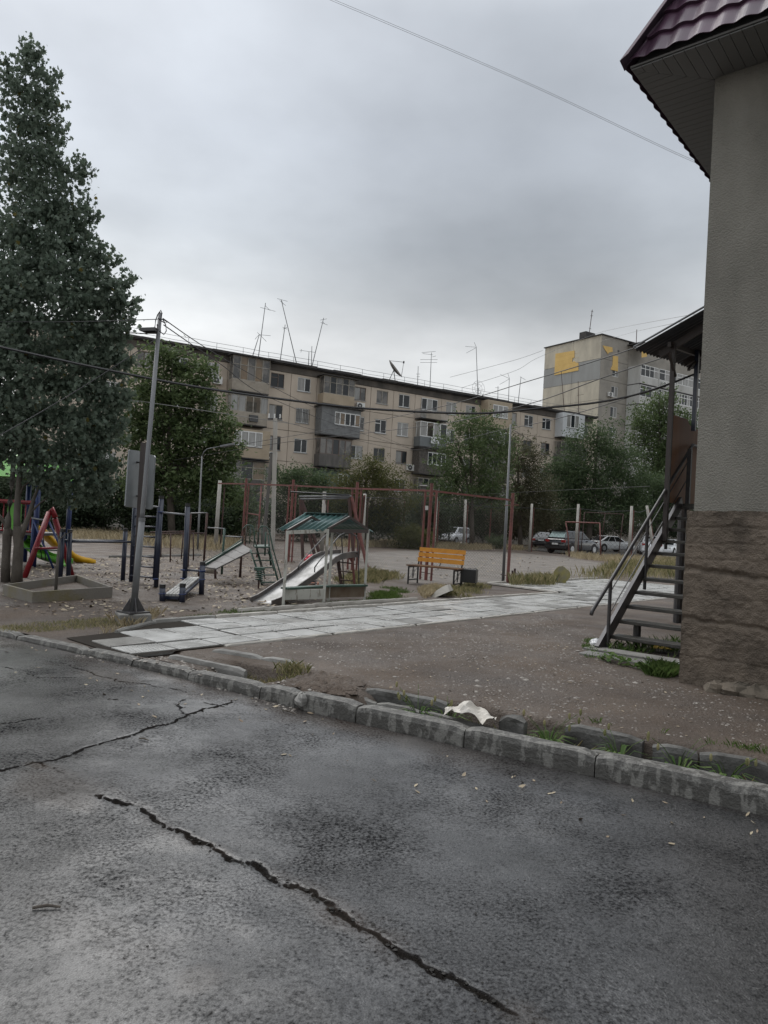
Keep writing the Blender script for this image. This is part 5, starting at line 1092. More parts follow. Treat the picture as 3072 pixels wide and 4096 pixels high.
b2_ = b+Vector((-.55,.6,0)); o = MB().tube([b2_-ZV*.1, D('Z7', 1425, 1380, b2_.y)], .08, 8).build('timber_prop', 'wood_grey'); tag(o, 'dark leaning timber prop next to the pale utility pole', 'pole')
# low wire fence, far left
wf = thing('garden_fence', D('V', 420, 2120, 44), 'low pale-green post and wire fence beyond the dry grass at the left', 'fence')
prev = None
for x in (148, 275, 354, 422, 489, 560, 640, 720):
    b = D('V', x, 2124, 42); b.z = 0; t = b+ZV*1.15; big_ = x in (148, 354, 489, 640)
    MB().tube([b, t], .05 if big_ else .025, 6).build('post', 'shingle_grey' if big_ else 'tin', wf)
    if prev:
        for h in (.25, 1.08): MB().tube([prev+ZV*h, b+ZV*h], .018, 4).build('wire', 'tin', wf)
    prev = b
for i in range(12): b = D('V', 150+i*9, 2100, 41); b.z = 0; MB().tube([b, b+ZV*1.3], .018, 5).build('bar', 'tin', wf)

# ---------------------------------------------------------------- cars
def car(kind, px, py, Y, hd, paint, label, zg=.02):
    c = D('V', px, py, Y); c.z = zg; t = thing('parked_car', c, label, 'car', 'cars parked beyond the court'); d = Vector((math.cos(hd), math.sin(hd), 0)); l = Vector((-d.y, d.x, 0))
    P = lambda x, y, z: c+d*x+l*y+ZV*z
    #     L    W    H   belt  front-base front-roof rear-roof rear-base hood  wheel
    L, Wd, Hh, bz, a, b, e_, f, hz, wr = dict(hatch=(3.5,1.5,1.48,.92,1.05,.35,-1.35,-1.68,.85,.27), suv=(4.6,1.82,1.66,1.08,1.1,.35,-1.75,-2.2,1.0,.36), sedan=(4.75,1.83,1.46,.93,1.35,.3,-.85,-2.0,.84,.33))[kind]
    hw = Wd/2; X = [L/2, L/2-.12, L/2-.6, a, 0, f+.25, -L/2+.35, -L/2+.08, -L/2]; rear_t = bz if kind != 'sedan' else bz+.02
    T_ = [hz-.25, hz-.12, hz, bz-.01, bz, bz, rear_t, rear_t-.06, rear_t-.3]; Wf = [.78, .9, .97, 1, 1, 1, .97, .93, .86]; vs = []; fs = []
    for x, zt, wf_ in zip(X, T_, Wf):
        w = hw*wf_; zb = .22 if abs(x) < L/2-.2 else .3
        for y, z in ((-w*.9,zb), (-w,zb+.12), (-w*1.0,lerp(zb,zt,.62)), (-w*.94,zt-.03), (-w*.75,zt), (w*.75,zt), (w*.94,zt-.03), (w,lerp(zb,zt,.62)), (w,zb+.12), (w*.9,zb)): vs.append(P(x, y, z))
    m = 10
    for i in range(len(X)-1):
        for j in range(m): fs.append((i*m+j, i*m+(j+1) % m, (i+1)*m+(j+1) % m, (i+1)*m+j))
    fs += [tuple(range(m)), tuple(range((len(X)-1)*m, len(X)*m))[::-1]]
    MB().add(vs, fs).build('body', paint, t, smooth=True)
    wb_, wt_ = hw*.9, hw*.68; cb = [P(a,-wb_,bz-.02), P(a,wb_,bz-.02), P(f,wb_,bz-.02), P(f,-wb_,bz-.02), P(b,-wt_,Hh), P(b,wt_,Hh), P(e_,wt_,Hh), P(e_,-wt_,Hh)]
    MB().hexa(cb).build('cabin', paint, t, bevel=.09)
    def pane(q, i0, i1, j0, j1, nm, m_):
        A = lambda u, v: lerp(lerp(q[0], q[1], u), lerp(q[3], q[2], u), v); n_ = (q[1]-q[0]).cross(q[3]-q[0]).normalized()
        cc = (cb[0]+cb[6])/2
        if n_.dot(q[0]-cc) < 0: n_ = -n_
        MB().prism([A(i0,j0)+n_*.004, A(i1,j0)+n_*.004, A(i1,j1)+n_*.004, A(i0,j1)+n_*.004], n_*.008).build(nm, m_, t)
    pane([cb[0],cb[1],cb[5],cb[4]], .06, .94, .08, .92, 'windscreen', 'car_glass'); pane([cb[3],cb[2],cb[6],cb[7]], .08, .92, .14, .88, 'rear_window', 'car_glass_pale' if kind == 'suv' and paint == 'car_black' else 'car_glass')
    for sd2 in ([cb[0],cb[3],cb[7],cb[4]], [cb[1],cb[2],cb[6],cb[5]]):
        for u0, u1 in ((.1,.42), (.45,.72), (.75,.93)) if kind != 'hatch' else ((.1,.5), (.54,.92)): pane(sd2, u0, u1, .1, .86, 'side_window', 'car_glass')
    for x in (L/2-.82, -L/2+.8):
        for s2 in (-1, 1):
            w = MB().tube([P(x, s2*(hw-.2), wr), P(x, s2*(hw+.015), wr)], wr, 18).build('wheel', 'tyre', t); MB().tube([P(x, s2*(hw), wr), P(x, s2*(hw+.025), wr)], wr*.62, 14).build('rim', 'rim', w)
            MB().tube([P(x, s2*(hw-.12), wr+.03), P(x, s2*(hw+.006), wr+.03)], wr*1.16, 18).build('wheel_arch', 'tyre', t)
    for s2 in (-1, 1):
        MB().box(P(L/2-.1, s2*hw*.66, hz-.2), (.14,.34,.16), hd).build('headlight', 'lamp_clear', t); MB().box(P(-L/2+.05, s2*hw*.72, rear_t-.18), (.12,.32,.17), hd).build('tail_light', 'lamp_red', t)
        MB().box(P(a-.25, s2*(hw+.08), bz+.06), (.1,.18,.12), hd).build('mirror', paint, t)
    MB().box(P(-L/2-.004, 0, .68 if kind == 'suv' else .72), (.03,.5,.12), hd).build('number_plate', 'plate', t); MB().box(P(L/2+.0, 0, .45), (.03,.5,.11), hd).build('number_plate', 'plate', t)
    MB().box(P(-L/2+.02, 0, .45), (.12,Wd*.92,.16), hd).build('bumper', paint if paint != 'car_black' else 'tyre', t); MB().box(P(L/2-.04, 0, .4), (.1,Wd*.84,.16), hd).build('bumper', paint, t)
    if kind == 'suv': MB().box(P(e_-.12, 0, Hh-.03), (.25,Wd*.62,.04), hd).build('spoiler', paint, t)
    return t
car('hatch', 1822, 2160, 66, math.atan2(-.76, -.65), 'car_silver', 'small silver hatchback facing left under the trees behind the court')
car('suv', 2290, 2190, 53, math.atan2(.69, .725), 'car_black', 'black estate car with pale rear window parked behind the goal frame')
car('sedan', 2172, 2180, 68, math.atan2(.95, .3), 'car_black', 'dark saloon in shade just left of the black estate car')
car('sedan', 2440, 2190, 67, math.atan2(.45, .9), 'car_white', 'white saloon parked to the right of the black estate car')
car('suv', 2598, 2190, 64, math.atan2(.96, .26), 'car_white', 'white off-roader seen from behind, left of the staircase stringer')
car('sedan', 2676, 2190, 66, math.atan2(-.8, -.6), 'car_white', 'white car glimpsed between the staircase treads')
# ---------------------------------------------------------------- foliage
LOBE = np.array([(0,-.5),(.44,-.3),(.3,.0),(.46,.3),(.13,.2),(0,.6),(-.13,.2),(-.46,.3),(-.3,.0),(-.44,-.3)])
QUAD = np.array([(0,-.5),(.2,0),(0,.5),(-.2,0)]); FROND = np.array([(0,-.5),(.16,-.25),(.2,.1),(0,.5),(-.2,.1),(-.16,-.25)])
def leaves(centers, size, shape, up=.35, droop=0.):
    n = len(centers); nr = RNG.normal(size=(n,3)); nr[:,2] = np.abs(nr[:,2])*(.55 if up < .25 else 1)+up; nr /= np.linalg.norm(nr, axis=1)[:,None]
    a = RNG.normal(size=(n,3)); a[:,2] -= droop; u = np.cross(nr, a); u /= np.linalg.norm(u, axis=1)[:,None]; v = np.cross(nr, u)
    s = size*RNG.uniform(.5, 1.35, n); k = len(shape); V = centers[:,None,:]+(u[:,None,:]*shape[None,:,0,None]+v[:,None,:]*shape[None,:,1,None])*s[:,None,None]
    V += nr[:,None,:]*(np.abs(shape[:,0])**2*1.2*1.0)[None,:,None]*s[:,None,None]*RNG.uniform(-.8,.8,n)[:,None,None]
    return V.reshape(-1,3), np.arange(n*k).reshape(n,k)
def crown_pts(blobs, n, ncl, spread, shell=.55, shoots=60):
    w = np.array([b[1][0]*b[1][1]*b[1][2] for b in blobs])**(2/3); w /= w.sum(); C = []
    for b, q in zip(blobs, w):
        m = max(2, int(ncl*q)); d = RNG.normal(size=(m,3)); d /= np.linalg.norm(d,axis=1)[:,None]; r = RNG.uniform(shell**3, 1, m)**(1/3)
        C.append(np.array(b[0])+d*r[:,None]*np.array(b[1]))
    C = np.vstack(C); SH_ = []
    for _ in range(shoots):      # leafy shoots that break the outline
        b = blobs[RNG.integers(len(blobs))]; d = RNG.normal(size=3); d[2] = abs(d[2])*.5; d /= np.linalg.norm(d); p = np.array(b[0])+d*np.array(b[1])*1.02; g_ = d+np.array([0,0,.7]); g_ /= np.linalg.norm(g_)
        k_ = 16; SH_.append(p+g_*RNG.uniform(0, spread*2.6, k_)[:,None]+RNG.normal(size=(k_,3))*spread*.25)
    wt = RNG.uniform(.3, 1.6, len(C)); wt /= wt.sum(); i = RNG.choice(len(C), n, p=wt)
    off = RNG.normal(size=(n,3))*spread*np.array([1,1,.7]); P_ = C[i]+off; return (np.vstack([P_]+SH_) if SH_ else P_), C
def PB(Y, specs, dy=.85, cy=0):   # photo-measured crown lobes at depth Y -> world lobes
    out_ = []
    for x, y, rx, ry in specs:
        c = D('V', x, y, Y); s = Y/F; out_.append(((c.x, c.y+cy, max(c.z, ry*s*.6)), (rx*s, rx*s*dy, ry*s)))
    return out_
def tree(name, base, blobs, n, size, m, label, cat='tree', shape=QUAD, ncl=200, spread=None, trunk=.12, limbs=6, bark='bark', shell=.5, up=.35, droop=0., group=None, extra=None, shoots=60):
    base = Vector(base); t = thing(name, base, label, cat, group); b_ = np.mean([np.array(b[0]) for b in blobs], 0)
    spread = spread or size*2.2; pts, C = crown_pts(blobs, n, ncl, spread, shell, shoots); pts[:,2] = np.maximum(pts[:,2], base.z+.05)
    V, Fc = leaves(pts, size, shape, up, droop); npmesh('crown', V, Fc, m, t, kind='stuff')
    if extra: V, Fc = leaves(pts[RNG.choice(len(pts), int(n*extra[1]))]+RNG.normal(size=(int(n*extra[1]),3))*spread*.4, size, shape, up, droop); npmesh('crown', V, Fc, extra[0], t, kind='stuff')
    if trunk:
        tops = sorted(blobs, key=lambda q: -q[0][2]); tp = Vector(tops[0][0]); md = lerp(base, tp, .5)+Vector((random.uniform(-.2,.2)*trunk*8, 0, 0))
        MB().tube([base-ZV*.1, lerp(base, md, .4), md, lerp(md, tp, .6), tp], [trunk*1.15, trunk, trunk*.75, trunk*.45, trunk*.15], 9).build('trunk', bark, t, smooth=True)
        lm = MB()
        for b in random.sample(blobs, min(limbs, len(blobs))):
            c = Vector(b[0]); s = lerp(base, md, random.uniform(.55, 1)); lm.tube([s, lerp(s, c, .5)+ZV*.1*(c-s).length*.4, c], [trunk*.5, trunk*.3, trunk*.1], 6)
            for _ in range(5): q = c+Vector([random.uniform(-1,1)*b[1][i]*.9 for i in range(3)]); lm.tube([lerp(s, c, .6), lerp(c, q, .3), q], [trunk*.25, trunk*.14, trunk*.04], 4)
        lm.build('branches', bark, t, smooth=True)
    return t
# the big maple at the left
mapl = [(127,215,7,35),(127,270,28,35),(119,320,92,55),(128,420,112,75),(132,540,114,90),(138,660,145,80),(305,690,32,55),(175,790,138,80),(300,860,60,60),(185,890,170,90),(200,990,190,90),(425,1045,36,40),(225,1100,250,95),(492,1130,34,38),(235,1210,270,95),(512,1225,34,45),(225,1330,280,100),(490,1320,36,55),(215,1450,280,100),(475,1450,38,65),(215,1580,280,100),(470,1590,38,65),(225,1720,250,100),(450,1720,45,70),(250,1850,200,75),(410,1860,55,55),(310,1950,120,42),(-60,950,110,170),(-80,1300,180,230),(-80,1650,180,210)]
mb_ = Vector((-6.76, 13.35, 0)); mp_ = tree('maple_tree', mb_, PB(13.4, [(x-.04*max(0, x-127), y+25, rx*.9, ry*.95) for x, y, rx, ry in mapl]), 42000, .078, 'leaf_maple', 'tall columnar dark maple filling the left edge beside the concrete planter', shape=LOBE, ncl=1500, spread=.115, trunk=0, shell=.72, up=.1, extra=('leaf_yellowing', .012), shoots=420)
tk = lambda x, y: D('W1', x, y, 13.35)
def trunk_(pts, r): MB().tube([tk(*p) for p in pts], r, 12).build('trunk', 'bark', mp_, smooth=True)
def stem_(pts, r, m='bark_pale'): MB().tube([tk(*p) for p in pts], r, 10).build('limb', m, mp_, smooth=True)
trunk_(((80,2130),(85,1850),(100,1600),(105,1430),(110,1350)), [.085,.075,.075,.08,.06]); trunk_(((245,2150),(255,1900),(275,1600),(265,1400),(255,1310)), [.105,.09,.085,.09,.07])
stem_(((105,1400),(120,1200),(150,950),(180,700),(200,300),(215,-200)), [.06,.055,.05,.045,.04,.03]); stem_(((255,1400),(250,1150),(262,900),(290,550),(330,100),(400,-900),(440,-2600)), [.065,.06,.055,.05,.045,.035,.015])
stem_(((300,1500),(370,1300),(440,1120),(500,900),(620,600)), [.05,.045,.04,.03,.02]); stem_(((190,1440),(110,1320),(30,1210),(-60,1100)), [.045,.04,.035,.03], 'bark')
stem_(((262,900),(350,720),(450,640),(560,500)), [.03,.02,.014,.01], 'bark'); stem_(((440,1120),(600,960),(720,880)), [.02,.014,.008], 'bark')
for x0, y0, x1, y1 in ((290,550,500,-600),(300,200,120,-900),(330,100,620,-1200),(400,-900,250,-2400),(400,-900,560,-1900),(430,-1800,380,-3200)): stem_(((x0,y0),((x0+x1)/2+30,(y0+y1)/2),(x1,y1)), [.03,.02,.008])

tree('locust_tree', D('V',690,2190,36)*1, PB(36, [(690,1440,110,50),(620,1510,90,60),(790,1500,60,60),(600,1620,110,80),(760,1610,110,70),(860,1690,80,60),(680,1700,120,80),(560,1760,100,80),(800,1780,110,80),(900,1800,60,60),(640,1860,130,80),(850,1890,80,80),(740,1950,120,80),(560,1950,100,80),(890,1990,60,60)]), 24000, .24, 'leaf_locust', 'feathery light-topped locust tree rising behind the lamp post in front of the flats', shape=FROND, ncl=330, spread=.3, trunk=.17, droop=.5, up=.5)
def shrub(px, py, Y, specs, n, size, m, label, cat='shrub', nm='shrub', **k):
    n = int(n*2.1); specs = [(x, y, rx*1.12, ry*1.1) for x, y, rx, ry in specs]
    b = D('V', px, py, Y); b.z = 0; return tree(nm, b, PB(Y, specs), n, size, m, label, cat, **{**dict(trunk=.06, limbs=4, ncl=110, spread=size*1.8), **k})
SH = [
 (470,2110,38,[(300,1990,110,90),(420,2020,110,80),(330,2080,120,40)],5000,.2,'leaf_dark','dark bush behind the low wire fence, directly behind the red climber'),
 (560,2110,37,[(520,2000,90,90),(590,2060,80,60),(640,2090,70,40)],5000,.2,'leaf_dark','dark bush behind the wire fence, behind the sign boards'),
 (770,2110,39,[(700,2050,100,80),(810,2060,90,70),(750,2110,110,40)],5600,.2,'leaf_dark','dark undergrowth bush below the feathery locust tree'),
 (930,2110,41,[(920,1980,60,90),(940,2060,80,80),(890,2110,70,40)],4500,.2,'leaf_elm','dark green bush between the ramp slide and the locust tree'),
 (40,2100,52,[(0,1800,120,120),(150,1850,110,110),(40,1980,160,120),(200,2000,120,90),(-150,1950,150,160),(-100,1750,120,120)],8000,.26,'leaf_dark','tall dark bush mass far behind the play tower at the left edge'),
 (60,2100,36,[(40,1960,140,110),(160,2050,90,60),(-60,2000,100,120),(150,1950,70,70)],6500,.2,'leaf_dark','dark bush at the far left behind the play tower'),
 (1220,2110,47,[(1130,1935,60,45),(1210,1925,80,50),(1290,1950,60,50),(1180,2010,90,60),(1280,2030,70,60)],5500,.18,'leaf_elm','fresh green bush right of the pale utility pole before the flats'),
 (1230,2130,48,[(1100,2060,60,60),(1200,2090,90,50),(1310,2090,80,50)],4500,.2,'leaf_dark','dark low bush behind the red fence, under the fresh green bush'),
 (1640,2160,44,[(1650,2145,52,40),(1620,2170,40,25),(1680,2170,40,25)],3500,.13,'leaf_olive','round dusty olive shrub beside a concrete fence post at the court edge'),
 (1420,2140,46,[(1400,2080,80,60),(1480,2090,90,60),(1560,2080,70,60)],4500,.2,'leaf_dark','dark bush under the yellowish tree behind the red fence'),
 (1700,2140,50,[(1680,2060,60,70),(1740,2080,60,60)],3500,.2,'leaf_dark','dark bush behind the tall red post group left of the silver hatchback'),
 (1870,2150,72,[(1860,2060,90,70),(1950,2070,80,70),(1780,2050,70,70),(1900,2110,110,35)],5500,.26,'leaf_dark','dark hedge mass right behind the silver hatchback'),
 (2090,2150,72,[(2050,2090,70,60),(2130,2100,70,55),(2010,2110,50,50)],4500,.25,'leaf_brown','brownish dark bush left of the dark saloon'),
 (2300,2150,75,[(2220,2090,90,60),(2330,2095,90,55),(2430,2095,80,50)],6000,.26,'leaf_dark','dark hedge above the roofs of the black car and the white saloon'),
 (2600,2150,74,[(2540,2060,80,80),(2640,2080,80,70),(2720,2060,70,80)],6000,.26,'leaf_dark','dark hedge behind the leaning concrete post and white off-roader'),
 (2060,2195,55,[(1985,2175,25,16)],700,.12,'leaf_elm','small green shrub by the slim rust-red lamp pole'),
]
for px, py, Y, sp_, n, s_, m_, lb_ in SH: shrub(px, py, Y, sp_, n, s_, m_, lb_)
shrub(1455,2150,45,[(1470,1870,60,40),(1400,1930,70,50),(1540,1920,80,50),(1470,1960,110,60),(1390,2010,70,50),(1590,1990,70,60),(1500,2040,90,50)],8500,.15,'leaf_olive','yellowish olive tree with dark trunk before the middle balconies','tree','olive_tree',trunk=.16,ncl=230,spread=.33,shell=.45)
shrub(1890,2150,53,[(1880,1690,70,35),(1930,1740,90,45),(1830,1760,70,45),(1980,1800,70,60),(1880,1830,110,60),(1800,1880,70,60),(1960,1910,90,60),(1860,1950,100,60),(1990,1980,60,60),(1780,1980,60,60)],7500,.2,'leaf_locust','open airy tree with thin foliage before the flats, left of the straight lamp post','tree','locust_tree',trunk=.17,ncl=190,spread=.4,shape=FROND,droop=.4)
shrub(2085,2150,58,[(2070,1800,55,50),(2110,1860,55,50),(2060,1910,70,60),(2140,1960,70,60),(2070,2000,80,60),(2170,2040,60,60),(2100,2070,80,50)],8000,.2,'leaf_brown','brownish olive tree just right of the straight lamp post','tree','elm_tree',trunk=.18,ncl=200,spread=.4)
shrub(2350,2150,64,[(2390,1720,45,40),(2350,1790,70,50),(2430,1770,65,55),(2280,1880,90,55),(2390,1850,110,70),(2480,1850,70,70),(2230,1920,80,60),(2340,1940,120,70),(2460,1950,100,80),(2540,1930,50,70),(2280,2020,120,60),(2420,2040,120,60),(2530,2030,70,70)],17000,.24,'leaf_elm','large full green tree before the nine-storey tower and the black car','tree','elm_tree',trunk=.25,ncl=420,spread=.5)
shrub(2650,2150,78,[(2640,1600,50,40),(2600,1670,60,45),(2690,1680,70,50),(2570,1730,50,40),(2650,1750,80,50),(2740,1740,60,60),(2700,1830,80,60),(2600,1830,70,50),(2650,1900,90,60),(2740,1920,60,70)],8500,.3,'leaf_locust','light green feathery tree before the tower balconies, left of the canopy post','tree','locust_tree',trunk=.2,ncl=210,spread=.5,shape=FROND,droop=.4)
shrub(2660,2150,66,[(2610,1960,70,60),(2690,1970,80,70),(2740,2030,60,70),(2640,2040,80,60)],6000,.24,'leaf_elm','dark green tree behind the upper treads of the staircase','tree','elm_tree',trunk=.2,ncl=150,spread=.45)

# ---------------------------------------------------------------- grass, weeds, leaves, stones
def ground_poly(pts, z=0): return [tuple(G('V', *p, z))[:2] for p in pts]
def in_poly(P, poly):
    x, y = P[:,0], P[:,1]; ins = np.zeros(len(P), bool); j = len(poly)-1
    for i in range(len(poly)):
        xi, yi = poly[i]; xj, yj = poly[j]; c = ((yi > y) != (yj > y)) & (x < (xj-xi)*(y-yi)/(yj-yi+1e-12)+xi); ins ^= c; j = i
    return ins
def scatter(poly, n, patch=0., sc=1., seed=0, soft=.12):
    A = np.array(poly); lo, hi = A.min(0), A.max(0); out_ = np.zeros((0,2))
    cap = n
    if patch: n = int(n*2.2)
    while len(out_) < n: P = RNG.uniform(lo, hi, (n*3, 2)); out_ = np.vstack([out_, P[in_poly(P, poly)]])
    P = out_[:n]; out_ = np.zeros((0,2))
    if True:
        if patch: P = P[fbm(P[:,0]*sc, P[:,1]*sc, seed) > patch+RNG.uniform(-.13,.13,len(P))+.3*(1-sm(0, soft, segdist(P[:,0], P[:,1], list(poly)+[poly[0]])))]
    return P[:cap]
def ghs(P):
    t = (P[:,0]-K0.x)*EK.x+(P[:,1]-K0.y)*EK.y; d = (P[:,0]-K0.x)*NK.x+(P[:,1]-K0.y)*NK.y
    i = np.clip(np.searchsorted(tsy, t), 0, len(tsy)-1); j = np.clip(np.searchsorted(dsy, d), 0, len(dsy)-1); return np.where(d < 0, road_z(t), Zy[i, j])
def grass(label, poly, n, h, w, m, patch=.42, sc=1.2, lean=.5, name='grass', z=0., seed=None, soft=.12):
    if isinstance(poly[0][0], (int, float)) and max(p[0] for p in poly) > 150: poly = ground_poly(poly)
    P = scatter(poly, n, patch, sc, seed if seed is not None else random.randint(0, 99), soft); n = len(P); a = RNG.uniform(0, 2*np.pi, n); hh = h*RNG.uniform(.4, 1.25, n)
    B0_ = np.stack([P[:,0], P[:,1], ghs(P)-.01+z], 1); d = np.stack([np.cos(a), np.sin(a), 0*a], 1); q = np.stack([-np.sin(a), np.cos(a), 0*a], 1); ln_ = hh*RNG.uniform(.05, lean*1.1, n); ww = w*RNG.uniform(.6, 1.3, n)
    mid = B0_+d*(ln_*.35)[:,None]+np.array([0,0,1])*(hh*.6)[:,None]; tip = B0_+d*ln_[:,None]+np.array([0,0,1])*hh[:,None]
    V = np.stack([B0_-q*ww[:,None]/2, B0_+q*ww[:,None]/2, mid+q*ww[:,None]*.4, tip, mid-q*ww[:,None]*.4], 1).reshape(-1,3)
    o = npmesh(name, V, np.arange(n*5).reshape(n,5), m, kind='stuff'); tag(o, label, 'grass' if name != 'weeds' else 'weeds'); return o
grass('short green grass along the road kerb at the left', ((0,2488),(250,2470),(470,2470),(620,2478),(560,2500),(300,2545),(0,2525),(-300,2500),(-300,2475)), 5200, .04, .0035, 'grass_mixed', .42, 2.5, .9, soft=.45)
grass('dry straw tuft around the foot of the leaning lamp post', ((390,2535),(450,2480),(600,2440),(650,2455),(600,2490),(470,2525)), 700, .12, .0035, 'grass_dry', .36, 3, .9, soft=.35)
grass('thin green grass between the sandbox and the path kerb', ((640,2478),(900,2440),(1130,2420),(1300,2405),(1500,2395),(1640,2385),(1600,2400),(1300,2432),(1000,2462),(660,2488)), 5000, .045, .004, 'grass_green', .42, 2, .9, soft=.2)
grass('green grass around the sandbox and right of it', ((1290,2420),(1460,2400),(1470,2345),(1620,2350),(1700,2385),(1600,2400)), 6000, .07, .005, 'grass_green', .42, 1.6, .9, soft=.35)
grass('yellowing grass behind the metal slide ladder', ((1330,2330),(1420,2270),(1520,2280),(1630,2310),(1560,2340),(1400,2350)), 4200, .17, .006, 'grass_mixed', .38, 1, .8, soft=.6)
grass('tufts of green and straw grass under the bench and bin', ((1700,2395),(1680,2360),(1830,2335),(1950,2345),(1985,2385),(1900,2398)), 4200, .12, .005, 'grass_mixed', .42, 1.6, .8, soft=.4)
grass('straw-coloured tufts before the broken slab', ((1660,2370),(1740,2352),(1800,2362),(1700,2395)), 2200, .14, .006, 'grass_dry', .3, 2, .8)
far_ = lambda pts, Y0: [tuple(D('V', x, 2100, Y))[:2] for x, Y in pts]
grass('strip of dry yellow grass in front of the low wire fence', far_(((200,31),(900,27),(1000,33),(1000,41),(150,41)), 0), 9000, .38, .016, 'grass_dry', .42, .35, .6, soft=1.)
grass('dry grass along the far edge of the court', far_(((1300,38),(1640,43),(2120,53),(2150,58),(1600,54),(1250,44)), 0), 9000, .4, .018, 'grass_dry', .44, .35, .6, soft=1.5)
grass('straw and green weeds at the right end of the court', ((2250,2322),(2330,2290),(2450,2262),(2560,2240),(2900,2250),(2900,2330),(2480,2322)), 7500, .36, .008, 'grass_mixed', .4, .7, .5, soft=1.)
grass('dry grass under the goal and far fence posts', far_(((2230,44),(2460,38),(2900,36),(2900,50),(2240,50)), 0), 6000, .35, .016, 'grass_dry', .45, .35, .6, soft=1.5)
grass('thin weeds along the front of the paved plaza', ((2030,2330),(2130,2322),(2250,2325),(2230,2345),(2040,2345)), 1200, .3, .008, 'grass_mixed', .4, 1.5, .5)
Bp = lambda u, w: tuple(B(u, w))[:2]
grass('lush green weeds under the staircase', [Bp(-1.5,1.0), Bp(-.05,1.0), Bp(-.05,3.2), Bp(-1.4,3.2)], 1500, .12, .01, 'weed_green', .48, 2, .9, 'weeds', soft=.4)
grass('bright green tuft at the corner of the grey building', [Bp(-.62,.05), Bp(-.1,-.0), Bp(-.08,.6), Bp(-.5,.7)], 2600, .12, .0035, 'weed_green', .3, 4, 1., 'weeds', soft=.3)
grass('low weeds at the left foot of the stair stringer', ((2300,2560),(2400,2540),(2440,2590),(2420,2640),(2330,2630)), 1500, .05, .008, 'weed_green', .45, 3, .9, 'weeds', soft=.2)
def kpoly(t0, t1, d0, d1): return [tuple(K(t0,d0))[:2], tuple(K(t1,d0))[:2], tuple(K(t1,d1))[:2], tuple(K(t0,d1))[:2]]
grass('green grass along the back edge of the open ditch', kpoly(-3.2, 1.9, .66, 1.0), 3600, .05, .0045, 'grass_green', .46, 2.2, 1., soft=.25)
grass('tall weeds growing inside the open ditch', kpoly(-3, 3.0, .25, .58), 420, .18, .007, 'grass_mixed', .5, 2.4, .9, 'weeds', seed=12)
grass('dense low weeds in the silted part of the ditch', kpoly(3.85, 4.75, .2, .75), 1300, .09, .0045, 'grass_mixed', .42, 2.5, .9, 'weeds', soft=.25)
grass('sparse sprouts between the kerb and ditch lining', kpoly(-3, 4.5, .13, .22), 500, .04, .005, 'grass_green', .55, 3, .9)
# broad-leaved weeds by the corner and foxtails in the ditch
P = scatter([Bp(-1.25,.35), Bp(-.35,.2), Bp(-.3,.8), Bp(-1.2,.75)], 260, .45, 3); pts = np.stack([P[:,0], P[:,1], ghs(P)+RNG.uniform(.01,.1,len(P))], 1)
V, Fc = leaves(pts, .06, np.array([(0,-.5),(.3,-.2),(.33,.15),(0,.55),(-.33,.15),(-.3,-.2)]), 1.2); o = npmesh('weeds', V, Fc, 'weed_green', kind='stuff'); tag(o, 'broad-leaved green weeds in front of the concrete step slab', 'weeds')
def foxtail(t, d, n, label):
    b = K(t, d, -.22); o = thing('foxtail_weed', b, label, 'weed', 'foxtail weeds in the ditch'); mb = MB(); hd_ = MB()
    for i in range(n):
        a = random.uniform(0, 6.28); L = random.uniform(.25, .42); dx = Vector((math.cos(a), math.sin(a), 0)); p = [b+dx*L*.5*q*q+ZV*L*q*(1.05-.25*q) for q in (0,.4,.75,1)]; mb.tube(p, [.003,.003,.002,.002], 4)
        if i % 2: e = p[-1]+(p[-1]-p[-2]).normalized()*.03; hd_.sphere(e, (.011,.011,.026), 6, 5)
        for _ in range(2): a2 = a+random.uniform(-1.5,1.5); d2 = Vector((math.cos(a2), math.sin(a2), 0)); s = p[0]+ZV*.05; q2 = Vector((-d2.y, d2.x, 0))*.008; mb.add([s-q2, s+q2, s+d2*.1+ZV*.12+q2, s+d2*.22+ZV*.1, s+d2*.1+ZV*.12-q2], [(0,1,2,3,4)])
    mb.build('stem', 'weed_green', o); hd_.build('seed_head', 'grass_mixed', o, kind='stuff')
for t, d, n, l in ((2.55,.4,12,'foxtail clump in the ditch before the crumpled paper, leftmost'), (2.3,.45,7,'foxtail clump in the ditch just left of the crumpled white paper'), (1.45,.4,12,'foxtail weed in the ditch, right of the crumpled paper'), (.95,.42,6,'foxtail weed in the middle of the deep ditch'), (.25,.42,8,'foxtail weed in the ditch nearest the right edge'), (.55,.4,5,'foxtail weed low in the ditch under the chipped ditch wall')): foxtail(t, d, n, l)
# fallen leaves and stones
def flat_bits(name, P, size, m, label, cat, zoff=.006, shape=FROND, up=3.):
    pts = np.stack([P[:,0], P[:,1], ghs(P)+zoff], 1); V, Fc = leaves(pts, size, shape, up); o = npmesh(name, V, Fc, m, kind='stuff'); tag(o, label, cat)
play = ground_poly(((0,2440),(0,2270),(250,2240),(520,2225),(900,2225),(1130,2240),(1420,2260),(1460,2340),(1300,2400),(1040,2440),(640,2470),(300,2480)))
flat_bits('fallen_leaves', scatter(play, 3800, .36, .5, 5), .085, 'fallen', 'pale fallen leaves scattered over the playground soil', 'leaves', .014)
flat_bits('fallen_leaves', scatter(ground_poly(((1480,2300),(1500,2230),(2000,2210),(2300,2240),(2250,2310),(1800,2330))), 500), .11, 'fallen', 'sparse pale leaves and litter on the ball court', 'leaves', .014)
flat_bits('fallen_leaves', scatter(ground_poly(((850,2590),(1300,2540),(2300,2450),(2450,2600),(2600,2740),(3050,2800),(3050,3000),(2000,2850),(1500,2740)), 0), 160), .04, 'fallen', 'a few pale leaves on the stony bare ground', 'leaves')
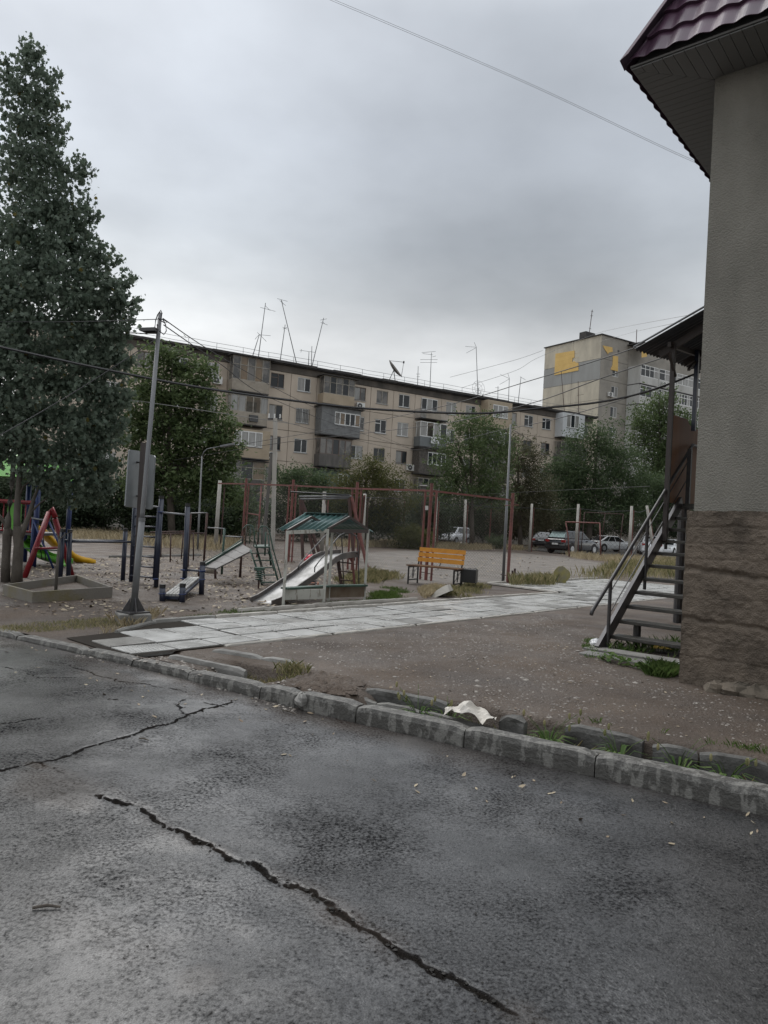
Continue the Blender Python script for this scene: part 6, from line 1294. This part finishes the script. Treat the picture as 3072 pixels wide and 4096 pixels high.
flat_bits('road_leaves', scatter(kpoly(-2.5, 9, -1.0, -.03), 130), .045, 'fallen', 'leaf scraps lying on the asphalt along the kerb', 'leaves', .004)
def pebbles(P, smin, smax, label, m='pebble', name='pebbles', flat=.45, pw=3.):
    n = len(P); s = smin+(smax-smin)*RNG.uniform(0,1,n)**pw; base = np.array([(1,0,0),(.3,.95,0),(-.8,.6,0),(-.8,-.6,0),(.3,-.95,0),(.1,.1,1),(-.5,-.1,.75)]); k = len(base)
    a = RNG.uniform(0, 6.28, n); R = np.zeros((n,3,3)); R[:,0,0] = np.cos(a); R[:,0,1] = -np.sin(a); R[:,1,0] = np.sin(a); R[:,1,1] = np.cos(a); R[:,2,2] = flat
    V = base[None]*RNG.uniform(.65,1.25,(n,k,1)); V = np.einsum('nij,nkj->nki', R, V)*(s/2)[:,None,None]; V += np.stack([P[:,0], P[:,1], ghs(P)+s*0-.001], 1)[:,None,:]
    f = np.array([(0,1,5),(1,2,6),(2,3,6),(3,4,6),(4,0,5),(1,6,5),(4,5,6)]); Fc = (np.arange(n)[:,None,None]*k+f[None]).reshape(-1,3); o = npmesh(name, V.reshape(-1,3), Fc, m, kind='stuff'); tag(o, label, 'stones')
bare = ground_poly(((860,2600),(1250,2548),(1800,2495),(2300,2450),(2420,2560),(2480,2680),(2700,2745),(3072,2790),(3150,3040),(2650,2950),(2000,2850),(1800,2790),(1450,2735),(1200,2670)))
pebbles(scatter(bare, 11000, .38, 1.3, 3), .006, .036, 'small stones and gravel on the bare brown ground before the grey building')
pebbles(scatter(bare, 110, .4, 1, 9), .03, .075, 'larger flat river stones lying on the bare ground', pw=2.5)
pebbles(scatter(ground_poly(((300,2590),(700,2610),(1300,2760),(1180,2790),(700,2665),(300,2600))), 900), .008, .05, 'gravel and lumps between kerb and paved path')
pebbles(scatter(play, 2500), .01, .05, 'small stones on the playground soil')
pebbles(scatter(ground_poly(((700,2195),(840,2190),(1000,2195),(980,2222),(640,2222))), 900), .05, .25, 'rubble mound behind the rusty parallel bars', m='rock')
pebbles(scatter([tuple(K(t, d))[:2] for t, d in ((3.1,.2),(4.0,.2),(3.9,.8),(3.2,.75))], 260), .03, .12, 'mud lumps filling the broken gap of the ditch', m='yard_soil', pw=1.5)
# grit along the asphalt cracks
cr = []
for i in range(len(crackB)-1):
    for _ in range(16): f = random.random(); t, d = lerp(crackB[i][0], crackB[i+1][0], f), lerp(crackB[i][1], crackB[i+1][1], f); p = K(t+random.gauss(0,.03), d+random.gauss(0,.03)); cr.append((p.x, p.y))
pebbles(np.array(cr), .004, .022, 'loose grit along the broken edge of the asphalt patch', m='grit', name='grit')
rdp = scatter(kpoly(-2, 8, -4.5, -.05), 900); pebbles(rdp, .003, .014, 'fine grit on the wet asphalt', m='grit', name='grit')

# ---------------------------------------------------------------- litter
pc_ = K(2.05, .3, -.03); mb = MB(); nx, ny = 16, 9; vs = []
for i in range(nx+1):
    for j in range(ny+1):
        u, v = i/nx-.5, j/ny-.5; fold = abs(((u*2.3+v*.9+.15) % 1)-.5)*2
        z = .12*max(0, 1-abs(u+.05)*2.4)**.7*(1-.9*abs(v))+.035*fold+.05*max(0, u-.3)*3+.06*max(0, -u-.3)*(v+.6)*3; q = .05*fold*math.sin(7*v+3*u)
        vs.append(pc_-EK*(u*.4+q*.3)+NK*(v*.2+q*.4+.02*math.sin(9*u))+ZV*(z+.02*random.random()))
mb.add(vs, [(i*(ny+1)+j, i*(ny+1)+j+1, (i+1)*(ny+1)+j+1, (i+1)*(ny+1)+j) for i in range(nx) for j in range(ny)])
o = mb.build('crumpled_paper', 'cardboard'); s_ = o.modifiers.new('thickness', 'SOLIDIFY'); s_.thickness = .003; tag(o, 'crumpled sheet of white packing paper lying across the ditch', 'paper')
def bag(p, r, m, label):
    o = MB().sphere(p+ZV*r[2]*.7, r, 14, 10, .2).build('plastic_bag', m, None); tag(o, label, 'plastic bag')
bag(G('Z6', 185, 1590), (.09,.07,.065), 'bag', 'white crumpled plastic bag on the ground left of the stair stringer')
bag(Vector(B(-.2,.6,.02)), (.03,.025,.05), 'bag', 'pale plastic scrap wedged in weeds at the building corner')
o = MB().add([B(-.95,1.75,.03), B(-.75,1.7,.06), B(-.7,1.85,.04), B(-.9,1.9,.09)], [(0,1,2,3)]).build('wrapper', 'yellow_wrap'); tag(o, 'yellow wrapper lying in weeds under the lowest stair tread', 'wrapper')
for x0, y0, x1, y1, l in ((140,1222,262,1217,'thin brown twig on the asphalt, lower left'), (1220,380,1280,395,'forked pale twig by the kerb on the asphalt'), (600,508,640,514,'short dark twig on the asphalt near the long crack')):
    a = G('V', x0*.9259, 2500+y0*.9259, -.14); b = G('V', x1*.9259, 2500+y1*.9259, -.14)
    for q in (a, b): q.z = float(road_z(TD(q)[0]))+.008
    o = MB().tube([a, (a+b)/2+Vector((0,.008,.004)), b], [.006,.006,.004], 6).build('twig', 'bark'); tag(o, l, 'twig')

# ---------------------------------------------------------------- roof antennas, dish, air conditioners, laundry
def RP(k, x, y, o=-.6, z=None):     # point above the roof, at a set distance behind the facade
    d = ray(k, x, y); q = FO+FN*(o-.45); t = (q-CAMP).dot(FN)/d.dot(FN); return CAMP+d*t
def antenna(base, top, els, label, m='galv', o=-1., r=.035):
    b = RP(*base, o); b.z = 15.1; t = RP(*top, o); a = thing('antenna', b, label, 'antenna', 'antennas on the flats'); MB().tube([b, lerp(b, t, .5), t], [r*1.2, r, r*.8], 6).build('mast', m, a)
    if els:
        mb = MB()
        for p, q in els: mb.tube([RP(*p, o), RP(*q, o)], .018, 5)
        mb.build('elements', m, a)
Q = lambda k, *xy: [((k, xy[i], xy[i+1]), (k, xy[i+2], xy[i+3])) for i in range(0, len(xy), 4)]
antenna(('Z7',1312,565), ('Z7',1373,128), Q('Z7',1330,165,1455,198, 1370,150,1410,190), 'leftmost tall roof mast with a single crossbar antenna')
antenna(('Z7',1258,550), ('Z7',1322,390), Q('Z7',1305,372,1380,448, 1325,392,1415,400, 1285,430,1322,388), 'short slanting antenna with splayed arms at the left of the roof')
antenna(('Z7',1492,600), ('Z7',1536,308), Q('Z7',1515,330,1552,345, 1518,345,1552,330), 'short upright mast between the two tall leaning masts')
antenna(('Z7',1642,632), ('Z7',1503,100), Q('Z7',1470,92,1555,115, 1490,108,1540,150, 1503,100,1520,140), 'tallest mast leaning left with a bent foot')
antenna(('Z8',300,655), ('Z8',404,252), Q('Z8',375,270,430,260, 380,290,435,310, 395,280,410,300), 'tall mast leaning right above the second balcony stack')
antenna(('Z8',303,650), ('Z8',306,487), Q('Z8',205,520,330,538, 220,512,215,540), 'short thick antenna with one long arm beside the right-leaning mast')
antenna(('Z8',278,640), ('Z8',282,535), [], 'bare short mast stub near the long-armed antenna')
antenna(('Z8',1183,812), ('Z8',1188,652), Q('Z8',1172,718,1204,718, 1175,740,1200,740), 'thin small antenna left of the comb antenna')
antenna(('Z8',1286,822), ('Z8',1298,540), Q('Z8',1218,540,1332,530, 1205,598,1348,598, 1205,622,1345,622, 1225,548,1310,558, 1305,575,1335,568), 'comb antenna with three long crossbars mid roof')
antenna(('Y1',312,925), ('Y1',290,385), Q('Y1',170,375,292,384, 180,448,292,388, 268,330,292,384), 'tall mast with three splayed arms on the right half of the roof')
antenna(('Y1',648,975), ('Y1',656,725), Q('Y1',555,685,656,730, 550,795,656,735, 640,672,656,725), 'mast with drooping splayed arms before the tower')
antenna(('Y1',752,990), ('Y1',785,712), Q('Y1',775,710,835,745), 'slanting T-shaped mast before the tower')
antenna(('Y1',1270,1070), ('Y1',1230,650), Q('Y1',1215,655,1245,642), 'dark leaning mast in front of the yellow gable patch', 'rust')
antenna(('Y1',1425,1095), ('Y1',1418,760), Q('Y1',1408,918,1478,905), 'mast with a short side arm in front of the tan gable', 'rust')
antenna(('Y1',530,960), ('Y1',531,815), Q('Y1',500,830,545,835), 'small antenna stub right of the three-armed mast')
dc = RP('Z8', 985, 685, -1.5); ds_ = thing('satellite_dish', Vector((dc.x, dc.y, 15.1)), 'large dark satellite dish tilted on the roof edge', 'satellite dish')
ax = Vector((.75, -.2, .62)).normalized(); ux = ax.cross(Vector((0,0,1))).normalized(); uy = ux.cross(ax); vs = [dc]; fs = []
for i in range(1, 5):
    for j in range(20): a = 2*math.pi*j/20; r = 1.05*i/4; vs.append(dc+(ux*math.cos(a)+uy*math.sin(a))*r+ax*.25*(i/4)**2)
for j in range(20): fs.append((0, 1+j, 1+(j+1) % 20))
for i in range(3):
    for j in range(20): fs.append((1+i*20+j, 1+(i+1)*20+j, 1+(i+1)*20+(j+1) % 20, 1+i*20+(j+1) % 20))
o = MB().add(vs, fs).build('reflector', 'shingle_dark', ds_, smooth=True); s_ = o.modifiers.new('thickness', 'SOLIDIFY'); s_.thickness = .03
tubes(ds_, 'feed_arm', 'galv', [[dc+uy*1.0+ax*.25, dc+ax*1.25], [dc-uy*1.0+ax*.25, dc+ax*1.25]], .025, 5); MB().box(dc+ax*1.25, (.15,.15,.2)).build('feed_horn', 'ac_dark', ds_)
tubes(ds_, 'leg', 'galv', [[dc, Vector((dc.x-.6, dc.y, 15.1))], [dc, Vector((dc.x+.3, dc.y+.3, 15.1))]], .04, 6)
d2 = RP('Y1', 315, 843, -2.5); o = thing('satellite_dish', Vector((d2.x, d2.y, 15.1)), 'small pale mesh dish at the foot of the three-armed mast', 'satellite dish'); mb = MB()
for r in (.5, .85): mb.tube([d2+FE*r*math.cos(a)+ZV*r*math.sin(a) for a in np.linspace(0, 2*math.pi, 17)], .015, 4)
for a in np.linspace(0, math.pi, 5)[:-1]: mb.tube([d2-FE*.85*math.cos(a)-ZV*.85*math.sin(a), d2+FE*.85*math.cos(a)+ZV*.85*math.sin(a)], .012, 4)
mb.build('reflector', 'galv', o); MB().tube([Vector((d2.x, d2.y, 15.1)), d2], .03, 6).build('mast', 'galv', o)
def ac(P, s, z, fe, fn, label, w=.85):
    c = P(s, z, 0); o = thing('air_conditioner', c, label, 'air conditioner', 'wall air conditioners'); MB().frame(c, fe, fn, ZV, -w/2, w/2, .12, .42, 0, .6).build('case', 'ac_white', o, bevel=.02)
    MB().tube([c+fe*-.12+fn*.4+ZV*.3, c+fe*-.12+fn*.435+ZV*.3], .25, 16).build('fan_grille', 'ac_dark', o); MB().tube([c+fe*-.12+fn*.43+ZV*.3, c+fe*-.12+fn*.445+ZV*.3], .07, 10).build('fan_hub', 'ac_white', o)
    for x in (-w/3, w/3): MB().bar(c+fe*x-ZV*.03, c+fe*x+fn*.42-ZV*.03, .05, .04).build('bracket', 'frame_dark', o)
ac(FP, -19.35, 12.35, FE, FN, 'white air conditioner under the top window left of the first balcony stack'); ac(FP, -5.55, 12.0, FE, FN, 'white air conditioner beside the second balcony stack, top floor'); ac(FP, -14.05, 6.55, FE, FN, 'white air conditioner right of the tan clapboard balcony'); ac(FP, .4, 6.75, FE, FN, 'white air conditioner left of the dark stone-faced balcony')
ac(NP_, 2.0, 20.6, NE, NF, 'white air conditioner on the tower beside its corner window'); ac(lambda s, z, o: NP_(s, z, o+BD), 10.5, 23.0, NE, NF, 'air conditioner under the upper loggia glazing of the tower'); ac(lambda s, z, o: NP_(s, z, o+BD), 8.6, 17.6, NE, NF, 'air conditioner under the third-highest loggia row of the tower'); ac(lambda s, z, o: NP_(s, z, o+BD), 8.0, 6.6, NE, NF, 'air conditioner low on the tower loggias above the trees')
o = MB().prism([FP(2.0,9.55,1.25), FP(2.45,9.5,1.25), FP(2.45,10.15,1.22), FP(2.0,10.2,1.22)], FN*.03).prism([FP(2.55,9.5,1.25), FP(2.95,9.55,1.25), FP(2.95,10.1,1.22), FP(2.55,10.15,1.22)], FN*.03).build('laundry', 'laundry'); tag(o, 'two pale cloths hung out over the grey sheet-metal balcony', 'laundry')
tm = fpx(610, 330); tb2 = NP_(1.0, 28.95, -4); tt = D('Y2', 638, 92, tb2.y); o = thing('antenna', tb2, 'thin mast with small crossbars on the tower roof', 'antenna', 'antennas on the tower'); tb3 = D('Y2', 607, 335, tb2.y)
MB().tube([tb3, tt], .05, 6).build('mast', 'rust', o); tubes(o, 'element', 'rust', [[D('Y2',618,150,tb2.y), D('Y2',645,150,tb2.y)], [D('Y2',625,105,tb2.y), D('Y2',648,112,tb2.y)], [D('Y2',605,265,tb2.y), D('Y2',628,275,tb2.y)]], .03, 5)
MB().frame(tb3, NE, NG, ZV, -1.3, .6, -.6, .6, -.6, .25).build('roof_hatch', 'tar', o)
tb4 = D('Y2', 1055, 405, 103); o = MB().tube([tb4-ZV*.6, D('Y2', 1060, 280, 103)], .05, 6).build('roof_pole', 'rust'); tag(o, 'bare pole on the tower roof right of the mast', 'pole')

# ---------------------------------------------------------------- overhead cables
def cable(pts, r, label, m='wire', n=14):
    P = [D(*p) for p in pts]; out_ = []
    for i in range(len(P)-1):       # smooth curve through the measured points
        p0, p1, p2, p3 = P[max(i-1,0)], P[i], P[i+1], P[min(i+2,len(P)-1)]
        for k in range(n): t = k/n; out_.append(.5*((2*p1)+(p2-p0)*t+(2*p0-5*p1+4*p2-p3)*t*t+(3*p1-p0-3*p2+p3)*t**3))
    out_.append(P[-1]); o = MB().tube(out_, r, 5).build('overhead_cable', m); tag(o, label, 'cable', 'overhead cables'); return o
cable([('V',1040,-120,9),('V',1340,0,8.8),('V',2100,325,9),('V',2640,580,9.3),('V',2838,668,9.5)], .002, 'thin pale cable crossing the open sky to the near eaves, upper strand', 'wire_pale')
cable([('V',1040,-112,9),('V',1340,8,8.8),('V',2100,332,9),('V',2640,587,9.3),('V',2838,675,9.5)], .002, 'thin pale cable crossing the open sky to the near eaves, lower strand', 'wire_pale')
cable([('V',-200,1347,9.4),('V',0,1388,9.5),('V',400,1474,9.7),('V',800,1550,9.9),('V',1200,1606,10.2),('V',1500,1637,10.5),('V',1900,1654,11),('V',2162,1633,11.2),('V',2400,1608,11.5),('V',2600,1563,11.6),('V',2800,1488,11.8)], .017, 'thick black sagging cable across the whole street in front of the flats')
cable([('V',-200,1430,14),('V',0,1492,14),('V',400,1578,14),('V',800,1640,14),('V',1200,1700,15)], .006, 'thin pale sagging cable below the thick one, left half', 'wire_pale')
cable([('V',-250,1858,7),('V',0,1740,7.6),('V',330,1548,8.8),('V',623,1357,9.95)], .006, 'double cable rising from the lower left to the lamp post')
cable([('V',-250,1285,13),('V',0,1287,12.6),('V',300,1287,11.5),('V',632,1277,9.95)], .006, 'cable running level from the left edge to the lamp post top')
cable([('V',-250,1255,14),('V',0,1273,14),('V',300,1310,14),('V',580,1334,14)], .006, 'thin cable through the maple crown, upper left')
cable([('V',-250,1298,16),('V',0,1308,16),('V',320,1328,16),('V',590,1336,16)], .006, 'second thin cable through the maple crown, just below')
cable([('V',652,1274,9.9),('V',820,1389,13),('V',1000,1495,18),('V',1200,1603,24),('V',1420,1700,34),('V',1635,1791,48)], .008, 'cable from the lamp post top down toward the distant street lamp')
cable([('V',655,1300,9.9),('V',880,1455,14),('V',1100,1600,20),('V',1450,1735,34),('V',1760,1830,50)], .008, 'second cable from the lamp post top, running slightly lower')
cable([('V',900,1790,33),('V',1100,1755,31),('V',1437,1697,27),('V',1800,1618,22),('V',2100,1529,18),('V',2400,1438,14),('V',2560,1384,12.3)], .011, 'black cable climbing from the middle flats to the canopy, upper one')
cable([('V',700,1840,34),('V',1100,1775,31),('V',1440,1735,28),('V',1800,1690,23),('V',2125,1613,18),('V',2400,1515,14),('V',2660,1428,12)], .011, 'black cable climbing to the canopy over the white end balcony')
cable([('V',2047,1712,20.7),('V',2200,1682,18),('V',2400,1626,15),('V',2600,1560,13),('V',2800,1490,11.8)], .009, 'cable from the straight lamp post to the grey building')
cable([('V',2050,1718,20.7),('V',2190,1800,34),('V',2350,1880,52)], .009, 'cable from the straight lamp post falling into the big green tree')
cable([('V',1103,1678,32.9),('V',1350,1742,40),('V',1635,1800,46),('V',2040,1712,20.8)], .009, 'slack cable between the utility pole and the straight lamp post')
cable([('V',1800,1509,60),('V',2060,1440,60),('V',2170,1402,62)], .014, 'faint wire above the roof toward the tower, upper', 'wire_pale')
cable([('V',1850,1550,60),('V',2060,1483,60),('V',2165,1425,62),('V',2400,1330,80),('V',2800,1252,40)], .014, 'faint wire over the tower roof to the near canopy', 'wire_pale')
cable([('V',2390,1370,70),('V',2520,1332,50),('V',2720,1288,20),('V',2800,1270,12)], .008, 'faint wire right of the tower mast reaching the canopy', 'wire_pale')
cable([('V',1400,2010,50),('V',1700,1990,50),('V',2100,1968,46),('V',2600,1945,30)], .01, 'thin line strung before the trees above the parked cars')
# make sure one-off parts that two loops share stay tidy
for o in list(bpy.data.objects):
    if o.parent and 'category' in o: del o['category']
